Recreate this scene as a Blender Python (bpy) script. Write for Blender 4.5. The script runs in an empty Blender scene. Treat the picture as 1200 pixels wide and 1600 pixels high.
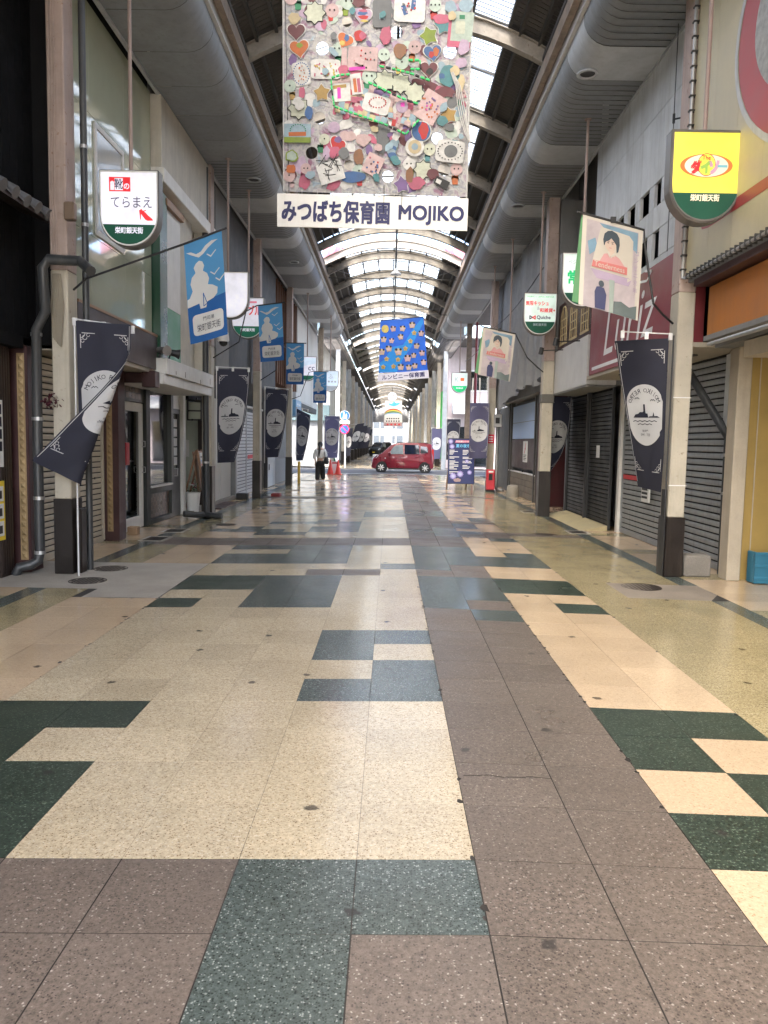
import bpy, bmesh, math, random
from mathutils import Vector, Matrix

sc = bpy.context.scene
col = sc.collection
RN = random.Random(11)
PI = math.pi

# ------------------------------------------------------------------ camera
CAMH, FPX, CX, CY = 1.58, 1200.0, 600.0, 800.0


def camera_axes(vx=610.0, vy=691.5, roll=1.1):
    y = Vector((vx - CX, vy - CY, FPX)).normalized()
    a = math.radians(roll)
    up = Vector((math.sin(a), -math.cos(a), 0.0))
    up = (up - up.dot(y) * y).normalized()
    x = y.cross(up)
    if x.x < 0:
        x = -x
    return x, y, up          # world X, Y, Z written in camera coordinates (right, down, forward)


WX, WY, WZ = camera_axes()
RIGHT = Vector((WX.x, WY.x, WZ.x))
DOWN = Vector((WX.y, WY.y, WZ.y))
FWD = Vector((WX.z, WY.z, WZ.z))
cam_data = bpy.data.cameras.new('camera')
cam = bpy.data.objects.new('camera', cam_data)
col.objects.link(cam)
cam_data.sensor_fit = 'VERTICAL'
cam_data.sensor_height = 36.0
cam_data.lens = FPX / 1600.0 * 36.0
cam_data.clip_end = 2000.0
mw = Matrix.Identity(4)
for i in range(3):
    mw[i][0] = RIGHT[i]
    mw[i][1] = -DOWN[i]
    mw[i][2] = -FWD[i]
mw[2][3] = CAMH
cam.matrix_world = mw
sc.camera = cam

# ------------------------------------------------------------------ light
EXPO = 3.4
SUN_EL, SUN_ROT = math.radians(52), math.radians(200)
world = bpy.data.worlds.new('World')
sc.world = world
world.use_nodes = True
wn = world.node_tree.nodes
wl = world.node_tree.links
wn.clear()
wo = wn.new('ShaderNodeOutputWorld')
wb = wn.new('ShaderNodeBackground')
ws = wn.new('ShaderNodeTexSky')
ws.sky_type = 'NISHITA'
ws.sun_disc = False
ws.sun_elevation = SUN_EL
ws.sun_rotation = SUN_ROT
ws.air_density = 1.0
ws.dust_density = 4.0
ws.ozone_density = 1.0
wb.inputs['Strength'].default_value = 0.15
wl.new(ws.outputs[0], wb.inputs[0])
wl.new(wb.outputs[0], wo.inputs[0])
sl = bpy.data.lights.new('sun', 'SUN')
sl.energy = 1.3
sl.angle = math.radians(14)
sl.color = (1.0, 0.96, 0.9)
so = bpy.data.objects.new('sun', sl)
col.objects.link(so)
sd = Vector((math.sin(SUN_ROT) * math.cos(SUN_EL), math.cos(SUN_ROT) * math.cos(SUN_EL), math.sin(SUN_EL)))
so.rotation_euler = sd.to_track_quat('Z', 'Y').to_euler()
so.location = (0, -20, 60)
sc.view_settings.view_transform = 'Standard'
sc.view_settings.look = 'None'
sc.view_settings.exposure = EXPO
sc.view_settings.gamma = 1.0
sc.view_settings.use_curve_mapping = False
sc.render.engine = 'CYCLES'
sc.cycles.use_denoising = True
sc.cycles.max_bounces = 10
sc.cycles.diffuse_bounces = 6
sc.cycles.glossy_bounces = 4
sc.cycles.transparent_max_bounces = 12
sc.cycles.sample_clamp_indirect = 6.0
EM = 0.9 / 2 ** EXPO          # what a lit sign face must give off to read as white


def at(u, v, X=None, Y=None, Z=None):
    """the point of a plane X=, Y= or Z= that lies at picture position u, v (1200 x 1600)"""
    q = Vector(((u - CX) / FPX, (v - CY) / FPX, 1.0))
    d = RIGHT * q.x + DOWN * q.y + FWD * q.z
    t = X / d.x if X is not None else Y / d.y if Y is not None else (Z - CAMH) / d.z
    return Vector((0, 0, CAMH)) + d * t


# ------------------------------------------------------------------ materials
MATS = {}


def M(name, c=(.5, .5, .5), rough=0.6, metal=0.0, var=0.12, scale=3.0, bump=0.0, bscale=40.0, streak=0.0, dirt=(0.05, 0.045, 0.04), emit=0.0, transl=0.0, spec=0.5, coat=0.0, fine=0.0, wear=None):
    if name in MATS:
        return MATS[name]
    m = bpy.data.materials.new(name)
    m.use_nodes = True
    nt = m.node_tree
    n, l = nt.nodes, nt.links
    b = n['Principled BSDF']
    b.inputs['Roughness'].default_value = rough
    b.inputs['Metallic'].default_value = metal
    b.inputs['Specular IOR Level'].default_value = spec
    b.inputs['Coat Weight'].default_value = coat
    tc = n.new('ShaderNodeNewGeometry')
    oi = n.new('ShaderNodeObjectInfo')
    nz = n.new('ShaderNodeTexNoise')
    nz.inputs['Scale'].default_value = scale
    nz.inputs['Detail'].default_value = 6
    nz.inputs['Roughness'].default_value = 0.62
    l.new(tc.outputs['Position'], nz.inputs['Vector'])
    r = n.new('ShaderNodeMapRange')
    r.inputs[1].default_value = 0.3
    r.inputs[2].default_value = 0.7
    r.inputs[3].default_value = 1 - var
    r.inputs[4].default_value = 1 + var * 0.7
    l.new(nz.outputs['Fac'], r.inputs[0])
    rnd = n.new('ShaderNodeMapRange')
    rnd.inputs[3].default_value = 1 - var * 0.5
    rnd.inputs[4].default_value = 1 + var * 0.35
    l.new(oi.outputs['Random'], rnd.inputs[0])
    mu = n.new('ShaderNodeMath')
    mu.operation = 'MULTIPLY'
    l.new(r.outputs[0], mu.inputs[0])
    l.new(rnd.outputs[0], mu.inputs[1])
    vm = n.new('ShaderNodeVectorMath')
    vm.operation = 'SCALE'
    vm.inputs[0].default_value = c[:3]
    l.new(mu.outputs[0], vm.inputs['Scale'])
    cur = vm.outputs[0]
    if fine:
        f = n.new('ShaderNodeTexNoise')
        f.inputs['Scale'].default_value = 90
        f.inputs['Detail'].default_value = 3
        l.new(tc.outputs['Position'], f.inputs['Vector'])
        fr = n.new('ShaderNodeMapRange')
        fr.inputs[1].default_value = 0.35
        fr.inputs[2].default_value = 0.65
        fr.inputs[3].default_value = 1 - fine
        fr.inputs[4].default_value = 1 + fine
        l.new(f.outputs['Fac'], fr.inputs[0])
        v2 = n.new('ShaderNodeVectorMath')
        v2.operation = 'SCALE'
        l.new(cur, v2.inputs[0])
        l.new(fr.outputs[0], v2.inputs['Scale'])
        cur = v2.outputs[0]
    if streak:
        mp = n.new('ShaderNodeVectorMath')
        mp.operation = 'MULTIPLY'
        mp.inputs[1].default_value = (9, 9, 0.7)
        l.new(tc.outputs['Position'], mp.inputs[0])
        s = n.new('ShaderNodeTexNoise')
        s.inputs['Scale'].default_value = 1.0
        s.inputs['Detail'].default_value = 5
        s.inputs['Roughness'].default_value = 0.7
        l.new(mp.outputs[0], s.inputs['Vector'])
        sr = n.new('ShaderNodeMapRange')
        sr.inputs[1].default_value = 0.5
        sr.inputs[2].default_value = 0.8
        sr.inputs[3].default_value = 0
        sr.inputs[4].default_value = streak
        l.new(s.outputs['Fac'], sr.inputs[0])
        mx = n.new('ShaderNodeMix')
        mx.data_type = 'RGBA'
        l.new(sr.outputs[0], mx.inputs[0])
        l.new(cur, mx.inputs[6])
        mx.inputs[7].default_value = (*dirt, 1)
        cur = mx.outputs[2]
    if wear:
        w = n.new('ShaderNodeTexNoise')
        w.inputs['Scale'].default_value = 11
        w.inputs['Detail'].default_value = 8
        w.inputs['Roughness'].default_value = 0.75
        l.new(tc.outputs['Position'], w.inputs['Vector'])
        wr = n.new('ShaderNodeMapRange')
        wr.inputs[1].default_value = 0.6
        wr.inputs[2].default_value = 0.66
        l.new(w.outputs['Fac'], wr.inputs[0])
        mx = n.new('ShaderNodeMix')
        mx.data_type = 'RGBA'
        l.new(wr.outputs[0], mx.inputs[0])
        l.new(cur, mx.inputs[6])
        mx.inputs[7].default_value = (*wear, 1)
        cur = mx.outputs[2]
    l.new(cur, b.inputs['Base Color'])
    if emit:
        l.new(cur, b.inputs['Emission Color'])
        b.inputs['Emission Strength'].default_value = emit
    rv = n.new('ShaderNodeMapRange')
    rv.inputs[1].default_value = 0.3
    rv.inputs[2].default_value = 0.7
    rv.inputs[3].default_value = max(0.03, rough * 0.82)
    rv.inputs[4].default_value = min(1.0, rough * 1.18)
    l.new(nz.outputs['Fac'], rv.inputs[0])
    l.new(rv.outputs[0], b.inputs['Roughness'])
    if bump:
        bz = n.new('ShaderNodeTexNoise')
        bz.inputs['Scale'].default_value = bscale
        bz.inputs['Detail'].default_value = 5
        l.new(tc.outputs['Position'], bz.inputs['Vector'])
        bu = n.new('ShaderNodeBump')
        bu.inputs['Strength'].default_value = bump
        bu.inputs['Distance'].default_value = 0.02
        l.new(bz.outputs['Fac'], bu.inputs['Height'])
        l.new(bu.outputs[0], b.inputs['Normal'])
    if transl:
        out = n['Material Output']
        tr = n.new('ShaderNodeBsdfTranslucent')
        l.new(cur, tr.inputs['Color'])
        ms = n.new('ShaderNodeMixShader')
        ms.inputs[0].default_value = transl
        l.new(b.outputs[0], ms.inputs[1])
        l.new(tr.outputs[0], ms.inputs[2])
        l.new(ms.outputs[0], out.inputs[0])
    MATS[name] = m
    return m


def terrazzo(name, base, light, dark, rough=0.3, scale=85, lf=0.8, df=0.16, bump=0.0, grain=0.22):
    """stone chips set in a coloured binder, ground and worn"""
    m = bpy.data.materials.new(name)
    m.use_nodes = True
    n, l = m.node_tree.nodes, m.node_tree.links
    b = n['Principled BSDF']
    g = n.new('ShaderNodeNewGeometry')
    oi = n.new('ShaderNodeObjectInfo')
    wob = n.new('ShaderNodeTexNoise')
    wob.inputs['Scale'].default_value = 60
    l.new(g.outputs['Position'], wob.inputs['Vector'])
    add = n.new('ShaderNodeVectorMath')
    add.operation = 'MULTIPLY_ADD'
    add.inputs[1].default_value = (0.012, 0.012, 0.012)
    l.new(wob.outputs['Color'], add.inputs[0])
    l.new(g.outputs['Position'], add.inputs[2])
    vo = n.new('ShaderNodeTexVoronoi')
    vo.inputs['Scale'].default_value = scale
    vo.inputs['Randomness'].default_value = 1.0
    l.new(add.outputs[0], vo.inputs['Vector'])
    sp = n.new('ShaderNodeSeparateColor')
    l.new(vo.outputs['Color'], sp.inputs[0])
    cur = None
    ra = n.new('ShaderNodeValToRGB')
    ra.color_ramp.interpolation = 'CONSTANT'
    e = ra.color_ramp.elements
    e[0].position = 0.0
    e[0].color = (*dark, 1)
    e[1].position = df
    e[1].color = (*base, 1)
    for p, cc in ((df + (lf - df) * 0.4, [x * 0.86 for x in base]), (df + (lf - df) * 0.7, [x * 1.1 for x in base]), (lf, light)):
        k = e.new(p)
        k.color = (*cc, 1)
    l.new(sp.outputs[0], ra.inputs[0])
    # chips blend into binder away from their centre
    mx = n.new('ShaderNodeMix')
    mx.data_type = 'RGBA'
    dr = n.new('ShaderNodeMapRange')
    dr.inputs[1].default_value = 0.25
    dr.inputs[2].default_value = 0.6
    l.new(vo.outputs['Distance'], dr.inputs[0])
    l.new(dr.outputs[0], mx.inputs[0])
    l.new(ra.outputs[0], mx.inputs[6])
    mx.inputs[7].default_value = (*base, 1)
    big = n.new('ShaderNodeTexNoise')
    big.inputs['Scale'].default_value = 1.7
    big.inputs['Detail'].default_value = 3
    big.inputs['Roughness'].default_value = 0.5
    l.new(g.outputs['Position'], big.inputs['Vector'])
    br = n.new('ShaderNodeMapRange')
    br.inputs[1].default_value = 0.3
    br.inputs[2].default_value = 0.7
    br.inputs[3].default_value = 0.93
    br.inputs[4].default_value = 1.05
    l.new(big.outputs['Fac'], br.inputs[0])
    rr = n.new('ShaderNodeMapRange')
    rr.inputs[3].default_value = 0.93
    rr.inputs[4].default_value = 1.06
    l.new(oi.outputs['Random'], rr.inputs[0])
    mm = n.new('ShaderNodeMath')
    mm.operation = 'MULTIPLY'
    l.new(br.outputs[0], mm.inputs[0])
    l.new(rr.outputs[0], mm.inputs[1])
    sc_ = n.new('ShaderNodeVectorMath')
    sc_.operation = 'SCALE'
    l.new(mx.outputs[2], sc_.inputs[0])
    l.new(mm.outputs[0], sc_.inputs['Scale'])
    fg = n.new('ShaderNodeTexNoise')
    fg.inputs['Scale'].default_value = scale * 0.42
    fg.inputs['Detail'].default_value = 5
    fg.inputs['Roughness'].default_value = 0.85
    l.new(g.outputs['Position'], fg.inputs['Vector'])
    fgr = n.new('ShaderNodeMapRange')
    fgr.inputs[1].default_value = 0.34
    fgr.inputs[2].default_value = 0.66
    fgr.inputs[3].default_value = 1 - grain
    fgr.inputs[4].default_value = 1 + grain
    l.new(fg.outputs['Fac'], fgr.inputs[0])
    fgs = n.new('ShaderNodeVectorMath')
    fgs.operation = 'SCALE'
    l.new(sc_.outputs[0], fgs.inputs[0])
    l.new(fgr.outputs[0], fgs.inputs['Scale'])
    sc_ = fgs
    # old gum and scuff marks
    gu = n.new('ShaderNodeTexVoronoi')
    gu.voronoi_dimensions = '2D'
    gu.inputs['Scale'].default_value = 1.0
    l.new(add.outputs[0], gu.inputs['Vector'])
    gw = n.new('ShaderNodeTexNoise')
    gw.inputs['Scale'].default_value = 35
    l.new(g.outputs['Position'], gw.inputs['Vector'])
    ga = n.new('ShaderNodeMath')
    ga.operation = 'MULTIPLY_ADD'
    ga.inputs[1].default_value = 0.05
    l.new(gw.outputs['Fac'], ga.inputs[0])
    l.new(gu.outputs['Distance'], ga.inputs[2])
    gr = n.new('ShaderNodeMapRange')
    gr.inputs[1].default_value = 0.044
    gr.inputs[2].default_value = 0.058
    gr.inputs[3].default_value = 0.8
    gr.inputs[4].default_value = 0.0
    l.new(ga.outputs[0], gr.inputs[0])
    gm = n.new('ShaderNodeMix')
    gm.data_type = 'RGBA'
    l.new(gr.outputs[0], gm.inputs[0])
    l.new(sc_.outputs[0], gm.inputs[6])
    gm.inputs[7].default_value = (0.03, 0.028, 0.026, 1)
    l.new(gm.outputs[2], b.inputs['Base Color'])
    ro = n.new('ShaderNodeMapRange')
    ro.inputs[1].default_value = 0.3
    ro.inputs[2].default_value = 0.7
    ro.inputs[3].default_value = rough * 0.75
    ro.inputs[4].default_value = rough * 1.3
    l.new(big.outputs['Fac'], ro.inputs[0])
    l.new(ro.outputs[0], b.inputs['Roughness'])
    if bump:
        bu = n.new('ShaderNodeBump')
        bu.inputs['Strength'].default_value = bump
        bu.inputs['Distance'].default_value = 0.004
        l.new(sp.outputs[1], bu.inputs['Height'])
        l.new(bu.outputs[0], b.inputs['Normal'])
    MATS[name] = m
    return m


def pane_material():
    """dirty corrugated translucent sheet: lets the sky through in stripes"""
    m = bpy.data.materials.new('skylight_sheet')
    m.use_nodes = True
    n, l = m.node_tree.nodes, m.node_tree.links
    n.clear()
    o = n.new('ShaderNodeOutputMaterial')
    g = n.new('ShaderNodeNewGeometry')
    sx = n.new('ShaderNodeSeparateXYZ')
    l.new(g.outputs['Position'], sx.inputs[0])
    nz = n.new('ShaderNodeTexNoise')
    nz.inputs['Scale'].default_value = 3.5
    nz.inputs['Detail'].default_value = 6
    l.new(g.outputs['Position'], nz.inputs['Vector'])
    w = n.new('ShaderNodeMath')
    w.operation = 'MULTIPLY'
    w.inputs[1].default_value = 2 * PI / 0.125
    l.new(sx.outputs['Y'], w.inputs[0])
    wa = n.new('ShaderNodeMath')
    wa.operation = 'MULTIPLY_ADD'
    wa.inputs[1].default_value = 2.4
    l.new(nz.outputs['Fac'], wa.inputs[0])
    l.new(w.outputs[0], wa.inputs[2])
    si = n.new('ShaderNodeMath')
    si.operation = 'SINE'
    l.new(wa.outputs[0], si.inputs[0])
    fr = n.new('ShaderNodeMapRange')
    fr.inputs[1].default_value = -1
    fr.inputs[2].default_value = -0.1
    fr.inputs[3].default_value = 0.06
    fr.inputs[4].default_value = 0.72
    l.new(si.outputs[0], fr.inputs[0])
    cr = n.new('ShaderNodeValToRGB')
    cr.color_ramp.elements[0].position = 0.3
    cr.color_ramp.elements[0].color = (0.45, 0.42, 0.33, 1)
    cr.color_ramp.elements[1].position = 0.62
    cr.color_ramp.elements[1].color = (0.9, 0.9, 0.88, 1)
    l.new(nz.outputs['Fac'], cr.inputs[0])
    sc_ = n.new('ShaderNodeVectorMath')
    sc_.operation = 'SCALE'
    l.new(cr.outputs[0], sc_.inputs[0])
    l.new(fr.outputs[0], sc_.inputs['Scale'])
    t = n.new('ShaderNodeBsdfTransparent')
    l.new(sc_.outputs[0], t.inputs[0])
    tl = n.new('ShaderNodeBsdfTranslucent')
    l.new(sc_.outputs[0], tl.inputs[0])
    ms = n.new('ShaderNodeMixShader')
    ms.inputs[0].default_value = 0.35
    l.new(t.outputs[0], ms.inputs[1])
    l.new(tl.outputs[0], ms.inputs[2])
    l.new(ms.outputs[0], o.inputs[0])
    return m


def glass_material(name, tint, rough=0.03, mixf=0.25):
    m = bpy.data.materials.new(name)
    m.use_nodes = True
    n, l = m.node_tree.nodes, m.node_tree.links
    n.clear()
    o = n.new('ShaderNodeOutputMaterial')
    fr = n.new('ShaderNodeFresnel')
    fr.inputs[0].default_value = 1.5
    nz = n.new('ShaderNodeTexNoise')
    nz.inputs['Scale'].default_value = 2.0
    ad = n.new('ShaderNodeMath')
    ad.operation = 'MULTIPLY_ADD'
    ad.inputs[1].default_value = mixf * 0.9
    l.new(nz.outputs['Fac'], ad.inputs[0])
    l.new(fr.outputs[0], ad.inputs[2])
    t = n.new('ShaderNodeBsdfTransparent')
    t.inputs[0].default_value = (*tint, 1)
    gl = n.new('ShaderNodeBsdfGlossy')
    gl.inputs['Roughness'].default_value = rough
    ms = n.new('ShaderNodeMixShader')
    l.new(ad.outputs[0], ms.inputs[0])
    l.new(t.outputs[0], ms.inputs[1])
    l.new(gl.outputs[0], ms.inputs[2])
    l.new(ms.outputs[0], o.inputs[0])
    return m


# ------------------------------------------------------------------ builders
class MB:
    def __init__(s):
        s.v, s.f = [], []

    def add(s, vs, fs):
        k = len(s.v)
        s.v += [Vector(p) for p in vs]
        s.f += [tuple(i + k for i in f) for f in fs]
        return s

    def box(s, x0, x1, y0, y1, z0, z1):
        x0, x1 = min(x0, x1), max(x0, x1)
        y0, y1 = min(y0, y1), max(y0, y1)
        z0, z1 = min(z0, z1), max(z0, z1)
        return s.add([(x0, y0, z0), (x1, y0, z0), (x1, y1, z0), (x0, y1, z0), (x0, y0, z1), (x1, y0, z1), (x1, y1, z1), (x0, y1, z1)],
                     [(0, 3, 2, 1), (4, 5, 6, 7), (0, 1, 5, 4), (1, 2, 6, 5), (2, 3, 7, 6), (3, 0, 4, 7)])

    def bar(s, p0, p1, w, h, up=(0, 0, 1)):
        p0, p1 = Vector(p0), Vector(p1)
        d = (p1 - p0).normalized()
        up = Vector(up)
        if abs(d.dot(up)) > 0.95:
            up = Vector((0, 1, 0))
        sx = d.cross(up).normalized() * w / 2
        sz = sx.cross(d).normalized() * h / 2
        v = [p + a * sx + b * sz for p in (p0, p1) for a, b in ((-1, -1), (1, -1), (1, 1), (-1, 1))]
        return s.add(v, [(3, 2, 1, 0), (4, 5, 6, 7), (0, 1, 5, 4), (1, 2, 6, 5), (2, 3, 7, 6), (3, 0, 4, 7)])

    def tube(s, path, r, n=8, cap=True):
        path = [Vector(p) for p in path]
        if not isinstance(r, (list, tuple)):
            r = [r] * len(path)
        rings = []
        ref = None
        for i, p in enumerate(path):
            a = path[max(i - 1, 0)]
            b = path[min(i + 1, len(path) - 1)]
            d = (b - a).normalized()
            if ref is None:
                ref = Vector((0, 0, 1)) if abs(d.z) < 0.9 else Vector((1, 0, 0))
            u = (ref - ref.dot(d) * d)
            if u.length < 1e-4:
                u = Vector((0, 1, 0)) - d.y * d
            u.normalize()
            ref = u
            w = d.cross(u)
            rings.append([p + (u * math.cos(2 * PI * k / n) + w * math.sin(2 * PI * k / n)) * r[i] for k in range(n)])
        vs = [q for ri in rings for q in ri]
        fs = []
        for i in range(len(rings) - 1):
            for k in range(n):
                a, b = i * n + k, i * n + (k + 1) % n
                fs.append((a, b, b + n, a + n))
        if cap:
            fs.append(tuple(range(n - 1, -1, -1)))
            m = (len(rings) - 1) * n
            fs.append(tuple(m + k for k in range(n)))
        return s.add(vs, fs)

    def lathe(s, prof, o=(0, 0, 0), n=16, axis='Z'):
        o = Vector(o)
        vs, fs = [], []
        for r, z in prof:
            for k in range(n):
                c, q = math.cos(2 * PI * k / n) * r, math.sin(2 * PI * k / n) * r
                vs.append(o + (Vector((c, q, z)) if axis == 'Z' else Vector((c, z, q)) if axis == 'Y' else Vector((z, c, q))))
        for i in range(len(prof) - 1):
            for k in range(n):
                a, b = i * n + k, i * n + (k + 1) % n
                fs.append((a, b, b + n, a + n))
        if prof[0][0] > 1e-4:
            fs.append(tuple(range(n - 1, -1, -1)))
        if prof[-1][0] > 1e-4:
            m = (len(prof) - 1) * n
            fs.append(tuple(m + k for k in range(n)))
        return s.add(vs, fs)

    def poly(s, pts):
        return s.add(pts, [tuple(range(len(pts)))])

    def prism(s, pts, d):
        """a polygon given as 3-D points, pushed along vector d"""
        pts = [Vector(p) for p in pts]
        d = Vector(d)
        n = len(pts)
        fs = [tuple(range(n)), tuple(range(2 * n - 1, n - 1, -1))]
        fs += [(i, i + n, (i + 1) % n + n, (i + 1) % n) for i in range(n)]
        return s.add(pts + [p + d for p in pts], fs)

    def build(s, name, mat, parent=None, smooth=False, bevel=0.0, fix=True, seg=1, origin=None):
        me = bpy.data.meshes.new(name)
        me.from_pydata([tuple(p) for p in s.v], [], s.f)
        if fix or bevel:
            bm = bmesh.new()
            bm.from_mesh(me)
            if bevel:
                bmesh.ops.remove_doubles(bm, verts=bm.verts, dist=1e-5)
            bmesh.ops.recalc_face_normals(bm, faces=bm.faces)
            if bevel:
                bmesh.ops.bevel(bm, geom=[e for e in bm.edges if len(e.link_faces) == 2 and e.calc_face_angle(0) > 0.5], offset=bevel, segments=seg, affect='EDGES', profile=0.5)
            bm.to_mesh(me)
            bm.free()
        return link(name, me, mat, parent, smooth, origin)


def link(name, me, mat, parent=None, smooth=False, origin=None):
    """one mesh in world coordinates becomes one object with its origin at its own middle (or foot)"""
    if len(me.vertices):
        xs = [v.co.x for v in me.vertices]
        ys = [v.co.y for v in me.vertices]
        zs = [v.co.z for v in me.vertices]
        o = Vector(((min(xs) + max(xs)) / 2, (min(ys) + max(ys)) / 2, (min(zs) + max(zs)) / 2 if parent else min(zs)))
    else:
        o = Vector((0, 0, 0))
    if origin is not None:
        o = Vector(origin)
    me.transform(Matrix.Translation(-o))
    me.materials.clear()
    me.materials.append(mat)
    if smooth:
        me.polygons.foreach_set('use_smooth', [True] * len(me.polygons))
        try:
            me.set_sharp_from_angle(angle=math.radians(38))
        except Exception:
            pass
    ob = bpy.data.objects.new(name, me)
    ob.location = o - (WORLD_LOC[parent.name] if parent else Vector((0, 0, 0)))
    WORLD_LOC[ob.name] = o
    if parent:
        ob.parent = parent
    col.objects.link(ob)
    return ob


WORLD_LOC = {}


def tag(o, label=None, cat=None, group=None, kind=None):
    if label:
        o['label'] = label
    if cat:
        o['category'] = cat
    if group:
        o['group'] = group
    if kind:
        o['kind'] = kind
    return o


def thing(name, label, cat, loc, group=None, kind=None):
    o = bpy.data.objects.new(name, None)
    o.empty_display_size = 0.2
    o.location = loc
    col.objects.link(o)
    WORLD_LOC[o.name] = Vector(loc)
    return tag(o, label, cat, group, kind)


def structure(name, loc=(0, 0, 0)):
    o = bpy.data.objects.new(name, None)
    o.location = loc
    col.objects.link(o)
    WORLD_LOC[o.name] = Vector(loc)
    return tag(o, kind='structure')


KIDS = {}


def dup(root, off, label=None, group=None):
    """copy of a thing with copies of its parts and sub-parts, moved by off"""
    off = Vector(off)
    r = root.copy()
    col.objects.link(r)
    r.location = root.location + off
    WORLD_LOC[r.name] = WORLD_LOC[root.name] + off

    def rec(a, b):
        for ch in list(a.children):
            c = ch.copy()
            col.objects.link(c)
            c.parent = b
            WORLD_LOC[c.name] = WORLD_LOC[ch.name] + off
            rec(ch, c)
    rec(root, r)
    if label:
        r['label'] = label
    if group:
        r['group'] = group
    return r


def copy_part(src, parent, world):
    c = src.copy()
    col.objects.link(c)
    c.parent = parent
    w = Vector(world)
    c.location = w - WORLD_LOC[parent.name]
    WORLD_LOC[c.name] = w
    return c


# --- flat print: polygons and letters laid on a plane
class Plane:
    def __init__(s, o, ex, ey, n=None):
        s.o, s.ex, s.ey = Vector(o), Vector(ex).normalized(), Vector(ey).normalized()
        s.n = Vector(n).normalized() if n else s.ex.cross(s.ey)

    def __call__(s, x, y, d=0.0):
        return s.o + s.ex * x + s.ey * y + s.n * d


def glyphs(text, w, h, bold=0.0, squeeze=None, align='C'):
    """letters as flat triangles in a box w x h centred on 0,0 (verts, faces)"""
    cu = bpy.data.curves.new('t', 'FONT')
    cu.body = text
    cu.size = 1.0
    cu.resolution_u = 3
    ob = bpy.data.objects.new('t', cu)
    me = bpy.data.meshes.new_from_object(ob)
    vs = [(v.co.x, v.co.y) for v in me.vertices]
    fs = [tuple(p.vertices) for p in me.polygons]
    bpy.data.objects.remove(ob)
    bpy.data.meshes.remove(me)
    bpy.data.curves.remove(cu)
    if not vs:
        return [], []
    x0, x1 = min(a for a, _ in vs), max(a for a, _ in vs)
    y0, y1 = min(b for _, b in vs), max(b for _, b in vs)
    sx = w / max(x1 - x0, 1e-6)
    sy = h / max(y1 - y0, 1e-6)
    if squeeze is None:
        sx = sy = min(sx, sy)
    mx, my = (x0 + x1) / 2, (y0 + y1) / 2
    return [((a - mx) * sx, (b - my) * sy) for a, b in vs], fs


def letters(name, text, plane, cx, cy, w, h, mat, parent, d=0.003, bold=0.012, rot=0.0, squeeze=True):
    vs, fs = glyphs(text, w, h, 0, squeeze)
    c, s_ = math.cos(rot), math.sin(rot)
    mb = MB()
    e = bold * h
    for k, (ox, oy) in enumerate(((-e, -e), (e, e), (-e, e), (e, -e), (0, 0)) if bold > .005 else ((0, 0),)):
        mb.add([plane(cx + (x + ox) * c - (y + oy) * s_, cy + (x + ox) * s_ + (y + oy) * c, d + k * .0003) for x, y in vs], fs)
    return mb.build(name, mat, parent, fix=False)


def shape_poly(kind, r=1.0, n=24, k=5, inner=0.5):
    P = []
    if kind == 'circle':
        P = [(math.cos(2 * PI * i / n), math.sin(2 * PI * i / n)) for i in range(n)]
    elif kind == 'star':
        for i in range(2 * k):
            q = 1 if i % 2 == 0 else inner
            a = PI / 2 + PI * i / k
            P.append((q * math.cos(a), q * math.sin(a)))
    elif kind == 'heart':
        for i in range(28):
            t = 2 * PI * i / 28
            P.append((16 * math.sin(t) ** 3 / 16, (13 * math.cos(t) - 5 * math.cos(2 * t) - 2 * math.cos(3 * t) - math.cos(4 * t)) / 16))
    elif kind == 'rect':
        P = [(-1, -1), (1, -1), (1, 1), (-1, 1)]
    elif kind == 'round':
        for cx, cy, a0 in ((0.7, 0.7, 0), (-0.7, 0.7, 90), (-0.7, -0.7, 180), (0.7, -0.7, 270)):
            P += [(cx + 0.3 * math.cos(math.radians(a0 + t)), cy + 0.3 * math.sin(math.radians(a0 + t))) for t in (0, 30, 60, 90)]
    elif kind == 'hand':
        pts = [(-.45, .9), (.45, .9)]
        for a, L in ((25, .75), (55, .95), (85, 1.0), (115, .95), (150, .7)):
            aa = math.radians(-a)
            for s_ in (-8, 0, 8):
                rr = L if s_ == 0 else L * .9
                ab = aa + math.radians(s_) * (1 if True else 0)
                pts.append((rr * math.cos(ab), .3 + 1.1 * rr * math.sin(ab)))
            am = aa - math.radians(15)
            pts.append((.42 * math.cos(am), .3 + .45 * math.sin(am)))
        P = pts[:-1]
        P = [(x, y) for x, y in P]
        P[0], P[1] = P[0], P[1]
    elif kind == 'blob':
        rr = random.Random(n)
        P = [((.75 + .4 * rr.random()) * math.cos(2 * PI * i / 13), (.75 + .4 * rr.random()) * math.sin(2 * PI * i / 13)) for i in range(13)]
    return [(x * r, y * r) for x, y in P]


def decal(name, pts, plane, mat, parent, d=0.003):
    return MB().poly([plane(x, y, d) for x, y in pts]).build(name, mat, parent, fix=False)


def xf(pts, cx, cy, sx=1.0, sy=None, rot=0.0):
    sy = sx if sy is None else sy
    c, s_ = math.cos(rot), math.sin(rot)
    return [(cx + x * sx * c - y * sy * s_, cy + x * sx * s_ + y * sy * c) for x, y in pts]


def ribbon(pts, w):
    """polyline as a list of quads' corner points (for flat strokes)"""
    q = []
    for (x0, y0), (x1, y1) in zip(pts[:-1], pts[1:]):
        dx, dy = x1 - x0, y1 - y0
        L = math.hypot(dx, dy) or 1
        nx, ny = -dy / L * w / 2, dx / L * w / 2
        ex, ey = dx / L * w * .3, dy / L * w * .3
        q.append([(x0 + nx - ex, y0 + ny - ey), (x0 - nx - ex, y0 - ny - ey), (x1 - nx + ex, y1 - ny + ey), (x1 + nx + ex, y1 + ny + ey)])
    return q


def fz(x):
    """the floor is crowned: it falls to the gutters on both sides"""
    return -0.06 * min(1.0, abs(x - 0.3) / 3.3)


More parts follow.
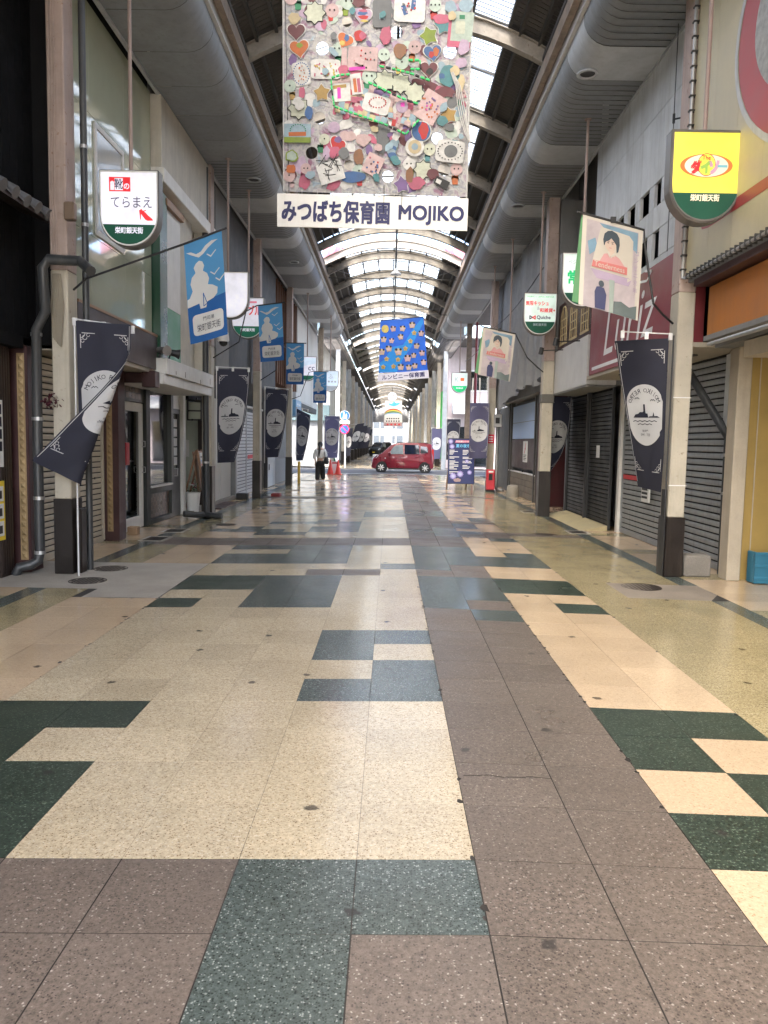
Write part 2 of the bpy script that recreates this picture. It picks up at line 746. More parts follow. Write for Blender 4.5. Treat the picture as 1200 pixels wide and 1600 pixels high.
def fz(x):
    return -0.06 * min(1.0, abs(x - 0.352) / 3.15)


# ------------------------------------------------------------------ palette
M('cream_paint', (0.46, 0.42, 0.34), 0.55, var=0.14, streak=0.35, dirt=(0.2, 0.16, 0.11), bump=0.12, wear=(0.3, 0.25, 0.19))
M('pink_paint', (0.42, 0.33, 0.29), 0.55, var=0.2, streak=0.5, dirt=(0.16, 0.1, 0.07), bump=0.12, wear=(0.22, 0.12, 0.08))
M('rusty_cream', (0.5, 0.42, 0.33), 0.7, var=0.3, streak=0.7, dirt=(0.2, 0.1, 0.05), scale=5, wear=(0.2, 0.1, 0.05))
M('base_black', (0.014, 0.01, 0.009), 0.35, var=0.3, streak=0.25, dirt=(0.1, 0.08, 0.06), bump=0.1)
M('pvc_grey', (0.042, 0.045, 0.048), 0.4, var=0.12, streak=0.25, dirt=(0.2, 0.19, 0.17))
M('galv', (0.45, 0.45, 0.45), 0.4, metal=0.7, var=0.2)
M('white_plastic', (0.75, 0.75, 0.74), 0.45, var=0.06)
M('white_paint', (0.72, 0.71, 0.68), 0.5, var=0.1, streak=0.3, dirt=(0.3, 0.27, 0.22))
M('black_metal', (0.02, 0.02, 0.022), 0.45, var=0.2)
M('dark_steel', (0.06, 0.058, 0.055), 0.5, metal=0.3, var=0.3)
M('soffit_dark', (0.22, 0.235, 0.25), 0.55, var=0.2, streak=0.45, dirt=(.1, .095, .085), bump=0.03)
M('soffit_light', (0.41, 0.43, 0.45), 0.5, var=0.16, streak=.35, dirt=(.18, .17, .15), bump=0.03)
M('fascia', (0.55, 0.54, 0.52), 0.5, var=0.12, streak=0.3, dirt=(0.25, 0.18, 0.12))
M('rust_beam', (0.24, 0.19, 0.15), 0.75, var=0.35, scale=6, streak=0.5, dirt=(0.14, 0.06, 0.03))
M('roof_sheet', (0.075, 0.07, 0.066), 0.7, var=0.25, streak=0.3)
M('beam_paint', (0.3, 0.27, 0.23), 0.6, var=0.3, scale=5, wear=(0.13, 0.07, 0.045))
M('concrete', (0.33, 0.3, 0.255), 0.85, var=0.18, fine=0.08, bump=0.25, bscale=60)
M('iron', (0.045, 0.035, 0.028), 0.6, metal=0.5, var=0.35, bump=0.4, bscale=90)
M('asphalt', (0.09, 0.09, 0.092), 0.85, var=0.15, fine=0.25, bump=0.3, bscale=120)
M('grout', (0.035, 0.03, 0.026), 0.9, var=0.3)
MATS['pane'] = pane_material()

terrazzo('tile_brown', (0.158, 0.128, 0.105), (0.38, 0.35, 0.3), (0.06, 0.045, 0.038), rough=0.36, scale=125, lf=0.945, df=0.2, bump=0.15, grain=.42)
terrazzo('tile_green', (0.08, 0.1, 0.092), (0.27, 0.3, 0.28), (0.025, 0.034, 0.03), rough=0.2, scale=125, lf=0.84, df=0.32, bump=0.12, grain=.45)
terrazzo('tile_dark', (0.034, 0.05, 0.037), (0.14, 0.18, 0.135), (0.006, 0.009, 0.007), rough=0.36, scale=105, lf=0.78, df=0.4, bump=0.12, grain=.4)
terrazzo('tile_cream', (0.54, 0.455, 0.315), (0.62, 0.56, 0.44), (0.21, 0.145, 0.075), rough=0.165, scale=125, lf=0.88, df=0.2, grain=.26)
terrazzo('tile_peach', (0.57, 0.435, 0.29), (0.6, 0.49, 0.35), (0.42, 0.28, 0.16), rough=0.165, scale=110, lf=0.95, df=0.06, grain=.1)
terrazzo('tile_yellow', (0.37, 0.31, 0.18), (0.5, 0.44, 0.3), (0.14, 0.105, 0.055), rough=0.17, scale=125, lf=0.86, df=0.28, grain=.28)
TCOL = {'B': 'tile_brown', 'G': 'tile_green', 'C': 'tile_cream', 'P': 'tile_peach', 'Y': 'tile_yellow', 'D': 'tile_dark'}
GAP = {'B': 0.006, 'G': 0.004, 'C': 0.0018, 'P': 0.003, 'Y': 0.0014, 'D': .003}

# ------------------------------------------------------------------ ground, road, floor
g = MB().add([(-400, -300, -0.16), (400, -300, -0.16), (400, 700, -0.16), (-400, 700, -0.16)], [(0, 1, 2, 3)]).build('ground', MATS['asphalt'])
tag(g, kind='structure')
rd = MB().box(-60, 60, 39.6, 46.8, -0.15, -0.055).build('road', MATS['asphalt'])
tag(rd, kind='structure')
wl_ = MB()
for a in (39.75, 46.4):
    wl_.box(-60, 60, a, a + 0.15, -0.055, -0.051)
rl = wl_.build('road_marking', M('road_white', (0.7, 0.7, 0.69), 0.7, var=0.15, wear=(0.25, 0.25, 0.25)), rd)

TY0 = 2.804
floor = structure('floor', (0, 2, -0.06))
GREEN = {-2: [-2], -1: [-2, -1], 0: [-12, -11, -10, -9, -8, -7, -6, -5, 2], 1: [-12, -11, -10, -9, -8, -7, -6, -5, 3], 2: [-12, -11, -10, -9, -8, -7, -6, 2],
         3: [-12, -11, -10, -9, -8, -7, -6, -5, 2, 3], 4: [-2, -1], 5: [-1], 6: [-2], 7: [-2, -1], 9: [1], 10: [0, 3, -3, -4, -6], 11: [-3, -4, 0, 1],
         12: [-6, -5, -4, -3, 0, 1, 2, 3], 13: [-6, -5, -4, -3, 0, 1, 2, 3], 15: [0, -1], 16: [0, 1, 2, 3, -6, -5, -4, -3], 17: [0, 1, 2, 3, -6, -5, -4, -3],
         18: [0, 1, 3, -4, -3], 19: [0, 1, -6, -5, -4, -3]}
FARG = set()
rr_ = random.Random(5)
for j in range(22, 90):
    for c0_, w_, p_ in ((-2, 2, .3), (-4, 2, .22), (-6, 2, .22), (-8, 2, .1), (0, 2, .3), (2, 1, .34), (3, 1, .34)):
        if rr_.random() < p_ * .75:
            cc = c0_ + (rr_.randrange(w_) if rr_.random() < .4 and w_ > 1 else 0)
            for q in range(cc, c0_ + w_):
                FARG.add((q, j))
                if rr_.random() < .45:
                    FARG.add((q, j + 1))


def tile_colour(c, j):
    if c == 'S':
        return 'G'
    if c == 'E':
        return 'P' if (j * 7) % 5 else 'Y'
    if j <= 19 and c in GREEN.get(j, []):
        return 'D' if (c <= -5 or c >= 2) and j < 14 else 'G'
    if j >= 22 and (c, j) in FARG:
        return 'G'
    if c in (0, 1):
        return 'B'
    band = j in (-3, -2, 20, 21, 42, 43, 64, 65) or (j == -1 and c < 2)
    if c >= 2:
        band = j in (-3, -2) or (c >= 4 and j in (24, 45, 66)) or (c < 4 and j in (23, 24, 28, 49))
    if band:
        return 'B'
    if j == 14 and c in (-3, -2):
        return 'B'
    if c in (2, 3, -7, -8):
        return 'P'
    if -6 <= c <= -1:
        return 'C'
    return 'Y'


CELLS = [(0.352 + 0.45 * c, 0.352 + 0.45 * (c + 1), c) for c in range(-9, 7)]
CELLS += [(-3.91, -3.698, 'S'), (-4.36, -3.91, 'E'), (-4.81, -4.36, 'E'), (3.502, 3.71, 'S'), (3.71, 4.16, 'E'), (4.16, 4.61, 'E')]


def in_patch(x0, x1, j):
    xm = (x0 + x1) / 2
    if 11 <= j <= 15 and -4.9 < xm < -2.36 and not (xm < -3.1 and j < 12):
        return True
    if 12 <= j <= 13 and 2.55 < xm < 3.75:
        return True
    return False


def in_view(x0, x1, y0, y1, pad=40):
    for x in (x0, (x0 + x1) / 2, x1):
        for y in (y0, (y0 + y1) / 2, y1):
            q = Vector((x, y, fz(x) - CAMH))
            dz = q.dot(FWD)
            if dz < 0.2:
                continue
            u = CX + FPX * q.dot(RIGHT) / dz
            v = CY + FPX * q.dot(DOWN) / dz
            if -pad < u < 1200 + pad and -pad < v < 1600 + pad:
                return True
    return False


TILE_MESH = {}


def tile_mesh(w, k):
    key = (round(w, 3), k)
    if key not in TILE_MESH:
        gp = GAP[k]
        a, b = w / 2 - gp / 2, 0.225 - gp / 2
        vs = [(-a, -b, -.012), (a, -b, -.012), (a, b, -.012), (-a, b, -.012), (-a, -b, 0), (a, -b, 0), (a, b, 0), (-a, b, 0)]
        fs = [(4, 5, 6, 7)] + [(i, (i + 1) % 4, (i + 1) % 4 + 4, i + 4) for i in range(4)]
        me = bpy.data.meshes.new('tile')
        me.from_pydata(vs, [], fs)
        me.materials.append(MATS[TCOL[k]])
        TILE_MESH[key] = me
    return TILE_MESH[key]


n_tiles = 0
pv, pf, pm = [], [], []
order = list(TCOL)
for j in range(-9, 81):
    y0 = TY0 + 0.45 * j
    for x0, x1, c in CELLS:
        if in_patch(x0, x1, j):
            continue
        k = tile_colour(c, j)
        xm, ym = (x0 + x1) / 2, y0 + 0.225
        ang = math.atan((fz(x0) - fz(x1)) / (x1 - x0))
        if j < 16 and n_tiles < 300 and in_view(x0, x1, y0, y0 + 0.45, 0):
            o = bpy.data.objects.new('tile', tile_mesh(x1 - x0, k))
            o.parent = floor
            dz_, rx_, ry_ = RN.uniform(-.0004, .0004), RN.uniform(-.001, .001), RN.uniform(-.001, .001)
            o.location = Vector((xm, ym, fz(xm) + dz_)) - floor.location
            o.rotation_euler = (rx_, ang + ry_, 0)
            col.objects.link(o)
            n_tiles += 1
        else:
            gp = GAP[k] / 2 + 0.0008
            q = len(pv)
            a, b = x0 + gp, x1 - gp
            pv += [(a, y0 + gp, fz(a)), (b, y0 + gp, fz(b)), (b, y0 + .45 - gp, fz(b)), (a, y0 + .45 - gp, fz(a))]
            pf.append((q, q + 1, q + 2, q + 3))
            pm.append(order.index(k))
# the same paving goes on across the street
for j in range(0, 90):
    y0 = 47.2 + 0.9 * j
    for x0 in [-3.8 + 0.76 * i for i in range(10)]:
        q = len(pv)
        k = 'B' if 0.0 <= x0 < 0.8 else RN.choice('CCCPYGB')
        pv += [(x0, y0, -.03), (x0 + .755, y0, -.03), (x0 + .755, y0 + .895, -.03), (x0, y0 + .895, -.03)]
        pf.append((q, q + 1, q + 2, q + 3))
        pm.append(order.index(k))
me = bpy.data.meshes.new('paving')
me.from_pydata(pv, [], pf)
for k in order:
    me.materials.append(MATS[TCOL[k]])
me.polygons.foreach_set('material_index', pm)
pav = bpy.data.objects.new('paving', me)
pav.parent = floor
pav.location = -floor.location
col.objects.link(pav)
tag(pav, kind='stuff')
mb = MB()
for xa, xb in ((-4.81, -2.798), (-2.798, 0.352), (0.352, 3.502), (3.502, 4.61)):
    mb.add([(xa, -1.3, fz(xa) - .0017), (xb, -1.3, fz(xb) - .0017), (xb, 39.3, fz(xb) - .0017), (xa, 39.3, fz(xa) - .0017)], [(0, 1, 2, 3)])
mb.build('grout_bed', MATS['grout'], floor, fix=False)
MB().box(-4.8, 4.6, 47.1, 150, -.12, -.036).build('grout_bed', MATS['grout'], floor)
MB().box(-4.8, 4.6, 39.25, 39.6, -.15, -.045).build('kerb_stone', MATS['concrete'], floor)
MB().box(-4.8, 4.6, -60, -1.31, -.15, -.05).build('forecourt_slab', M('forecourt', (0.42, 0.38, 0.31), .7, var=.15), floor)

mb = MB()
rw = random.Random(9)
for xe, ya, yb, n_ in ((1.252, 3.2, 9.0, 46), (.352, 2.4, 8.5, 22), (-2.348, 5.0, 8.0, 14), (2.152, 4, 12, 14)):
    for k in range(n_):
        y, r = ya + (yb - ya) * rw.random() ** .8, rw.uniform(.006, .022)
        x = xe - rw.uniform(-.3, 1) * r
        mb.poly([(x + r * rw.uniform(.4, 1) * math.cos(a), y + 1.7 * r * rw.uniform(.4, 1) * math.sin(a), fz(x) + .0016) for a in [i * .785 for i in range(8)]])
for x0, y0, pts in ((.38, 3.55, ((0, 0), (.12, .012), (.2, -.008), (.3, .004), (.42, .0))), (-1.1, 7.74, ((0, 0), (.2, .01), (.35, 0))), (-.9, 11.6, ((0, 0), (.1, .1), (.13, .25), (.28, .33)))):
    for (a, b), (c, d) in zip(pts[:-1], pts[1:]):
        mb.add([(x0 + a, y0 + b - .003, fz(x0) + .0016), (x0 + c, y0 + d - .003, fz(x0 + c) + .0016), (x0 + c, y0 + d + .003, fz(x0 + c) + .0016), (x0 + a, y0 + b + .003, fz(x0) + .0016)], [(0, 1, 2, 3)])
tag(mb.build('chipped_edges', MATS['grout'], floor, fix=False), kind='stuff')
# repaired concrete and iron covers
mb = MB()
cp = [(-4.81, 8.21), (-3.15, 8.21), (-3.15, 7.757), (-2.36, 7.757), (-2.36, 10.0), (-3.6, 10.0), (-4.81, 10.0)]
cpm = [(x, y, fz(x) - .001) for x, y in cp]
MB().poly(cpm).build('concrete_patch', MATS['concrete'], None, fix=False)['kind'] = 'structure'
MB().poly([(2.6, 8.206, fz(2.6) - .001), (3.5, 8.206, -.061), (3.74, 8.6, -.061), (3.74, 9.1, -.061), (2.6, 9.1, fz(2.6) - .001)]).build(
    'concrete_patch', M('patch_brown', (0.22, 0.185, 0.15), .85, var=.2, fine=.1, bump=.2), None, fix=False)['kind'] = 'structure'


def manhole(x, y, r, label):
    z = fz(x)
    t = thing('manhole_cover', label, 'manhole cover', (x, y, z), 'iron covers set in the arcade floor')
    tl = math.atan((fz(x - .1) - fz(x + .1)) / .2)
    MB().lathe([(r, -.01), (r, .003), (r - .012, .004), (r - .012, -.002), (0, -.002)], (x, y, z), 28).build('cover', MATS['iron'], t)
    mb = MB()
    for i in range(-4, 5):
        for j in range(-4, 5):
            if math.hypot(i, j) * r * .2 < r * .85:
                mb.box(x + i * r * .2 - .015, x + i * r * .2 + .015, y + j * r * .2 - .015, y + j * r * .2 + .015, z - .002, z + .003)
    tag(mb.build('cast_pattern', MATS['iron'], t), kind='stuff')


for u, v, r, lb in ((137, 906, .21, 'round iron cover in grey concrete nearest the camera, by the drainpipe pillar'),
                    (173, 887, .21, 'round iron cover in grey concrete beside the black pillar base, the farther of two'),
                    (1002, 917, .23, 'round iron cover in the brown patch in front of the grey shutter'),
                    (848, 835, .2, 'small round iron cover in the tiles in front of the black shutters'),
                    (353, 819, .2, 'round iron cover in the brown band near the door with the red mailbox')):
    p = at(u, v, Z=-.05)
    manhole(p.x, p.y, r, lb)


def drain(x, y, w, d, label, mat='iron', rim='concrete'):
    t = thing('drain_grate', label, 'drain grate', (x, y, -.06), 'drain gratings along the gutter lines')
    mb = MB()
    mb.box(x - w / 2 - .05, x + w / 2 + .05, y - d / 2 - .05, y - d / 2, -.07, -.054)
    mb.box(x - w / 2 - .05, x + w / 2 + .05, y + d / 2, y + d / 2 + .05, -.07, -.054)
    mb.box(x - w / 2 - .05, x - w / 2, y - d / 2, y + d / 2, -.07, -.054)
    mb.box(x + w / 2, x + w / 2 + .05, y - d / 2, y + d / 2, -.07, -.054)
    mb.build('frame', MATS[rim], t)
    mb = MB()
    k = 9
    for i in range(k):
        xx = x - w / 2 + w * (i + .2) / k
        mb.box(xx, xx + w / k * .5, y - d / 2, y + d / 2, -.068, -.055)
    mb.build('grating', MATS[mat], t)


drain(-3.81, 12.45, .3, .5, 'dark square grating in the green edge strip, nearer the camera, by the beige shutter')
drain(-3.81, 13.6, .3, .45, 'dark square grating in the green edge strip by the white glazed door')
drain(3.6, 14.6, .3, .45, 'dark grating in a pale frame by the black shutters')
drain(3.45, 18.9, .3, .5, 'dark grating beside the second pillar of the tarpaulin side')
drain(-3.3, 25.5, .5, .3, 'dark grating in the tiles before the pale door panel')
drain(3.1, 24.2, .5, .25, 'dark grating in the tiles near the stone block')

# ------------------------------------------------------------------ arcade roof
def zr(x):
    return 7.72 + 0.74 * (1 - ((x + .02) / 2.62) ** 2)


roof = structure('arcade_roof', (0, 40, 7.7))
BY = [-6.1, -2.9, 0.1, 3.4, 6.7, 10.0, 13.3, 16.6, 19.9, 23.2, 26.0, 28.0, 29.6, 32.9, 36.3, 39.8, 43.2, 46.6, 49.2, 51.2, 54.2, 57.6, 61, 64.4, 66.8, 68.8, 72, 76, 80, 84, 88, 90.5, 92.5, 96, 101, 106, 111, 113.5, 116, 121, 126, 131, 134, 137, 142, 148]
GAPS = {26.0, 49.2, 66.8, 90.5, 113.5, 134}


def arc_beam(mb, y, w, h, x0=-2.62, x1=2.58, dz=0.0, n=14):
    ps = [(x0 + (x1 - x0) * i / n) for i in range(n + 1)]
    for a, b in zip(ps[:-1], ps[1:]):
        za, zb = zr(a) + dz, zr(b) + dz
        mb.add([(a, y - w / 2, za), (b, y - w / 2, zb), (b, y + w / 2, zb), (a, y + w / 2, za), (a, y - w / 2, za + h), (b, y - w / 2, zb + h), (b, y + w / 2, zb + h), (a, y + w / 2, za + h)],
               [(0, 3, 2, 1), (4, 5, 6, 7), (0, 1, 5, 4), (3, 7, 6, 2)])


for y in BY:
    mb = MB()
    arc_beam(mb, y, 0.14, 0.02)
    arc_beam(mb, y, 0.03, 0.24, dz=0.015)
    arc_beam(mb, y, 0.14, 0.02, dz=0.25)
    mb.build('roof_beam', MATS['beam_paint'], roof)
SKX = 1.82
pn = [-SKX + 2 * SKX * i / 6 for i in range(7)]
far_pan, far_bar, far_sheet = MB(), MB(), MB()
DZ = 0.34
for a, b in zip(BY[:-1], BY[1:]):
    if a in GAPS:
        continue
    far = a > 62
    mid = (b - a) > 2.2
    if far:
        pan, bars, sheet = far_pan, far_bar, far_sheet
    else:
        pan, bars, sheet = None, MB(), MB()
        sky_ = MB()
    # mullions and purlins first; the skylight's panes hang from them
    for x in pn:
        bars.bar((x, a, zr(x) + DZ - .04), (x, b, zr(x) + DZ - .04), .05, .06)
    for yy in ([a + .05, b - .05] + ([(a + b) / 2] if mid and not far else [])):
        for q0, q1 in zip(pn[:-1], pn[1:]):
            bars.bar((q0, yy, zr(q0) + DZ - .03), (q1, yy, zr(q1) + DZ - .03), .03, .03)
    if not far:
        sk = bars.build('skylight', MATS['dark_steel'], roof)
    for q0, q1 in zip(pn[:-1], pn[1:]):
        vs = [(q0 + .02, a, zr(q0) + DZ), (q1 - .02, a, zr(q1) + DZ), (q1 - .02, b, zr(q1) + DZ), (q0 + .02, b, zr(q0) + DZ)]
        if far:
            pan.add(vs, [(0, 1, 2, 3)])
        else:
            MB().add(vs, [(0, 1, 2, 3)]).build('pane', MATS['pane'], sk, fix=False)
    for s_ in (-1, 1):
        xs = [SKX, 2.2, 2.66, 3.0]
        for q0, q1 in zip(xs[:-1], xs[1:]):
            n_ = max(1, int((b - a) / 0.12)) if not far else 1
            for i in range(n_):
                y0, y1 = a + (b - a) * i / n_, a + (b - a) * (i + 1) / n_
                ym = (y0 + y1) / 2
                d_ = .025 if not far else 0
                sheet.add([(s_ * q0, y0, zr(q0) + DZ), (s_ * q1, y0, zr(q1) + DZ), (s_ * q1, ym, zr(q1) + DZ + d_), (s_ * q0, ym, zr(q0) + DZ + d_), (s_ * q1, y1, zr(q1) + DZ), (s_ * q0, y1, zr(q0) + DZ)],
                          [(0, 1, 2, 3), (3, 2, 4, 5)])
    if not far:
        sheet.build('roof_panel', MATS['roof_sheet'], roof, fix=False)
        pl = MB()
        for s_ in (-1, 1):
            for x in (2.0, 2.32):
                pl.bar((s_ * x, a, zr(x) + DZ - .06), (s_ * x, b, zr(x) + DZ - .06), .05, .08)
        pl.build('purlin', MATS['dark_steel'], roof)
tag(far_pan.build('skylight', MATS['pane'], roof, fix=False), kind='stuff')
tag(far_bar.build('skylight_bars', MATS['dark_steel'], roof, fix=False), kind='stuff')
tag(far_sheet.build('roof_panel', MATS['roof_sheet'], roof, fix=False), kind='stuff')
MB().tube([(.08, -2.9, zr(0) - .05), (.08, 60, zr(0) - .05)], .035, 8).build('ridge_pipe', MATS['dark_steel'], roof)
for y, z in ((36.2, 7.5), (29.7, 7.74), (50.0, 7.5)):
    MB().tube([(-2.55, y, z), (2.5, y, z)], .018, 6).build('tie_rod', MATS['dark_steel'], roof)
for s_ in (-1, 1):
    for y0, y1 in ((28.1, 32.9), (36.3, 39.7)):
        MB().tube([(s_ * 2.5, y0, 7.8), (s_ * .9, y1, 8.3)], .012, 5).build('brace_rod', MATS['dark_steel'], roof)
pk = M('pink_tarp', (0.75, 0.25, 0.3), .6, var=.2, transl=.5)
for s_ in (-1, 1):
    mb = MB()
    for i in range(6):
        x0, x1 = 2.5 - i * .12, 2.5 - (i + 1) * .12
        mb.add([(s_ * x0, 27.85, zr(x0) + .26), (s_ * x1, 27.85, zr(x1) + .26), (s_ * x1, 27.8 - .03 * (i % 2), zr(x1) + .62 - .06 * i), (s_ * x0, 27.8 + .03 * (i % 2), zr(x0) + .68 - .06 * i)], [(0, 1, 2, 3)])
    mb.build('tarp', pk, roof, fix=False)

# ------------------------------------------------------------------ canopies (side roofs with rounded edge)
prof = [(3.84, 7.1), (3.0, 7.1)] + [(3.0 - .38 * math.sin(math.radians(t)), 7.46 - .36 * math.cos(math.radians(t))) for t in (15, 30, 45, 60, 75, 90)] + [(2.62, 7.56)]


def canopy(s_, y_start, y_end, plan, xo):
    c = structure('arcade_canopy', (s_ * 3.2, (y_start + y_end) / 2, 7.1))
    X = lambda x: s_ * x + xo
    y = y_start
    i = 0
    while y < y_end - .05:
        L, mat, ribs = plan(i, y)
        y1 = min(y + L, y_end)
        mb = MB()
        n = max(1, int(round((y1 - y) / .17))) if ribs else 1
        for k in range(n):
            a, b = y + .004 + (y1 - y - .008) * k / n, y + .004 + (y1 - y - .008) * (k + 1) / n
            off = .007 if ribs else 0
            ring = []
            for (x, z) in prof:
                ring.append(((X(x), a, z), (X(x), a + (b - a) * .82, z), (X(x + (.0 if z < 7.11 else -.006 if ribs else 0)), a + (b - a) * .88, z + off), (X(x + (.0 if z < 7.11 else -.006 if ribs else 0)), b - .002, z + off)))
            base = len(mb.v)
            vs = [p for r_ in ring for p in r_]
            fs = []
            for q in range(len(ring) - 1):
                for t in range(3):
                    fs.append((q * 4 + t, q * 4 + t + 1, q * 4 + t + 5, q * 4 + t + 4))
            mb.add(vs, fs)
        mb.build('panel', MATS[mat], c, smooth=True, fix=False)
        y = y1
        i += 1
    MB().box(X(2.56), X(2.62), y_start, y_end, 7.5, 7.72).build('fascia', MATS['fascia'], c)
    mb = MB()
    mb.box(X(2.44), X(2.55), y_start, y_end + 1.5, 7.62, 7.66)
    mb.box(X(2.44), X(2.47), y_start, y_end + 1.5, 7.66, 7.84)
    mb.build('gutter', MATS['rust_beam'], c)
    MB().box(X(2.44), X(9.2), y_start, y_end + .4, 7.88, 7.95).build('deck', MATS['roof_sheet'], c)
    MB().box(X(3.1), X(9.2), 46.8, 149, 7.88, 7.95).build('deck', MATS['roof_sheet'], c)  # deck left out over the street, a gap added to brighten the far floor
    MB().box(X(3.79), X(3.84), y_start, y_end, 7.06, 7.12).build('wall_trim', MATS['soffit_light'], c)
    # closing plate and the open pipe framework beyond
    MB().prism([(X(x), y_end, z) for x, z in prof + [(2.62, 7.86), (3.84, 7.86)]], (0, .02, 0)).build('end_plate', MATS['soffit_light'], c)
    mb = MB()
    for yy in [y_end + .35 + .55 * k for k in range(34)]:
        pts = [(X(x), yy, z) for x, z in ((3.9, 7.15), (3.0, 7.15), (2.72, 7.35), (2.62, 7.6))]
        mb.tube(pts, .022, 5)
    for x, z in ((3.9, 7.15), (3.45, 7.15), (3.0, 7.15), (2.64, 7.5)):
        mb.tube([(X(x), y_end + .1, z), (X(x), y_end + 19, z)], .024, 5)
    for x, z in ((3.7, 7.6), (2.5, 7.72)):
        mb.tube([(X(x), y_end + .1, z), (X(x), 149, z)], .06, 5)
    tag(mb.build('pipe_frame', M('pipe_frame', (.13, .12, .11), .6, var=.3, scale=6), c), kind='stuff')
    return c


def plan_left(i, y):
    if y < 15.2:
        return (1.08, 'soffit_dark', False)
    k = int((y - 15.2) / .1)
    return ((1.15, 'soffit_light', False) if i % 2 == 0 else (2.3, 'soffit_dark', True))


def plan_right(i, y):
    return ((1.0, 'soffit_light', False) if i % 2 == 1 else (2.55, 'soffit_dark', True))


canL = canopy(-1, -6.82, 41.3, plan_left, -.02)
canR = canopy(1, -5.55, 41.3, plan_right, -.06)
for c, s_, spots in ((canL, -1, ((-3.02, 16.9), (-3.1, 24.4))), (canR, 1, ((2.83, 12.0), (2.86, 18.4)))):
    for x, y in spots:
        dl = MB().lathe([(.16, 7.105), (.16, 7.085), (.125, 7.08), (.115, 7.1), (.1, 7.13)], (x, y, 0), 20).build('downlight', MATS['soffit_light'], c)
        MB().lathe([(.11, 7.098), (0, 7.097)], (x, y, 0), 16).build('lamp_glass', MATS['black_metal'], dl)

# ------------------------------------------------------------------ pillars
def pillar(x0, x1, y0, y1, hb, label, top=7.12, upper='pink_paint', zsplit=3.5):
    t = thing('arcade_pillar', label, 'pillar', ((x0 + x1) / 2, (y0 + y1) / 2, -.06), 'steel pillars along the arcade', 'thing')
    MB().box(x0, x1, y0, y1, hb, zsplit).build('shaft', MATS['cream_paint'], t, bevel=.012)
    MB().box(x0, x1, y0, y1, zsplit, top).build('upper_shaft', MATS[upper], t, bevel=.012)
    MB().box(x0 - .012, x1 + .012, y0 - .012, y1 + .012, -.06, hb).build('base', MATS['base_black'], t, bevel=.006)
    return t


P1 = pillar(-3.98, -3.78, 9.08, 9.36, .84, 'cream pillar behind the folded navy banner, with coiled cable and black base')
MB().box(-3.76, -3.69, 9.14, 9.3, -.06, .72).build('side_box', MATS['base_black'], P1, bevel=.01)
mb = MB()
for i, x in enumerate((-3.945, -3.915, -3.885)):
    mb.tube([(x, 9.06, 7.1), (x + .01, 9.06, 5.5), (x - .012, 9.06, 4.6), (x, 9.06, 3.6)], .008, 5)
mb.build('cable', MATS['pink_paint'], P1)
mb = MB()
for i in range(5):
    mb.tube([(-3.93 + i * .016, 9.05 - i * .004, 3.45), (-3.955 + i * .02, 9.04, 3.1), (-3.94 + i * .017, 9.045, 2.72 - .02 * i), (-3.9 + i * .012, 9.035, 2.70 - .02 * i), (-3.875 + i * .014, 9.04, 3.1), (-3.9 + i * .012, 9.05, 3.45)], .011, 5)
mb.build('cable_coil', M('cable_beige', (.25, .22, .17), .6), P1)
MB().box(-3.78, -3.66, 9.0, 9.1, 4.05, 4.25).build('junction_box', M('box_brown', (.16, .11, .075), .5), P1, bevel=.012)
P2 = pillar(-3.93, -3.73, 16.05, 16.33, 1.02, 'cream pillar with camera and grey drainpipe, behind the second navy banner')
P3 = pillar(-3.88, -3.68, 21.7, 21.98, 1.0, 'cream pillar behind the third navy banner, between striped white shutters')
P4 = pillar(-3.84, -3.64, 28.3, 28.58, .98, 'cream pillar beside the narrow blown navy banner and the pale door panel')
P5 = pillar(-3.62, -3.38, 38.2, 38.45, .3, 'rusty pillar at the street corner behind the walking person', upper='rusty_cream', zsplit=3.2)
R1 = pillar(3.53, 3.74, 9.72, 10.0, .7, 'cream pillar in front of the grey shutter, black foot beside a concrete block')
MB().box(3.505, 3.513, 9.74, 9.9, -.06, 1.05).build('edge_strip', MATS['black_metal'], R1)
for z in (1.1, 2.2):
    MB().box(3.522, 3.748, 9.712, 9.72, z, z + .012).build('tie', MATS['white_plastic'], R1)
R2 = pillar(3.46, 3.71, 17.78, 18.05, .98, 'cream pillar at the maroon recess, under the white and brown shopfront')
MB().box(3.44, 3.73, 17.76, 18.07, 2.55, 2.75).build('collar', M('lead', (.12, .115, .1), .6), R2, bevel=.01)
R3 = pillar(3.36, 3.6, 26.7, 26.98, .3, 'white pillar carrying the red box, beside the pale purple banner')
R4 = pillar(3.45, 3.68, 36.0, 36.25, .3, 'rusty dark pillar behind the navy event board', upper='rust_beam', zsplit=1.0)
mb = MB().tube([(3.85, 35.6, -.06), (3.85, 35.6, 7.1)], .06, 8)
MB_red = mb.build('red_pipe', M('dark_red', (.22, .02, .03), .45), R4)
MB().box(-4.4, 4.4, 149, 149.3, 5.45, 8.9).build('gable', MATS['grey_wall'] if 'grey_wall' in MATS else M('gable_grey', (.2, .2, .2), .7), roof)
far_pillars = []
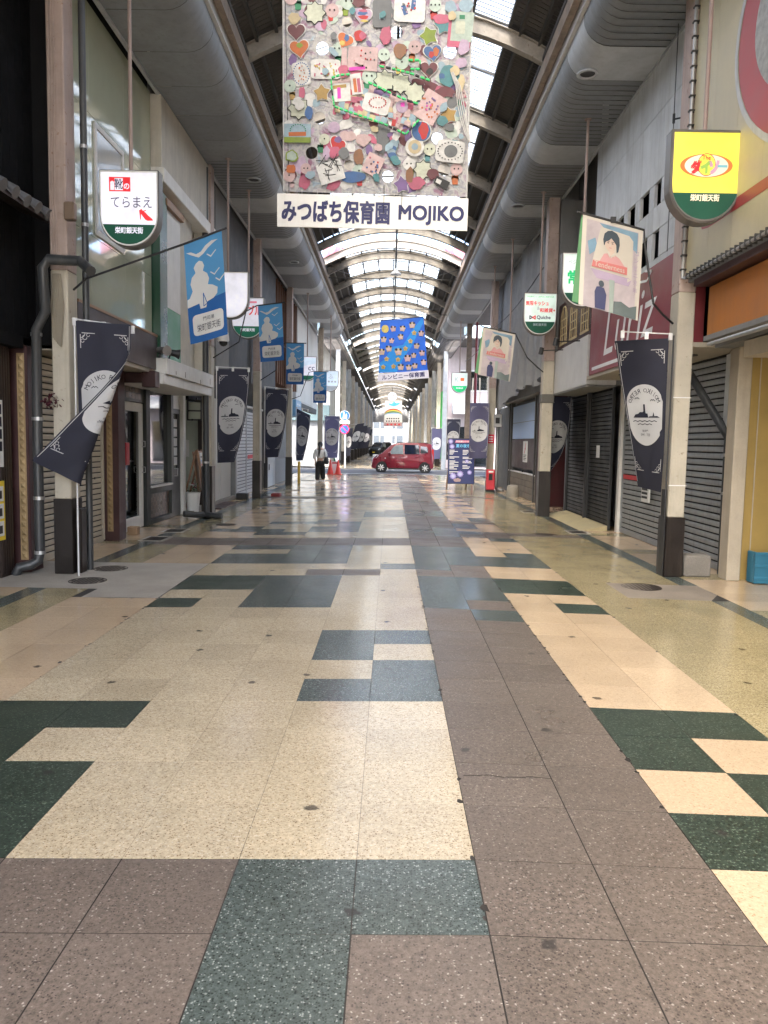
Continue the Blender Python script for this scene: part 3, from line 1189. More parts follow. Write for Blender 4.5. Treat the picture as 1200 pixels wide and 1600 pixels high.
for i in range(15):
    y = 47.6 + i * 6.4
    for s_ in (-1, 1):
        x = s_ * 3.3
        side = 'banner' if s_ < 0 else 'green curtain'
        if i == 0 and s_ < 0:
            lb = 'pale blue-white pillar right behind the traffic signs across the street'
        elif i == 0:
            lb = 'grey steel pillar across the street beyond the event board'
        else:
            lb = ('slim pillar of the far arcade, in the row with the leaning banners', 'slim pillar of the far arcade, in the row with the green curtain')[s_ > 0]
        t = thing('arcade_pillar', lb, 'pillar', (x, y, -.06), 'far arcade pillars, banner row' if s_ < 0 else 'far arcade pillars, curtain row', 'thing')
        MB().box(x - .13, x + .13, y, y + .26, -.06, 7.2).build('shaft', M('far_grey', (.33, .35, .36), .55, var=.2, streak=.3) if (i + s_) % 2 else M('far_cream', (.42, .38, .31), .55, var=.2, streak=.3), t)
        if i:
            MB().box(x - .15, x + .15, y - .02, y + .28, -.06, .9).build('base', MATS['base_black'], t)

# ------------------------------------------------------------------ shop buildings
MATS['glass'] = glass_material('shop_glass', (.42, .45, .44))
M('dark_wood', (.03, .018, .014), .5, var=.3, streak=.2, dirt=(.07, .05, .04))
M('maroon_wood', (.055, .022, .022), .45, var=.25, streak=.15)
M('black_board', (.005, .005, .006), .75, var=.3, spec=.2)
M('gold', (.34, .24, .12), .45, metal=.2, var=.2)
M('beige_shutter', (.6, .55, .45), .45, var=.08, streak=.2, dirt=(.25, .2, .14))
M('grey_shutter', (.3, .31, .315), .42, metal=.25, var=.2, streak=.5, dirt=(.1, .08, .07))
M('black_shutter', (.022, .023, .025), .45, metal=.2, var=.2)
M('white_shutter', (.55, .55, .56), .42, metal=.1, var=.08)
M('slot', (.015, .014, .013), .8)
M('green_glaze', (.40, .43, .315), .07, var=.04, coat=.6, spec=.7)
M('brown_board', (.075, .058, .058), .5, var=.12, streak=.1)
M('orange_trim', (.3, .17, .09), .5, var=.2)
M('bottle_green', (.004, .05, .022), .3, var=.1)
M('leaf_green', (.03, .22, .11), .4, var=.08)
M('beige_wall', (.52, .49, .42), .75, var=.15, streak=.4, dirt=(.2, .17, .13), bump=.2)
M('grey_wall', (.2, .2, .195), .7, var=.15, streak=.35, dirt=(.1, .09, .08), bump=.15)
M('dark_grey_wall', (.075, .08, .085), .7, var=.15, streak=.2)
M('frame_green', (.03, .035, .032), .4, var=.15)
M('tile_choc', (.07, .04, .028), .3, var=.3)
M('tile_tan', (.13, .085, .055), .3, var=.3)
M('cedar', (.17, .075, .04), .55, var=.25, streak=.3)
M('white_wall', (.62, .62, .61), .6, var=.1, streak=.3, dirt=(.35, .33, .3), bump=.1)
M('panel_white', (.58, .6, .61), .5, var=.14, streak=.6, dirt=(.3, .29, .26))
M('sign_cream', (.56, .5, .33), .4, var=.08, streak=.15, dirt=(.35, .3, .2))
M('sign_red', (.42, .07, .075), .4, var=.12)
M('oxblood', (.26, .045, .055), .4, var=.12, streak=.1)
M('orange_board', (.48, .18, .04), .55, var=.15, streak=.25, dirt=(.28, .1, .03))
M('mustard', (.36, .245, .07), .6, var=.12, bump=.1)
M('stone_cream', (.46, .4, .31), .75, var=.15, streak=.35, dirt=(.25, .2, .14), bump=.2)
M('maroon_wall', (.05, .006, .008), .6, var=.3)
M('tarp_grey', (.34, .345, .35), .75, var=.14, streak=.3, dirt=(.22, .22, .22), transl=.25)
M('block', (.2, .175, .145), .9, var=.22, fine=.1, bump=.5, bscale=70)
M('pale_blue', (.4, .55, .8), .5, var=.05)
M('paper', (.75, .75, .73), .7, var=.06)
M('print_black', (.02, .02, .022), .6)
M('print_red', (.6, .03, .04), .5)
M('print_white', (.8, .8, .8), .6, var=.04)
M('print_yellow', (.8, .6, .04), .6, var=.05)
M('soffit_cream', (.42, .38, .31), .7, var=.15)


def slat_shutter(parent, name, x, s_, y0, y1, z0, z1, pitch, mat, wave=True, back='slot'):
    """roller shutter in the plane X = x that faces the arcade (s_ = +1 faces +X): backing sheet and every slat"""
    sh = MB().box(x - s_ * .03, x - s_ * .022, y0, y1, z0, z1).build(name, MATS[back], parent)
    n = int((z1 - z0) / pitch)
    me = None
    for k in range(n):
        zc = z0 + (k + .5) * pitch
        if me is None:
            h = pitch
            prf = [(-.02, -.5 * h), (-.004, -.46 * h), (.0, -.2 * h), (.0, .12 * h), (-.004, .28 * h), (-.02, .3 * h)]
            mb = MB()
            vs = [(x + s_ * a, yy, zc + b) for yy in (y0 + .01, y1 - .01) for a, b in prf]
            q = len(prf)
            mb.add(vs, [(i, i + 1, i + 1 + q, i + q) for i in range(q - 1)])
            first = mb.build('slat', MATS[mat], sh, fix=False, origin=(x, (y0 + y1) / 2, zc))
            me = first
        else:
            c = copy_part(first, sh, (x + s_ * RN.uniform(-.0012, .0012), (y0 + y1) / 2, zc))
            c.rotation_euler = (0, RN.uniform(-.012, .012), 0)
    for yy in (y0 - .05, y1):
        MB().box(x - s_ * .03, x + s_ * .02, yy, yy + .05, z0, z1).build('guide_rail', MATS[mat], sh)
    MB().box(x - s_ * .03, x + s_ * .012, y0, y1, z0 - .02, z0 + .05).build('bottom_bar', MATS[mat], sh)
    return sh


def body(parent, s_, xw, y0, y1, z0, z1, mat, name='wall', depth=5.0):
    return MB().box(xw, xw + s_ * depth, y0, y1, z0, z1).build(name, MATS[mat], parent)


# ---- A: dark timber house, nearest on the drainpipe side
A = thing('timber_house', 'dark timber house with black boards and a small tiled pent roof, nearest the camera', 'house', (-4.5, 3, -.06))
body(A, -1, -4.56, -6, 9.3, -.06, 2.75, 'dark_wood')
body(A, -1, -4.42, -6, 9.6, 2.75, 7.87, 'black_board', 'upper_wall')
first = None
for k in range(14):
    y = 7.35 + k * .17
    MB().box(-4.42, -4.40, y, y + .162, 2.76, 7.05).build('board', MATS['black_board'], A)
MB().prism([(-4.4, 6.0, 4.3), (-4.0, 6.0, 4.09), (-4.0, 6.0, 4.05), (-4.4, 6.0, 4.2)], (0, 3.3, 0)).build('eave', MATS['dark_wood'], A)
rtm = M('roof_tile', (.13, .13, .135), .5, var=.2)
ft = None
for k in range(12):
    y = 6.2 + k * .26
    if ft is None:
        mb = MB()
        mb.tube([(-4.42, y, 4.345), (-3.97, y, 4.11)], [.06, .07], 10)
        mb.prism([(-4.42, y + .06, 4.33), (-3.98, y + .06, 4.10), (-3.98, y + .2, 4.075), (-4.42, y + .2, 4.305)], (0, 0, .02))
        ft = mb.build('tile', rtm, A, smooth=True)
        fy = WORLD_LOC[ft.name]
    else:
        copy_part(ft, A, fy + Vector((0, k * .26, RN.uniform(-.006, .006))))
MB().box(-4.6, -4.32, 7.5, 9.1, 2.6, 2.74).build('lintel', MATS['black_board'], A)
MB().box(-4.6, -4.45, 8.72, 9.0, -.06, 2.6).build('post', MATS['dark_wood'], A)
for k in range(5):
    MB().box(-4.452, -4.44, 8.735 + k * .055, 8.78 + k * .055, -.02, 2.58).build('board', MATS['dark_wood'], A)

# ---- B: shoe shop with the green glazed front
B = thing('shop_building', 'shop with glossy pale green upper front, brown board and glazed white door', 'shop', (-4.5, 12.5, -.06))
body(B, -1, -4.8, 9.31, 16.78, -.06, 2.63, 'dark_wood')
body(B, -1, -4.0, 9.62, 12.82, 2.66, 7.87, 'black_board', 'upper_wall')
for k, (a, b) in enumerate(((9.62, 10.25), (10.25, 11.55), (11.55, 12.8))):
    for z0, z1 in ((3.3, 4.2), (4.2, 5.72), (5.72, 7.08)):
        MB().box(-4.0, -3.95, a + .002, b - .002, z0 + .002, z1 - .002).build('panel', MATS['green_glaze'], B, bevel=.0015)
wf = MB()
y0, y1, z0, z1 = 10.38, 11.48, 4.24, 5.68
for a, b, c, d in ((y0, y1, z1 - .07, z1), (y0, y1, z0, z0 + .07), (y0, y0 + .07, z0 + .07, z1 - .07), (y1 - .07, y1, z0 + .07, z1 - .07)):
    wf.box(-3.95, -3.925, a, b, c, d)
w = wf.build('window', MATS['white_paint'], B, bevel=.004)
MB().box(-3.945, -3.938, y0 + .07, y1 - .07, z0 + .07, z1 - .07).build('pane', M('window_grey', (.3, .31, .31), .12, var=.06, coat=.3), w)
# brown name board and what hangs under it
bb = MB().box(-4.0, -3.88, 9.62, 13.1, 2.7, 3.24).build('name_board', MATS['brown_board'], B)
MB().box(-4.0, -3.87, 9.62, 13.12, 3.24, 3.275).build('trim', MATS['orange_trim'], bb)
MB().box(-4.0, -3.87, 13.10, 13.12, 2.7, 3.24).build('trim', MATS['orange_trim'], bb)
MB().box(-4.8, -3.9, 9.62, 13.0, 2.64, 2.70).build('soffit', MATS['soffit_cream'], B)
MB().box(-4.7, -3.83, 12.5, 12.66, 2.47, 2.63).build('bracket_beam', MATS['maroon_wood'], B, bevel=.01)
MB().box(-4.02, -3.8, 12.46, 12.7, 2.40, 2.66).build('bracket_end', MATS['maroon_wood'], B, bevel=.01)
slat_shutter(B, 'shutter', -4.53, 1, 9.56, 12.06, -.04, 2.62, .083, 'beige_shutter')
lk = MB().lathe([(.0, .012), (.018, .01), (.02, 0)], (-4.53, 11.75, .95), 10, axis='X').build('lock', MATS['dark_steel'], B)
for y, x0, x1 in ((9.14, -4.62, -4.3), (12.1, -4.52, -4.28)):
    p = MB().box(x0, x1, y, y + .32, -.06, 2.64).build('post', MATS['maroon_wood'], B, bevel=.008)
    xs = -4.38 if y < 10 else -4.42
    f_ = None
    for k in range(26):
        z = .1 + k * .094
        if f_ is None:
            f_ = MB().add([(xs - .035, y, z), (xs + .035, y, z), (xs + .035, y, z + .09), (xs - .035, y, z + .09), (xs, y - .022, z + .045)], [(0, 1, 4), (1, 2, 4), (2, 3, 4), (3, 0, 4)]).build('stud', MATS['gold'], p, fix=False)
            f0 = WORLD_LOC[f_.name]
        else:
            copy_part(f_, p, f0 + Vector((0, 0, k * .094)))
    MB().box(xs - .045, xs + .045, y - .004, y, .09, 2.55).build('gold_strip', MATS['gold'], p)
# white glazed door
DX = -4.58
mb = MB()
for a, b, c, d in ((13.02, 13.2, -.05, 2.2), (14.02, 14.15, -.05, 2.2), (13.2, 14.02, 2.05, 2.2), (13.2, 14.02, -.05, .16)):
    mb.box(DX - .04, DX + .03, a, b, c, d)
dr = mb.build('door', MATS['white_paint'], B, bevel=.006)
MB().box(DX - .02, DX - .012, 13.2, 14.02, .16, 2.05).build('pane', MATS['glass'], dr)
for z in (.95, 1.42):
    MB().tube([(DX + .03, 14.08, z), (DX + .09, 14.08, z), (DX + .09, 14.08, z + .1), (DX + .03, 14.08, z + .1)], .009, 6).build('handle', MATS['galv'], dr)
MB().box(-4.62, -4.52, 12.78, 13.0, -.06, 2.63).build('door_jamb', MATS['stone_cream'], B)
tb = MB().box(-4.62, -4.55, 13.02, 14.2, 2.22, 2.63).build('transom', MATS['frame_green'], B)
for k in range(5):
    for r in range(3):
        MB().box(-4.552, -4.545, 13.25 + k * .16, 13.39 + k * .16, 2.27 + r * .11, 2.365 + r * .11).build('tile', MATS['tile_choc' if (k + r) % 2 else 'tile_tan'], tb)
# show window with a dark green frame and tiles below it
mb = MB()
for a, b, c, d in ((14.2, 14.42, -.05, 2.63), (15.82, 15.98, -.05, 2.63), (14.42, 15.82, 2.48, 2.63), (14.42, 15.82, .52, .64), (14.42, 15.82, -.05, .04)):
    mb.box(-4.62, -4.5, a, b, c, d)
swn = mb.build('show_window', MATS['frame_green'], B, bevel=.006)
MB().box(-4.59, -4.583, 14.42, 15.82, .66, 2.48).build('pane', MATS['glass'], swn)
MB().box(-4.56, -4.47, 14.42, 15.82, .64, .675).build('sill', MATS['white_paint'], swn)
MB().box(-4.62, -4.57, 14.42, 15.82, .04, .52).build('tile_panel', MATS['slot'], swn)
for k in range(14):
    for r in range(6):
        MB().box(-4.575, -4.562 + RN.uniform(0, .005), 14.425 + k * .0995, 14.52 + k * .0995, .045 + r * .079, .12 + r * .079).build('tile', MATS['tile_choc' if (k + r) % 2 else 'tile_tan'], swn)
# what stands in the window: pale folded blinds and boxes
mb = MB()
for k in range(7):
    mb.bar((-4.85, 14.75 + k * .13, .72), (-4.8, 14.95 + k * .13, 1.6 + .1 * (k % 3)), .05, .02)
mb.build('blind_slats', MATS['white_plastic'], swn)
MB().box(-4.9, -4.86, 15.0, 15.4, 1.7, 2.2).build('display_card', MATS['paper'], swn)
MB().box(-5.6, -5.55, 13.1, 16.7, 0, 2.5).build('back_wall', MATS['grey_wall'], B)
# dark side door with notices
mb = MB()
for a, b, c, d in ((16.0, 16.09, -.05, 2.2), (16.5, 16.58, -.05, 2.2), (16.09, 16.5, 2.1, 2.2), (16.09, 16.5, -.05, .95)):
    mb.box(-4.6, -4.53, a, b, c, d)
sdr = mb.build('door', M('door_grey', (.06, .06, .065), .4, var=.15), B, bevel=.004)
MB().box(-4.575, -4.57, 16.09, 16.5, .95, 2.1).build('pane', MATS['glass'], sdr)
for k in range(5):
    MB().box(-4.568, -4.564, 16.12, 16.46, 1.02 + k * .2, 1.19 + k * .2).build('notice', MATS['paper'], sdr)
MB().tube([(-4.53, 16.13, .8), (-4.46, 16.13, .8), (-4.46, 16.13, .95), (-4.53, 16.13, .95)], .012, 6).build('handle', MATS['galv'], sdr)
MB().box(-4.6, -4.54, 16.0, 16.58, 2.2, 2.63).build('door_header', MATS['white_paint'], B)
MB().box(-4.62, -4.46, 16.6, 16.78, -.06, 2.63).build('post', MATS['white_paint'], B, bevel=.008)

# ---- C: bay with the green and white panel and the white awning box
Cb = thing('shop_building', 'narrow beige shopfront with white and green upright panel above a white awning box', 'shop', (-4.5, 15, -.06))
body(Cb, -1, -4.05, 12.83, 17.2, 2.9, 7.87, 'beige_wall')
MB().box(-4.05, -3.78, 12.83, 16.45, 5.95, 7.08).build('header', MATS['beige_wall'], Cb, bevel=.01)
MB().box(-4.05, -3.74, 12.83, 16.5, 5.72, 5.95).build('header_lip', MATS['white_paint'], Cb, bevel=.01)
MB().box(-4.05, -3.86, 15.9, 16.5, 2.9, 5.72).build('column', MATS['beige_wall'], Cb, bevel=.008)
MB().box(-4.05, -3.93, 14.4, 15.3, 2.9, 5.72).build('column', MATS['beige_wall'], Cb, bevel=.008)
MB().box(-4.05, -3.82, 12.84, 13.24, 2.85, 5.6).build('upright_panel', MATS['bottle_green'], Cb)
MB().box(-4.05, -3.86, 13.245, 14.2, 3.82, 5.45).build('upright_panel', MATS['white_paint'], Cb)
MB().box(-4.05, -3.86, 13.245, 14.2, 2.88, 3.815).build('upright_panel', MATS['leaf_green'], Cb)
MB().box(-4.05, -3.8, 13.2, 14.25, 5.46, 5.58).build('wood_bar', MATS['orange_trim'], Cb)
aw = MB().box(-4.6, -3.70, 12.78, 16.12, 2.64, 2.9).build('awning', MATS['white_paint'], Cb, bevel=.008)
MB().box(-4.6, -3.73, 12.72, 16.08, 2.47, 2.632).build('awning_lip', MATS['white_paint'], aw, bevel=.008)
for y, z, l in ((13.3, 2.7, .03), (13.9, 2.72, .05), (15.0, 2.68, .04), (15.8, 2.75, .06)):
    MB().box(-3.701, -3.695, y, y + .015, z - l, z + l).build('crack', MATS['rust_beam'], aw)
MB().box(-4.8, -4.6, 12.8, 17.2, 2.66, 2.88).build('soffit', MATS['soffit_cream'], Cb)
# open entrance with pale inside
MB().box(-6.6, -6.55, 16.8, 18.9, -.06, 2.7).build('inner_wall', M('mint_wall', (.5, .55, .47), .7, var=.06), Cb)
MB().box(-6.6, -4.5, 18.55, 18.62, -.06, 2.7).build('inner_wall', MATS['mint_wall'], Cb)
MB().box(-6.6, -4.3, 16.8, 18.6, -.055, .0).build('step', MATS['concrete'], Cb)
for k, mname in enumerate(('print_yellow', 'paper', 'print_red', 'paper')):
    MB().box(-6.54, -6.53, 17.0 + .36 * k, 17.3 + .36 * k, 1.0, 1.5).build('notice', MATS[mname], Cb)
MB().box(-5.2, -4.85, 18.54, 18.548, 1.15, 1.55).build('notice', MATS['paper'], Cb)
MB().box(-4.6, -4.4, 18.4, 18.6, -.06, 2.9).build('door_post', MATS['dark_wood'], Cb)
MB().box(-4.62, -4.4, 16.8, 18.6, 2.45, 2.66).build('door_header', MATS['black_board'], Cb)

# ---- D: grey building with white striped shutters
D = thing('shop_building', 'dark grey building above two bays of white striped shutters', 'shop', (-4.5, 22, -.06))
body(D, -1, -3.98, 17.21, 26.4, 3.15, 7.87, 'dark_grey_wall', 'upper_wall')
MB().box(-3.98, -3.9, 17.21, 18.6, 3.15, 7.07).build('panel', MATS['grey_wall'], D, bevel=.006)
for a, b in ((18.62, 21.3), (21.32, 24.0), (24.02, 26.38)):
    for z0, z1 in ((3.17, 4.6), (4.62, 7.06)):
        MB().box(-3.98, -3.955, a, b, z0, z1).build('panel', MATS['dark_grey_wall'], D, bevel=.004)
MB().prism([(-3.98, 18.6, 3.14), (-4.7, 18.6, 2.62), (-4.7, 18.6, 3.14)], (0, 7.7, 0)).build('sloped_soffit', MATS['dark_grey_wall'], D)
body(D, -1, -4.75, 18.62, 26.4, -.06, 2.62, 'grey_wall')
MB().box(-4.75, -4.42, 18.7, 21.3, -.06, 2.6).build('wall_panel', M('panel_beige', (.55, .53, .48), .5, var=.06), D)
for k in range(2):
    MB().box(-4.42, -4.40, 18.8 + k * 1.2, 19.95 + k * 1.2, .03, 2.45).build('panel', MATS['panel_beige'], D, bevel=.005)
MB().box(-4.4, -4.3, 18.6, 21.4, -.06, .03).build('step', MATS['concrete'], D)
MB().box(-4.5, -4.34, 21.62, 21.8, -.06, 2.62).build('steel_post', MATS['grey_shutter'], D)
for a, b in ((22.15, 23.55), (23.62, 25.0), (25.1, 26.3)):
    slat_shutter(D, 'shutter', -4.42, 1, a, b, -.04, 2.55, .1, 'white_shutter', back='dark_grey_wall')
MB().box(-4.4, -4.395, 23.75, 24.7, 1.0, 1.12).build('red_notice', MATS['print_red'], D)
MB().box(-4.7, -4.36, 22.05, 26.4, 2.56, 2.62).build('header', MATS['panel_beige'], D)

# ---- E: cedar louvre building
E_ = thing('shop_building', 'building with upright cedar louvres and white tubes above a corrugated wall', 'shop', (-4.4, 29.4, -.06))
body(E_, -1, -4.3, 26.45, 32.4, 3.5, 7.87, 'dark_wood', 'upper_wall')
for k in range(11):
    y = 26.6 + k * .53
    MB().box(-4.3, -3.92, y, y + .09, 3.55, 7.05).build('louvre', MATS['cedar'], E_, bevel=.005)
    z0 = 3.6 + RN.uniform(0, 1.2)
    MB().tube([(-3.98, y + .3, z0), (-3.98, y + .3, z0 + RN.uniform(1.2, 2.2))], .03, 6).build('tube_lamp', MATS['white_plastic'], E_)
body(E_, -1, -4.35, 26.45, 32.4, -.06, 3.5, 'grey_wall')
mb = MB()
for k in range(40):
    y = 26.5 + k * .147
    mb.add([(-4.35, y, .9), (-4.3, y + .04, .9), (-4.3, y + .1, .9), (-4.35, y + .147, .9), (-4.35, y, 3.5), (-4.3, y + .04, 3.5), (-4.3, y + .1, 3.5), (-4.35, y + .147, 3.5)], [(0, 1, 5, 4), (1, 2, 6, 5), (2, 3, 7, 6)])
tag(mb.build('corrugated_sheet', MATS['grey_shutter'], E_, fix=False), kind='stuff')
MB().box(-4.3, -4.22, 26.6, 28.25, -.04, 1.25).build('door_panel', MATS['white_wall'], E_, bevel=.006)
MB().box(-4.22, -4.2, 26.75, 26.83, .55, .75).build('handle', MATS['black_metal'], E_)
MB().box(-4.34, -4.22, 26.42, 26.58, -.06, 2.6).build('dark_post', MATS['black_metal'], E_)

# ---- F: white wall over an open corner
F = thing('shop_building', 'white blank upper wall over the open street corner beyond the cedar louvres', 'building', (-4.4, 37, -.06))
body(F, -1, -3.97, 32.45, 41.2, 3.25, 7.87, 'white_wall', 'upper_wall')
for k in range(3):
    MB().box(-3.97, -3.945, 32.5 + k * 2.9, 35.36 + k * 2.9, 3.3, 7.05).build('panel', MATS['white_wall'], F, bevel=.006)
body(F, -1, -7.0, 32.45, 39.0, -.06, 3.25, 'grey_wall')
MB().box(-4.2, -3.97, 32.5, 41.2, 3.0, 3.25).build('edge_beam', MATS['dark_grey_wall'], F)

# ================================================================== other side
# ---- G: variety shop with the cream sign wall
G = thing('shop_building', 'shop with huge cream sign wall, red oval lettering and orange board, nearest the camera', 'shop', (4.2, 4, -.06))
body(G, 1, 3.62, -6, 9.68, 3.6, 7.87, 'grey_wall', 'upper_wall')
for k in range(9):
    y1 = 9.68 - k * .62
    MB().box(3.585, 3.62, y1 - .617, y1, 3.68, 7.5).build('panel', MATS['sign_cream'], G)
GP = lambda u, v: at(u, v, X=3.583)


def wall_print(name, pts, mat, parent, X=3.581, t=.003):
    P = [at(u, v, X=X) for u, v in pts]
    return MB().prism(P, (t, 0, 0)).build(name, MATS[mat], parent, fix=True)


# red rounded border and big red ring with a silver inside (only its left part is in the photo's frame)
def yz_band(name, ctr, X, w, mat, parent):
    n = len(ctr)
    closed = math.hypot(ctr[0][0] - ctr[-1][0], ctr[0][1] - ctr[-1][1]) < 1e-6
    vs = []
    for i in range(n):
        p = ctr[(i - 1) if i else (n - 2 if closed else 0)]
        q = ctr[(i + 1) if i < n - 1 else (1 if closed else n - 1)]
        dy, dz = q[0] - p[0], q[1] - p[1]
        L = math.hypot(dy, dz) or 1
        ny, nz = -dz / L * w / 2, dy / L * w / 2
        vs += [(X, ctr[i][0] + ny, ctr[i][1] + nz), (X, ctr[i][0] - ny, ctr[i][1] - nz)]
    mb = MB().add(vs, [(2 * i, 2 * i + 1, 2 * i + 3, 2 * i + 2) for i in range(n - 1)])
    return mb.build(name, MATS[mat], parent, fix=False)


bd = [(3.0, 4.02), (8.9, 4.02), (9.1, 4.06), (9.15, 4.2)]
bdl = [GP(1106, 100), GP(1103, 300)]
yb = bdl[0].y
pts = [(yb - .25, 7.35), (yb - .1, 7.25), (yb, 7.05), (yb, 4.35)]
yz_band('red_border', pts, 3.5815, .075, 'sign_red', G)
a0, a1 = GP(1096, 355), GP(1200, 292)
yz_band('red_border', [(a0.y - .0, a0.z + .12), (a0.y - .05, a0.z + .02), (a0.y - .2, a0.z), (4.0, a1.z + .02)], 3.5808, .12, 'sign_red', G)
c0 = GP(1148, 150)
oval = [(5.9 + 2.75 * math.cos(t), 5.72 + 1.62 * math.sin(t)) for t in [2 * PI * i / 60 for i in range(61)]]
off = c0.y - max(y for y, z in oval)
oval = [(y + off, z) for y, z in oval]
yz_band('red_ring', [(5.9 + off + (y - 5.9 - off) * .915, 5.72 + (z - 5.72) * .87) for y, z in oval], 3.5795, .36, 'sign_red', G)
yz_band('silver_edge', oval, 3.5785, .07, 'panel_white', G)
MB().poly([(3.5802, 5.9 + off + (y - 5.9 - off) * .87, 5.72 + (z - 5.72) * .80) for y, z in oval[:-1]]).build('silver_face', M('silver_print', (.4, .41, .4), .5, var=.35, scale=14), G, fix=False)
mb = MB()
mb.tube([(3.55, 9.69, 7.4), (3.55, 9.69, 3.66), (3.55, 9.6, 3.64), (3.55, -2, 3.64)], .022, 8)
gt = mb.build('edge_tube', MATS['galv'], G)
first = None
for k in range(50):
    mb = MB()
    if k < 22:
        z = 3.75 + k * .17
        mb.box(3.52, 3.6, 9.66, 9.72, z, z + .018)
    else:
        y = 9.5 - (k - 22) * .11
        mb.box(3.52, 3.6, y, y + .018, 3.61, 3.68)
    mb.build('clamp', MATS['dark_steel'], gt)
MB().box(3.62, 3.9, -6, 9.5, 3.52, 3.6).build('ledge', MATS['maroon_wood'], G)
MB().box(3.78, 4.0, -6, 9.42, 2.93, 3.5).build('orange_board', MATS['orange_board'], G)
MB().box(3.74, 4.0, -6, 9.42, 2.86, 2.92).build('board_rail', MATS['grey_wall'], G)
MB().tube([(3.72, -2, 2.8), (3.72, 9.2, 2.8)], .025, 8).build('awning_bar', MATS['galv'], G)
MB().box(4.0, 4.5, -6, 8.9, 2.62, 2.8).build('shutter_box', MATS['stone_cream'], G)
MB().box(4.0, 9, -6, 9.7, 2.82, 3.6).build('ceiling', MATS['grey_wall'], G)
MB().box(4.22, 4.39, 9.5, 9.75, -.06, 2.82).build('column', MATS['stone_cream'], G, bevel=.01)
MB().box(4.395, 8, 9.62, 9.76, -.06, 2.82).build('side_wall', MATS['mustard'], G)
MB().box(8, 8.1, -6, 9.7, -.06, 2.82).build('back_wall', MATS['mustard'], G)
MB().box(4.54, 4.552, 9.61, 9.62, -.06, 2.7).build('wall_seam', MATS['stone_cream'], G)
MB().box(4.3, 8.2, -6, 9.6, -.14, -.064).build('shop_floor', MATS['concrete'], G)
MB().box(4.3, 8.2, -6.1, -6, -.06, 2.8).build('side_wall', MATS['mustard'], G)

# ---- H: white panelled building with the dark red sign, grey roller shutter below
H_ = thing('shop_building', 'white panelled building with small square openings, dark red sign and grey roller shutter', 'shop', (4.3, 12.3, -.06))
body(H_, 1, 4.25, 9.78, 14.84, 2.9, 7.87, 'black_board', 'upper_wall')
for a_, b_ in ((9.78, 9.86), (14.76, 14.84)):
    MB().box(3.8, 4.25, a_, b_, 4.2, 7.87).build('wall_return', MATS['panel_white'], H_)
MB().box(3.9, 4.25, 9.86, 14.76, 7.0, 7.87).build('top_wall', MATS['black_board'], H_)
wins = []
for u0, u1, vt, vb in ((1021, 1034, 276, 332), (999, 1015, 296, 352), (980, 993, 317, 356), (965, 975, 338, 372), (1017, 1034, 350, 408), (995, 1012, 372, 424), (977, 990, 390, 437)):
    a, b = at(u1, vt, X=3.75), at(u0, vb, X=3.75)
    wins.append((a.y, b.y, b.z, a.z))
ys = [9.8, 10.75, 11.2, 11.78, 12.3, 12.95, 13.6, 14.8]
# front built of panels with the openings left free
ywin = [(11.24, 11.66), (11.94, 12.42), (12.66, 13.18), (13.45, 13.95)]
zwin = [(5.0, 5.42), (5.6, 6.05)]
zt = [(w_[2] + 0, w_[3]) for w_ in wins]
zl = (sum(w_[2] for w_ in wins[4:]) / 3, sum(w_[3] for w_ in wins[4:]) / 3)
zu = (sum(w_[2] for w_ in wins[:4]) / 4, sum(w_[3] for w_ in wins[:4]) / 4)
ycols = []
for i in range(4):
    ycols.append((wins[i][0], wins[i][1]))
ybr = [9.8] + [v for p_ in ycols for v in p_] + [14.82]
zbr = [4.18, zl[0], zl[1], zu[0], zu[1], 7.08]
for i in range(len(ybr) - 1):
    for k in range(len(zbr) - 1):
        if i % 2 == 1 and k in (1, 3) and not (k == 1 and i == 7):
            continue
        if k == 4:
            for z0, z1 in ((zbr[4], 6.35), (6.35, 7.08)):
                MB().box(3.75, 3.8, ybr[i] + .003, ybr[i + 1] - .003, z0 + .003, z1 - .003).build('panel', MATS['panel_white'], H_, bevel=.003)
        else:
            MB().box(3.75, 3.8, ybr[i] + .003, ybr[i + 1] - .003, zbr[k] + .003, zbr[k + 1] - .003).build('panel', MATS['panel_white'], H_, bevel=.003)
rs = MB().box(3.7, 3.95, 9.95, 14.62, 2.9, 4.16).build('red_sign', MATS['oxblood'], H_, bevel=.006)
Hs = Plane((3.698, 12.2, 3.5), (0, -1, 0), (0, 0, 1))
mb = MB()
vs, fs = glyphs('Luriz', 2.5, .75, 0.0, True)
mb.add([Hs(x + y * .3 - .1, y + .05 + x * .02, .003) for x, y in vs], fs)
mb.build('lettering', MATS['print_white'], rs, fix=False)
mb = MB()
for q in ribbon([(-1.0, .45), (-.2, .62), (.7, .5), (.9, .6), (.6, .66)], .035):
    mb.poly([Hs(x, y, .003) for x, y in q])
for q in ribbon([(-2.2, -.5), (-.4, -.5)], .06):
    mb.poly([Hs(x, y, .003) for x, y in q])
mb.build('lettering', MATS['print_white'], rs, fix=False)
MB().box(3.72, 4.5, 9.78, 14.84, 2.84, 2.9).build('soffit', MATS['soffit_cream'], H_)
for y in (10.6, 13.6):
    MB().lathe([(.09, 2.84), (.09, 2.825), (.05, 2.83), (0, 2.83)], (4.05, y, 0), 14).build('downlight', MATS['dark_steel'], H_)
slat_shutter(H_, 'shutter', 4.45, -1, 10.25, 14.7, -.03, 2.84, .092, 'grey_shutter')
MB().box(4.44, 4.446, 13.3, 14.65, .98, 1.06).build('red_stripe', MATS['print_red'], H_)
MB().box(4.38, 4.5, 14.72, 14.86, -.06, 2.84).build('post', MATS['white_paint'], H_, bevel=.005)
MB().box(4.40, 4.55, 9.98, 10.2, -.06, 2.84).build('post', MATS['stone_cream'], H_, bevel=.005)
MB().box(4.5, 9, 9.78, 14.84, -.06, 2.9).build('wall', MATS['grey_wall'], H_)
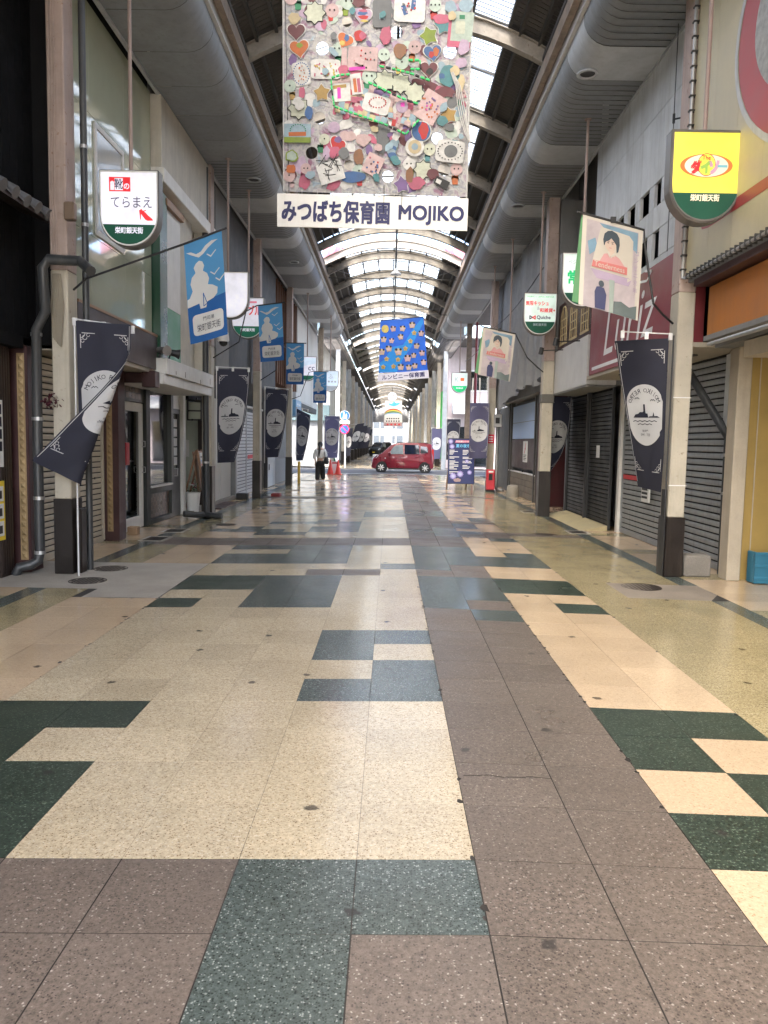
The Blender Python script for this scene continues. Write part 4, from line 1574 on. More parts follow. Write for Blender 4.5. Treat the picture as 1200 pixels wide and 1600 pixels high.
MB().box(4.36, 4.398, 9.99, 10.19, 1.75, 2.8).build('notice_strip', MATS['panel_white'], H_)

# ---- I: brown windowed shopfront, white board, black shutters
I_ = thing('shop_building', 'shopfront with three small arched cream windows on brown, blank white board and black shutters', 'shop', (4.2, 16.6, -.06))
body(I_, 1, 4.3, 14.87, 18.6, 2.75, 7.87, 'grey_wall', 'upper_wall')
MB().box(3.72, 4.3, 14.9, 17.9, 2.76, 3.7).build('white_board', MATS['white_wall'], I_, bevel=.008)
bf = MB().box(3.78, 4.3, 14.9, 17.75, 3.72, 4.72).build('brown_front', MATS['maroon_wood'], I_)
for k in range(11):
    MB().box(3.765, 3.78, 14.9, 17.75, 3.73 + k * .09, 3.81 + k * .09).build('weatherboard', MATS['maroon_wood'], bf)
cw = M('window_cream', (.5, .4, .22), .55, var=.1)
for k, yc in enumerate((15.35, 16.3, 17.2)):
    w0 = .3
    mb = MB()
    arch = [(w0 * math.cos(PI * i / 10), 4.33 + .3 * math.sin(PI * i / 10)) for i in range(11)]
    out = [(-w0, 3.82)] + [(-x, z) for x, z in arch] + [(w0, 3.82)]
    inn = [(x * .8, 3.87 + (z - 3.82) * .9) for x, z in out]
    mb2 = MB()
    for (a, b), (c, d) in zip(zip(out[:-1], out[1:]), zip(inn[:-1], inn[1:])):
        mb2.prism([(3.75, yc + a[0], a[1]), (3.75, yc + b[0], b[1]), (3.75, yc + d[0], d[1]), (3.75, yc + c[0], c[1])], (.02, 0, 0))
    mb2.box(3.75, 3.77, yc - w0 * 1.1, yc + w0 * 1.1, 3.79, 3.84)
    for yy in (-.1, .1):
        mb2.box(3.752, 3.768, yc + yy - .014, yc + yy + .014, 3.84, 4.55)
    for z in (4.0, 4.16, 4.33):
        mb2.box(3.751, 3.767, yc - w0 * .85, yc + w0 * .85, z, z + .022)
    wo_ = mb2.build('window', cw, I_)
    MB().poly([(3.772, yc + x, z) for x, z in inn]).build('pane', MATS['black_board'], wo_, fix=False)
MB().box(3.72, 4.3, 17.76, 17.95, 3.72, 7.06).build('column', MATS['grey_wall'], I_)
for k, (a, b) in enumerate(((14.98, 16.55), (16.72, 18.5))):
    slat_shutter(I_, 'shutter', 4.28, -1, a, b, -.03, 2.72, .085, 'black_shutter', back='black_board')
MB().box(4.2, 4.3, 16.6, 16.67, -.06, 2.74).build('post', MATS['black_metal'], I_)
MB().box(4.24, 4.4, 18.55, 18.68, -.06, 2.76).build('post', MATS['black_metal'], I_)
MB().box(4.268, 4.272, 15.75, 16.0, 1.35, 1.6).build('notice', MATS['paper'], I_)
MB().prism([(3.72, 14.9, -.062), (4.25, 14.9, .04), (4.25, 14.9, -.07)], (0, 3.5, 0)).build('apron', M('apron', (.4, .34, .2), .8, var=.15, fine=.06), I_)
MB().box(3.72, 4.3, 14.9, 17.9, 2.72, 2.755).build('soffit', MATS['grey_wall'], I_)
for y in (15.5, 17.0):
    mb = MB().tube([(3.74, y, 3.66), (3.3, y + .2, 3.66)], .012, 6)
    mb.tube([(3.3, y + .2, 3.72), (3.27, y + .2, 3.58)], .05, 8)
    mb.build('spot_lamp', MATS['black_metal'], I_)
MB().box(5.0, 9, 14.87, 18.6, -.06, 2.75).build('wall', MATS['grey_wall'], I_)

# ---- J: maroon recess and tarpaulin building
J = thing('shop_building', 'building wrapped in hanging grey tarpaulin with maroon recess and block wall below', 'building', (4.3, 24, -.06))
body(J, 1, 3.95, 18.62, 29.0, 3.0, 7.87, 'grey_wall', 'upper_wall')
MB().box(3.95, 9, 20.6, 20.75, -.06, 3.0).build('recess_wall', MATS['maroon_wall'], J)
MB().box(5.6, 5.7, 18.7, 20.6, -.06, 3.0).build('recess_wall', MATS['maroon_wall'], J)
MB().box(3.95, 5.7, 18.7, 20.6, 2.94, 3.0).build('recess_ceiling', MATS['dark_wood'], J)
# tarpaulin with folds
ny, nz = 150, 22
mb = MB()
vs = []
rt = random.Random(3)
ph = [rt.uniform(0, 6.28) for _ in range(9)]
for i in range(ny + 1):
    y = 18.35 + (28.7 - 18.35) * i / ny
    zb_ = 3.32 - .62 * ((y - 18.35) / 10.3) - .1 * math.sin((y - 18.3) * 1.1) + .05 * math.sin(y * 4)
    for k in range(nz + 1):
        t = k / nz
        z = 7.02 * (1 - t) + zb_ * t
        a = .35 + .65 * t
        d = .05 * a * math.sin(y * 7.3 + ph[0] + t * .8) + .035 * a * math.sin(y * 13.7 + ph[1] - t * 1.4) + .06 * math.sin(y * 2.1 + ph[2] + t) + .02 * math.sin(y * 29 + ph[3])
        vs.append((3.72 + d - .06 * t, y, z))
fs = [(i * (nz + 1) + k, (i + 1) * (nz + 1) + k, (i + 1) * (nz + 1) + k + 1, i * (nz + 1) + k + 1) for i in range(ny) for k in range(nz)]
mb.add(vs, fs)
tp = mb.build('tarpaulin', MATS['tarp_grey'], J, smooth=True, fix=False)
# block wall
bw = MB().box(4.2, 4.3, 22.15, 27.0, -.06, .68).build('block_wall', MATS['grout'], J)
for r in range(4):
    off = .2 if r % 2 else 0
    y = 22.16 - off
    while y < 26.98:
        a, b = max(22.16, y), min(26.98, y + .39)
        if b - a > .05:
            MB().box(4.17 + RN.uniform(-.004, .004), 4.29, a, b, -.05 + r * .185, .125 + r * .185).build('block', MATS['block'], bw, bevel=.006)
        y += .4
MB().box(4.16, 4.32, 22.1, 27.02, .685, .72).build('coping', MATS['white_wall'], J)
for y in (22.5, 24.5, 26.4):
    MB().box(4.2, 4.24, y, y + .06, .72, .84).build('short_post', MATS['black_metal'], J)
MB().box(4.2, 4.26, 22.15, 27.0, .84, 1.76).build('brown_panel', MATS['brown_board'], J)
MB().box(4.2, 4.26, 22.3, 26.6, 1.78, 2.86).build('blue_panel', MATS['pale_blue'], J)
MB().box(4.192, 4.2, 22.3, 26.6, 2.3, 2.312).build('panel_seam', MATS['pvc_grey'], J)
for y in (21.85, 22.2, 26.65, 27.05):
    MB().box(4.14, 4.28, y, y + .1, -.06, 3.0).build('post', MATS['dark_steel'], J)
MB().box(4.3, 4.36, 27.15, 31.2, -.06, 2.95).build('black_wall', MATS['dark_grey_wall'], J)
MB().box(4.36, 9, 20.75, 31.2, -.06, 3.0).build('wall', MATS['grey_wall'], J)
ns = MB().box(4.188, 4.198, 23.6, 24.35, 1.05, 1.7).build('notice', MATS['paper'], J)
NP = Plane((4.186, 23.98, 1.38), (0, -1, 0), (0, 0, 1))
mb = MB()
for q in ribbon([(.12, .25), (-.02, .08), (.08, .1), (-.1, -.05)], .05):
    mb.poly([NP(x, y, .0) for x, y in q])
mb.build('red_mark', MATS['print_red'], ns, fix=False)
mb = MB()
for k in range(4):
    mb.poly([NP(-.25, -.1 - k * .05, 0), NP(.25 - .1 * (k % 2), -.1 - k * .05, 0), NP(.25 - .1 * (k % 2), -.12 - k * .05, 0), NP(-.25, -.12 - k * .05, 0)])
mb.build('text_lines', MATS['print_black'], ns, fix=False)

# ================================================================== across the street
K = thing('corner_building', 'building across the street with dark teal fascia and grey shutter, behind the walking person', 'building', (-8, 50, -.06))
MB().box(-16, -3.95, 50.0, 56, -.06, 7.87).build('wall', M('far_beige', (.4, .38, .34), .7, var=.15, streak=.3), K)
MB().box(-15, -3.96, 49.6, 50.0, 2.9, 3.9).build('fascia', M('teal_dark', (.07, .11, .12), .5, var=.1), K)
for a, b in ((-7.6, -4.3), (-11.4, -8.0)):
    sh = MB().box(a, b, 49.9, 49.97, -.05, 2.85).build('shutter', MATS['grey_shutter'], K)
    mb = MB()
    for k in range(24):
        mb.box(a, b, 49.885, 49.9, k * .118, k * .118 + .09)
    mb.build('slat', MATS['grey_shutter'], sh)
for k in range(4):
    wn_ = MB().box(-15 + k * 2.8, -13.4 + k * 2.8, 49.95, 49.99, 4.7, 6.2).build('window', MATS['white_paint'], K)
    MB().box(-14.95 + k * 2.8, -13.45 + k * 2.8, 49.93, 49.95, 4.75, 6.15).build('pane', MATS['glass'], wn_)
L_ = thing('corner_building', 'pale pink building across the street with a white striped awning, behind the purple banner', 'building', (9, 51, -.06))
MB().box(3.75, 18, 51.0, 57, -.06, 7.87).build('wall', M('far_pink', (.52, .45, .46), .7, var=.1, streak=.2), L_)
for k in range(12):
    x0 = 4.0 + k * .9
    MB().prism([(x0, 51, 4.3), (x0, 49.7, 3.7), (x0, 49.7, 3.5), (x0, 51, 3.6)], (.88, 0, 0)).build('awning_strip', MATS['white_wall' if k % 2 else 'panel_white'], L_)
for k in range(4):
    MB().box(4.4 + k * 3, 6.6 + k * 3, 50.92, 50.98, .1, 2.7).build('show_window', MATS['glass'], L_)
    wn_ = MB().box(4.4 + k * 3, 6.4 + k * 3, 50.92, 50.98, 5.0, 6.4).build('window', MATS['white_paint'], L_)
    MB().box(4.5 + k * 3, 6.3 + k * 3, 50.9, 50.92, 5.1, 6.3).build('pane', MATS['glass'], wn_)

rf = random.Random(21)
fcols = [(.42, .4, .36), (.3, .3, .3), (.5, .5, .48), (.25, .22, .2), (.36, .38, .4), (.46, .42, .33)]
adj = ['cream', 'slate grey', 'off-white', 'dark brown', 'blue-grey', 'sand']
for s_ in (-1, 1):
    y = 56.2 if s_ < 0 else 57.2
    i = 0
    while y < 148:
        w_ = rf.uniform(5.5, 9)
        ci = rf.randrange(6)
        t = thing('far_shop', '%s upper front of a far arcade shop, in the row with the %s' % (adj[ci], 'leaning banners' if s_ < 0 else 'green curtain'), 'shop', (s_ * 4, y + w_ / 2, -.06), '%s far shops, %s row' % (adj[ci], 'banner' if s_ < 0 else 'curtain'))
        mt = M('far_shop_%d' % ci, fcols[ci], .65, var=.15, streak=.3)
        MB().box(s_ * 3.75, s_ * 8, y, y + w_ - .05, 3.0, 7.87).build('upper_wall', mt, t)
        MB().box(s_ * 4.4, s_ * 8, y, y + w_ - .05, -.06, 3.0).build('wall', MATS['grey_wall'], t)
        MB().box(s_ * 3.62, s_ * 3.75, y + .2, y + w_ - .3, 3.05, 3.9).build('sign_board', M('far_sign_%d' % rf.randrange(5), (rf.uniform(.1, .6), rf.uniform(.15, .5), rf.uniform(.15, .5)), .5), t)
        MB().box(s_ * 4.36, s_ * 4.4, y + .3, y + w_ - .4, -.04, 2.7).build('shutter', MATS['white_shutter' if rf.random() < .5 else 'grey_shutter'], t)
        for q in range(2):
            a = y + .6 + q * w_ * .45
            MB().box(s_ * 3.73, s_ * 3.75, a, a + w_ * .3, 4.6, 6.1).build('window', MATS['glass'], t)
        y += w_
        i += 1
dist = thing('far_building', 'pale white building closing the far end of the arcade', 'building', (2, 196, -.1))
MB().box(-20, 24, 190, 200, -.15, 16).build('wall', M('far_white', (.16, .165, .17), .7, var=.06), dist)
for k in range(9):
    for r in range(4):
        MB().box(-18 + k * 4.6, -15.4 + k * 4.6, 189.9, 190, 1.5 + r * 3.6, 3.3 + r * 3.6).build('window', M('far_window', (.05, .06, .07), .3), dist)

# thin wires with insulators down the white panelled wall
for k, (y, z0) in enumerate(((10.05, 3.9), (10.6, 4.2))):
    mb = MB().tube([(3.66, y, 7.1), (3.66, y, z0)], .006, 5)
    mb.tube([(3.66, y, 5.9), (3.75, y, 5.92)], .012, 5)
    mb.tube([(3.66, y, 5.85), (3.66, y, 5.97)], .018, 6)
    mb.build('wall_wire', MATS['black_metal'], H_)

for k, (x, y, h) in enumerate(((-2.2, 158, 8), (3.4, 166, 9), (1.2, 178, 8.5))):
    t = thing('utility_pole', ('grey utility pole beyond the far end, on the leaning banner side', 'tall grey utility pole beyond the far end, on the green curtain side', 'grey utility pole in the middle of the far bright opening')[k], 'pole', (x, y, -.1), 'utility poles beyond the far end')
    MB().tube([(x, y, -.15), (x, y, h)], [.16, .1], 8).build('pole', MATS['concrete'], t)
    MB().box(x - .8, x + .8, y - .05, y + .05, h - 1.2, h - 1.08).build('crossarm', MATS['dark_steel'], t)

# ------------------------------------------------------------------ printed cloth and paper
def sub_tris(polys, maxlen):
    bm = bmesh.new()
    for p in polys:
        vs = [bm.verts.new((x, y, 0)) for x, y in p]
        try:
            bm.faces.new(vs)
        except ValueError:
            pass
    bmesh.ops.triangulate(bm, faces=bm.faces)
    for _ in range(5):
        es = [e for e in bm.edges if e.calc_length() > maxlen]
        if not es:
            break
        bmesh.ops.subdivide_edges(bm, edges=es, cuts=1)
        bmesh.ops.triangulate(bm, faces=[f for f in bm.faces if len(f.verts) > 3])
    bm.verts.index_update()
    v = [(q.co.x, q.co.y) for q in bm.verts]
    f = [tuple(q.index for q in fc.verts) for fc in bm.faces]
    bm.free()
    return v, f


def cloth_print(name, polys, fn, mat, parent, d=.004, both=False, maxlen=.09, tris=None):
    v, f = tris if tris else sub_tris(polys, maxlen)
    mb = MB()
    for sgn in ((1, -1) if both else (1,)):
        mb.add([fn(x, y, d * sgn) for x, y in v], f)
    return mb.build(name, MATS[mat], parent, fix=False)


def with_normal(base):
    e = 1e-3

    def fn(x, y, d=0.0):
        p = base(x, y)
        if d:
            n = (base(x + e, y) - base(x - e, y)).cross(base(x, y + e) - base(x, y - e)).normalized()
            p = p + n * d
        return p
    return fn


def grid_cloth(name, fn, w, h, nx, ny, mat, parent):
    vs = [fn(w * i / nx, -h * k / ny) for k in range(ny + 1) for i in range(nx + 1)]
    fs = [(k * (nx + 1) + i, (k + 1) * (nx + 1) + i, (k + 1) * (nx + 1) + i + 1, k * (nx + 1) + i + 1) for k in range(ny) for i in range(nx)]
    return MB().add(vs, fs).build(name, MATS[mat], parent, smooth=True, fix=False)


def arc_pts(cx, cy, r, a0, a1, n=10):
    return [(cx + r * math.cos(math.radians(a0 + (a1 - a0) * i / n)), cy + r * math.sin(math.radians(a0 + (a1 - a0) * i / n))) for i in range(n + 1)]


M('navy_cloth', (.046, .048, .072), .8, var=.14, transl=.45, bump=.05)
M('faded_cloth', (.13, .125, .22), .8, var=.12, transl=.5)  # paler copy of the navy cloth, light from behind put into its colour
M('emblem_white', (.62, .62, .63), .75, var=.05, transl=.2)
M('navy_print', (.012, .014, .03), .8)
M('flag_sky', (.075, .27, .52), .75, var=.06, transl=.25)
M('flag_sea', (.012, .1, .32), .75, var=.06, transl=.25)
M('flag_white', (.55, .56, .55), .75, var=.06, transl=.2)
M('sign_frame', (.16, .15, .14), .4, metal=.3, var=.2)
M('pole_pink', (.33, .25, .22), .5, var=.15, streak=.3)
M('clip_white', (.7, .7, .7), .5)


# ---- navy upright banners
def banner_polys():
    W, C = .66, (.33, -.95)
    em = []
    for a in range(28, 153, 5):
        em.append((C[0] + .30 * math.cos(math.radians(a)), C[1] + .1 + .30 * math.sin(math.radians(a))))
    left = [(C[0] - .265, C[1] + .22), (C[0] - .285, C[1] + .18), (C[0] - .285, C[1] - .16), (C[0] - .25, C[1] - .2)]
    bot = [(C[0] + .30 * math.cos(math.radians(a)), C[1] - .08 + .30 * math.sin(math.radians(a))) for a in range(212, 329, 5)]
    right = [(C[0] + .25, C[1] - .2), (C[0] + .285, C[1] - .16), (C[0] + .285, C[1] + .18), (C[0] + .265, C[1] + .22)]
    emblem = [em + left + bot + right]
    dark = []
    x0, y0 = C[0], C[1]
    dark.append([(x0 - .06, y0 - .02), (x0 - .05, y0 + .03), (x0 - .02, y0 + .035), (x0 - .015, y0 + .06), (x0 - .012, y0 + .15), (x0 + .012, y0 + .15), (x0 + .015, y0 + .06), (x0 + .03, y0 + .05), (x0 + .07, y0 + .052), (x0 + .1, y0 + .03),
                 (x0 + .15, y0 + .022), (x0 + .19, y0 - .02)])
    dark.append([(x0 - .25, y0 - .02), (x0 - .21, y0 + .0), (x0 - .08, y0 - .005), (x0 - .06, y0 - .02)])
    dark.append([(x0 - .16, y0 + .0), (x0 - .145, y0 + .05), (x0 - .13, y0 + .0)])
    dark += ribbon([(x0 - .2 + .04 * i, y0 - .07 + .012 * (i % 2)) for i in range(11)], .01)
    dark += ribbon([(x0 - .12 + .04 * i, y0 - .11 + .012 * (i % 2)) for i in range(7)], .009)
    for bx, by in ((-.13, .2), (.1, .23)):
        dark += ribbon([(x0 + bx - .035, y0 + by - .012), (x0 + bx - .012, y0 + by + .008), (x0 + bx, y0 + by - .004), (x0 + bx + .014, y0 + by + .008), (x0 + bx + .036, y0 + by - .01)], .008)
    white = []
    for sx in (0, 1):
        for sy in (0, 1):
            X = lambda q: (.045 + q) if sx == 0 else (W - .045 - q)
            Y = lambda q: (-.13 - q) if sy == 0 else (-1.66 + q)
            white += ribbon([(X(0), Y(.02)), (X(0), Y(.17))], .009)
            white += ribbon([(X(.02), Y(0)), (X(.17), Y(0))], .009)
            white += ribbon([(X(.055 * math.cos(t)), Y(.055 * math.sin(t))) for t in [i * .26 for i in range(7)]], .008)
            white += ribbon([(X(.05 + .025 * math.cos(t)), Y(.05 + .025 * math.sin(t))) for t in [i * .5 for i in range(10)]], .007)
            white += ribbon([(X(.09 + .018 * math.cos(t)), Y(.022 + .018 * math.sin(t))) for t in [i * .6 for i in range(9)]], .006)
            white += ribbon([(X(.022 + .018 * math.cos(t)), Y(.09 + .018 * math.sin(t))) for t in [i * .6 for i in range(9)]], .006)
    edge = ribbon([(W - .022, -.02 - .18 * i) for i in range(11)], .008)
    return emblem, dark, white, edge


BP = banner_polys()
EMB_T = sub_tris(BP[0], .06)
DRK_T = sub_tris(BP[1], .06)
WHT_T = sub_tris(BP[2], .08)
EDG_T = sub_tris(BP[3], .08)
arcw = 'MOJIKO RETRO'
LV, LF = [], []
for i, ch in enumerate(arcw):
    if ch == ' ':
        continue
    v, f = glyphs(ch, .05, .058, .01)
    a = math.radians(152 - 124 * i / (len(arcw) - 1))
    cx, cy = .33 + .245 * math.cos(a), -.87 + .245 * math.sin(a)
    r = a - PI / 2
    k = len(LV)
    LV += [(cx + x * math.cos(r) - y * math.sin(r), cy + x * math.sin(r) + y * math.cos(r)) for x, y in v]
    LF += [tuple(q + k for q in p) for p in f]
for s_, w_, h_, yy in (('門司港', .1, .032, -1.14), ('EST. 1995', .17, .032, -1.19)):
    v, f = glyphs(s_, w_, h_, .008, True)
    k = len(LV)
    LV += [(.33 + x, yy + y) for x, y in v]
    LF += [tuple(q + k for q in p) for p in f]

BGROUP = 'navy port banners along the arcade'


def navy_banner(label, base, pole=None, arm=None, detail=True, straps=None, loc=None, cloth='navy_cloth', pole_mat='clip_white'):
    fn = with_normal(base)
    p0 = loc or base(0, 0)
    t = thing('navy_banner', label, 'banner', (p0.x, p0.y, p0.z), BGROUP)
    cl = grid_cloth('cloth', fn, .66, 1.9, 16 if detail else 5, 44 if detail else 10, cloth, t)
    cloth_print('emblem', None, fn, 'emblem_white', cl, .005, True, tris=EMB_T)
    cloth_print('ship_print', None, fn, 'navy_print', cl, .009, True, tris=DRK_T)
    if detail:
        cloth_print('lettering', None, fn, 'navy_print', cl, .009, True, tris=(LV, LF))
        cloth_print('scroll_print', None, fn, 'emblem_white', cl, .005, True, tris=WHT_T)
        cloth_print('edge_line', None, fn, 'emblem_white', cl, .005, True, tris=EDG_T)
    if pole:
        MB().tube([(pole[0], pole[1], pole[2]), (pole[0], pole[1], base(0, 0).z + .04)], .010, 8).build('banner_pole', MATS[pole_mat], t)
    if arm:
        a, b = Vector(arm[0]), Vector(arm[1])
        MB().tube([a, b], .008, 6).build('banner_arm', MATS['clip_white'], t)
        for q in (.04, .5, .96):
            p = a.lerp(b, q)
            MB().box(p.x - .022, p.x + .022, p.y - .012, p.y + .012, p.z - .075, p.z + .012).build('clip', MATS['clip_white'], t)
    if straps:
        for q in straps:
            p = fn(q, 0)
            MB().bar(p, p + Vector((.03 * (1 if q < .3 else -1), 0, .85)), .05, .004).build('strap', MATS['clip_white'], t)
    return t


def swing(px, py, zt, sgn, th0, th1, W=.66, L=1.9, front=1, lean=0.0, pw=1.3, slope=.05, wav=.014, bow=0.0):
    """cloth fixed along its upright pole at px, py, its free edge turning by th0..th1 degrees from top to foot"""
    def base(x, y):
        t = -y / L
        th = math.radians(th0 + (th1 - th0) * max(0, t) ** pw)
        s = x
        X = px + sgn * s * math.cos(th) + lean * t
        Yy = py - front * s * math.sin(th) + wav * (math.sin(9 * x + 5 * t + zt * 7) + .6 * math.sin(17 * x - 7 * t + py)) * (0.3 + t) + bow * math.sin(PI * min(1, max(0, t))) * s
        Z = zt + y - slope * (x / W) * (1 - t) + .035 * t * x / W
        return Vector((X, Yy, Z))
    return base


def folded(px, py, zt, W=.66, L=1.88):
    """the free edge has blown round in front of the pole, showing the back of the cloth"""
    def base(x, y):
        t = -y / L
        tc = max(0.0, min(1.0, t))
        a = .70 - .12 * tc - .58 * max(0, tc - .15)
        a = max(a, .035)
        r = .05
        u = x - a
        X = px + a - math.sqrt(u * u + r * r) + r * .3
        Yy = py - .055 - .07 * math.tanh(u / r / 1.4) * min(1, .2 + 1.6 * tc) + (.018 * math.sin(7 * x + 9 * t) + .010 * math.sin(16 * x - 11 * t + 1)) * (.4 + tc) - .05 * tc * max(0, u) / W
        fold = max(0.0, u)
        Z = zt + y * (1 - .12 * (x / W) * tc) - .04 * (x / W) * (1 - tc) - .0 * fold + .12 * fold * tc
        return Vector((X, Yy, Z))
    return base


navy_banner('navy banner folded over on itself, blown across the first cream pillar', folded(-3.63, 8.93, 2.9), pole=(-3.655, 8.95, -.06), arm=((-3.68, 8.95, 2.93), (-2.95, 8.93, 2.84)))
MB().tube([(-3.66, 8.9, 1.18), (-3.64, 8.88, 1.02)], .03, 6)
navy_banner('navy banner hanging nearly flat at the pillar with the round camera', swing(-3.53, 15.7, 3.0, 1, 0, 48, slope=.0), pole=(-3.55, 15.72, 1.0), arm=((-3.56, 15.7, 3.04), (-2.86, 15.68, 3.02)))
navy_banner('navy banner beside the pale blue sign box, in front of the white shutters', swing(-3.46, 21.3, 3.0, 1, 10, 50, slope=.05), pole=(-3.48, 21.32, .95), arm=((-3.5, 21.3, 3.05), (-2.82, 21.25, 2.98)))
navy_banner('narrow navy banner twisted edge-on at the pillar by the pale door panel', swing(-3.42, 28.0, 2.75, 1, 35, 62, slope=.25, bow=.25), pole=(-3.44, 28.02, .9), arm=((-3.44, 28.0, 2.8), (-2.95, 27.7, 2.7)))
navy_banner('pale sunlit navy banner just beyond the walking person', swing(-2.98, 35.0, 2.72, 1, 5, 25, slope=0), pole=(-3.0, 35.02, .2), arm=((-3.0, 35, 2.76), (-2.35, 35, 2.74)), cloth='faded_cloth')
navy_banner('navy banner seen from behind, tapering down beside the grey shutter pillar', swing(3.40, 9.62, 2.92, -1, 30, 83, slope=.0, pw=.7, front=-1), pole=(3.47, 9.66, .7), pole_mat='black_metal', arm=((2.78, 9.55, 2.98), (3.44, 9.62, 2.97)))
navy_banner('navy banner half hidden behind the pillar at the maroon recess', swing(3.62, 18.15, 2.72, 1, 15, 72, slope=.0, pw=2.4, front=-1), pole=(3.6, 18.12, .95))
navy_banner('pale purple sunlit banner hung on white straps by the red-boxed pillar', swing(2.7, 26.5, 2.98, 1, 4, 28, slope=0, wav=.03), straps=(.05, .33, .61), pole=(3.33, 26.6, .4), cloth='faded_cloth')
navy_banner('navy banner whose top shows above the event board', swing(2.64, 36.3, 2.72, 1, 20, 45, slope=0), arm=((2.6, 36.3, 2.78), (3.3, 36.3, 2.75)))
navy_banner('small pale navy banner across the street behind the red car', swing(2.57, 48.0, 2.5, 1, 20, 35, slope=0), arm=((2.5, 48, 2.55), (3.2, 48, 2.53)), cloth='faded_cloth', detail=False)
navy_banner('small banner across the street behind the traffic sign post', swing(-3.05, 52.6, 2.5, 1, 40, 60, slope=0), arm=((-3.1, 52.6, 2.53), (-2.6, 52.6, 2.5)), detail=False)
for k, (x, y, ln) in enumerate(((-2.62, 58.0, -.55), (-2.6, 66.0, -.45), (-2.5, 72.0, -.2), (-2.6, 84.0, -.4))):
    navy_banner(('navy banner leaning in the wind, first beyond the traffic signs', 'navy banner leaning in the wind, second beyond the traffic signs', 'dark upright banner between two leaning ones in the far arcade', 'farthest leaning navy banner, above the parked dark car')[k],
                swing(x, y, 2.9, 1, 10, 25, slope=-.1, lean=ln), arm=((x - .6, y, 2.85), (x + .66, y, 2.98)), detail=False)


# ---- lit box signs on ceiling poles
def lit(name, c, k=1.0):
    return M('lit_' + name, c, .35, var=.16, scale=2.6, emit=EM * k * .6)


lit('white', (.9, .9, 1.0), .82)
lit('mint', (.8, .97, .9), .72)
lit('yellow', (.95, .83, .10), .85)
lit('green', (.01, .13, .075), .7)
lit('dkgreen', (.005, .07, .04), .6)
lit('blue', (.75, .88, 1.0), .9)
lit('red', (.8, .03, .04), .8)
lit('pink', (.9, .25, .35), .8)
lit('navy', (.04, .03, .1), .5)
lit('brgreen', (.02, .55, .2), .7)
lit('cream', (.9, .78, .6), .8)
lit('orange', (.85, .2, .05), .7)
lit('grey', (.45, .5, .55), .7)
lit('olive', (.3, .5, .1), .7)
lit('mauve', (.6, .35, .5), .7)
lit('teal', (.2, .5, .6), .7)


def sign_outline(w, h, yb):
    pts = [(-w / 2, h / 2), (w / 2, h / 2), (w / 2, yb)]
    pts += [(w / 2 * math.cos(math.radians(-a)), yb + (h / 2 + yb) * math.sin(math.radians(-a))) for a in range(8, 173, 8)]
    pts += [(-w / 2, yb)]
    return pts


def box_sign(label, x, y, zc, face, band, band_y, writer, w=.73, h=.92, pole=True, top=7.1, px=0.0):
    t = thing('box_sign', label, 'shop sign', (x, y, zc - h / 2), 'lit shop signs on ceiling poles')
    pl = Plane((x, y - .085, zc), (1, 0, 0), (0, 0, 1), (0, -1, 0))
    out = sign_outline(w, h, -.08)
    MB().prism([pl(a, b, 0) for a, b in out], (0, .17, 0)).build('box', MATS['sign_frame'], t, bevel=.008)
    k = .93
    inn = [(a * k, b * k) for a, b in out]
    for d_, yy in ((.006, 0),):
        up = [(a, b) for a, b in inn if b > band_y]
        fc = MB().poly([pl(a, b, .006) for a, b in inn]).build('face', MATS[face], t, fix=False)
    lo = [(a, b) for a, b in inn if b < band_y]
    if band and lo:
        xr = w / 2 * k if band_y > -.08 else w / 2 * k * math.sqrt(max(0, 1 - ((band_y / k + .08) / (h / 2 - .08)) ** 2))
        lo = [(xr, band_y)] + lo + [(-xr, band_y)]
        MB().poly([pl(a, b, .009) for a, b in lo]).build('band', MATS[band], fc, fix=False)
    rim = MB()
    o2 = [(a * .965, b * .965) for a, b in out]
    for i in range(len(inn)):
        q = (i + 1) % len(inn)
        rim.prism([pl(*inn[i], .0), pl(*inn[q], .0), pl(*o2[q], .0), pl(*o2[i], .0)], (0, -.016, 0))
    rim.build('rim', MATS['white_plastic' if face != 'lit_yellow' else 'sign_frame'], t)
    if writer:
        writer(pl, fc)
    if pole:
        MB().tube([(x + px, y, zc + h / 2), (x + px, y, top)], .024, 8).build('hanging_pole', MATS['pole_pink'], t)
        MB().lathe([(.06, top - .015), (.06, top)], (x + px, y, 0), 12).build('flange', MATS['pole_pink'], t)
    return t


TOWN = '栄町銀天街'


def w_tera(pl, f):
    decal('red_block', [(-.24, .20), (.02, .20), (.02, .37), (-.24, .37)], pl, MATS['lit_red'], f, .009)
    decal('white_block', [(-.17, .215), (-.07, .215), (-.07, .355), (-.17, .355)], pl, MATS['lit_white'], f, .011)
    decal('white_block', [(-.225, .215), (-.175, .215), (-.175, .31), (-.2, .325), (-.225, .31)], pl, MATS['lit_white'], f, .011)
    letters('lettering', '靴', pl, -.12, .287, .1, .12, MATS['lit_navy'], f, .013)
    letters('lettering', 'の', pl, -.025, .26, .065, .065, MATS['lit_white'], f, .013, .03)
    letters('lettering', 'てらまえ', pl, .03, .075, .5, .13, MATS['lit_navy'], f, .011, .004)
    sh = [(.125, -.02), (.14, -.015), (.15, .0), (.165, -.02), (.2, -.045), (.24, -.085), (.285, -.12), (.295, -.14), (.23, -.143), (.2, -.13), (.165, -.085), (.148, -.06), (.145, -.13), (.137, -.13), (.13, -.06)]
    decal('shoe_print', sh, pl, MATS['lit_red'], f, .011)
    decal('shoe_strap', [(.16, -.03), (.21, -.015), (.212, -.022), (.165, -.043)], pl, MATS['lit_red'], f, .011)
    letters('lettering', TOWN, pl, 0, -.26, .34, .075, MATS['lit_white'], f, .012, .03)


def w_small(pl, f):
    letters('lettering', TOWN, pl, 0, -.26, .32, .07, MATS['lit_white'], f, .012, .02)


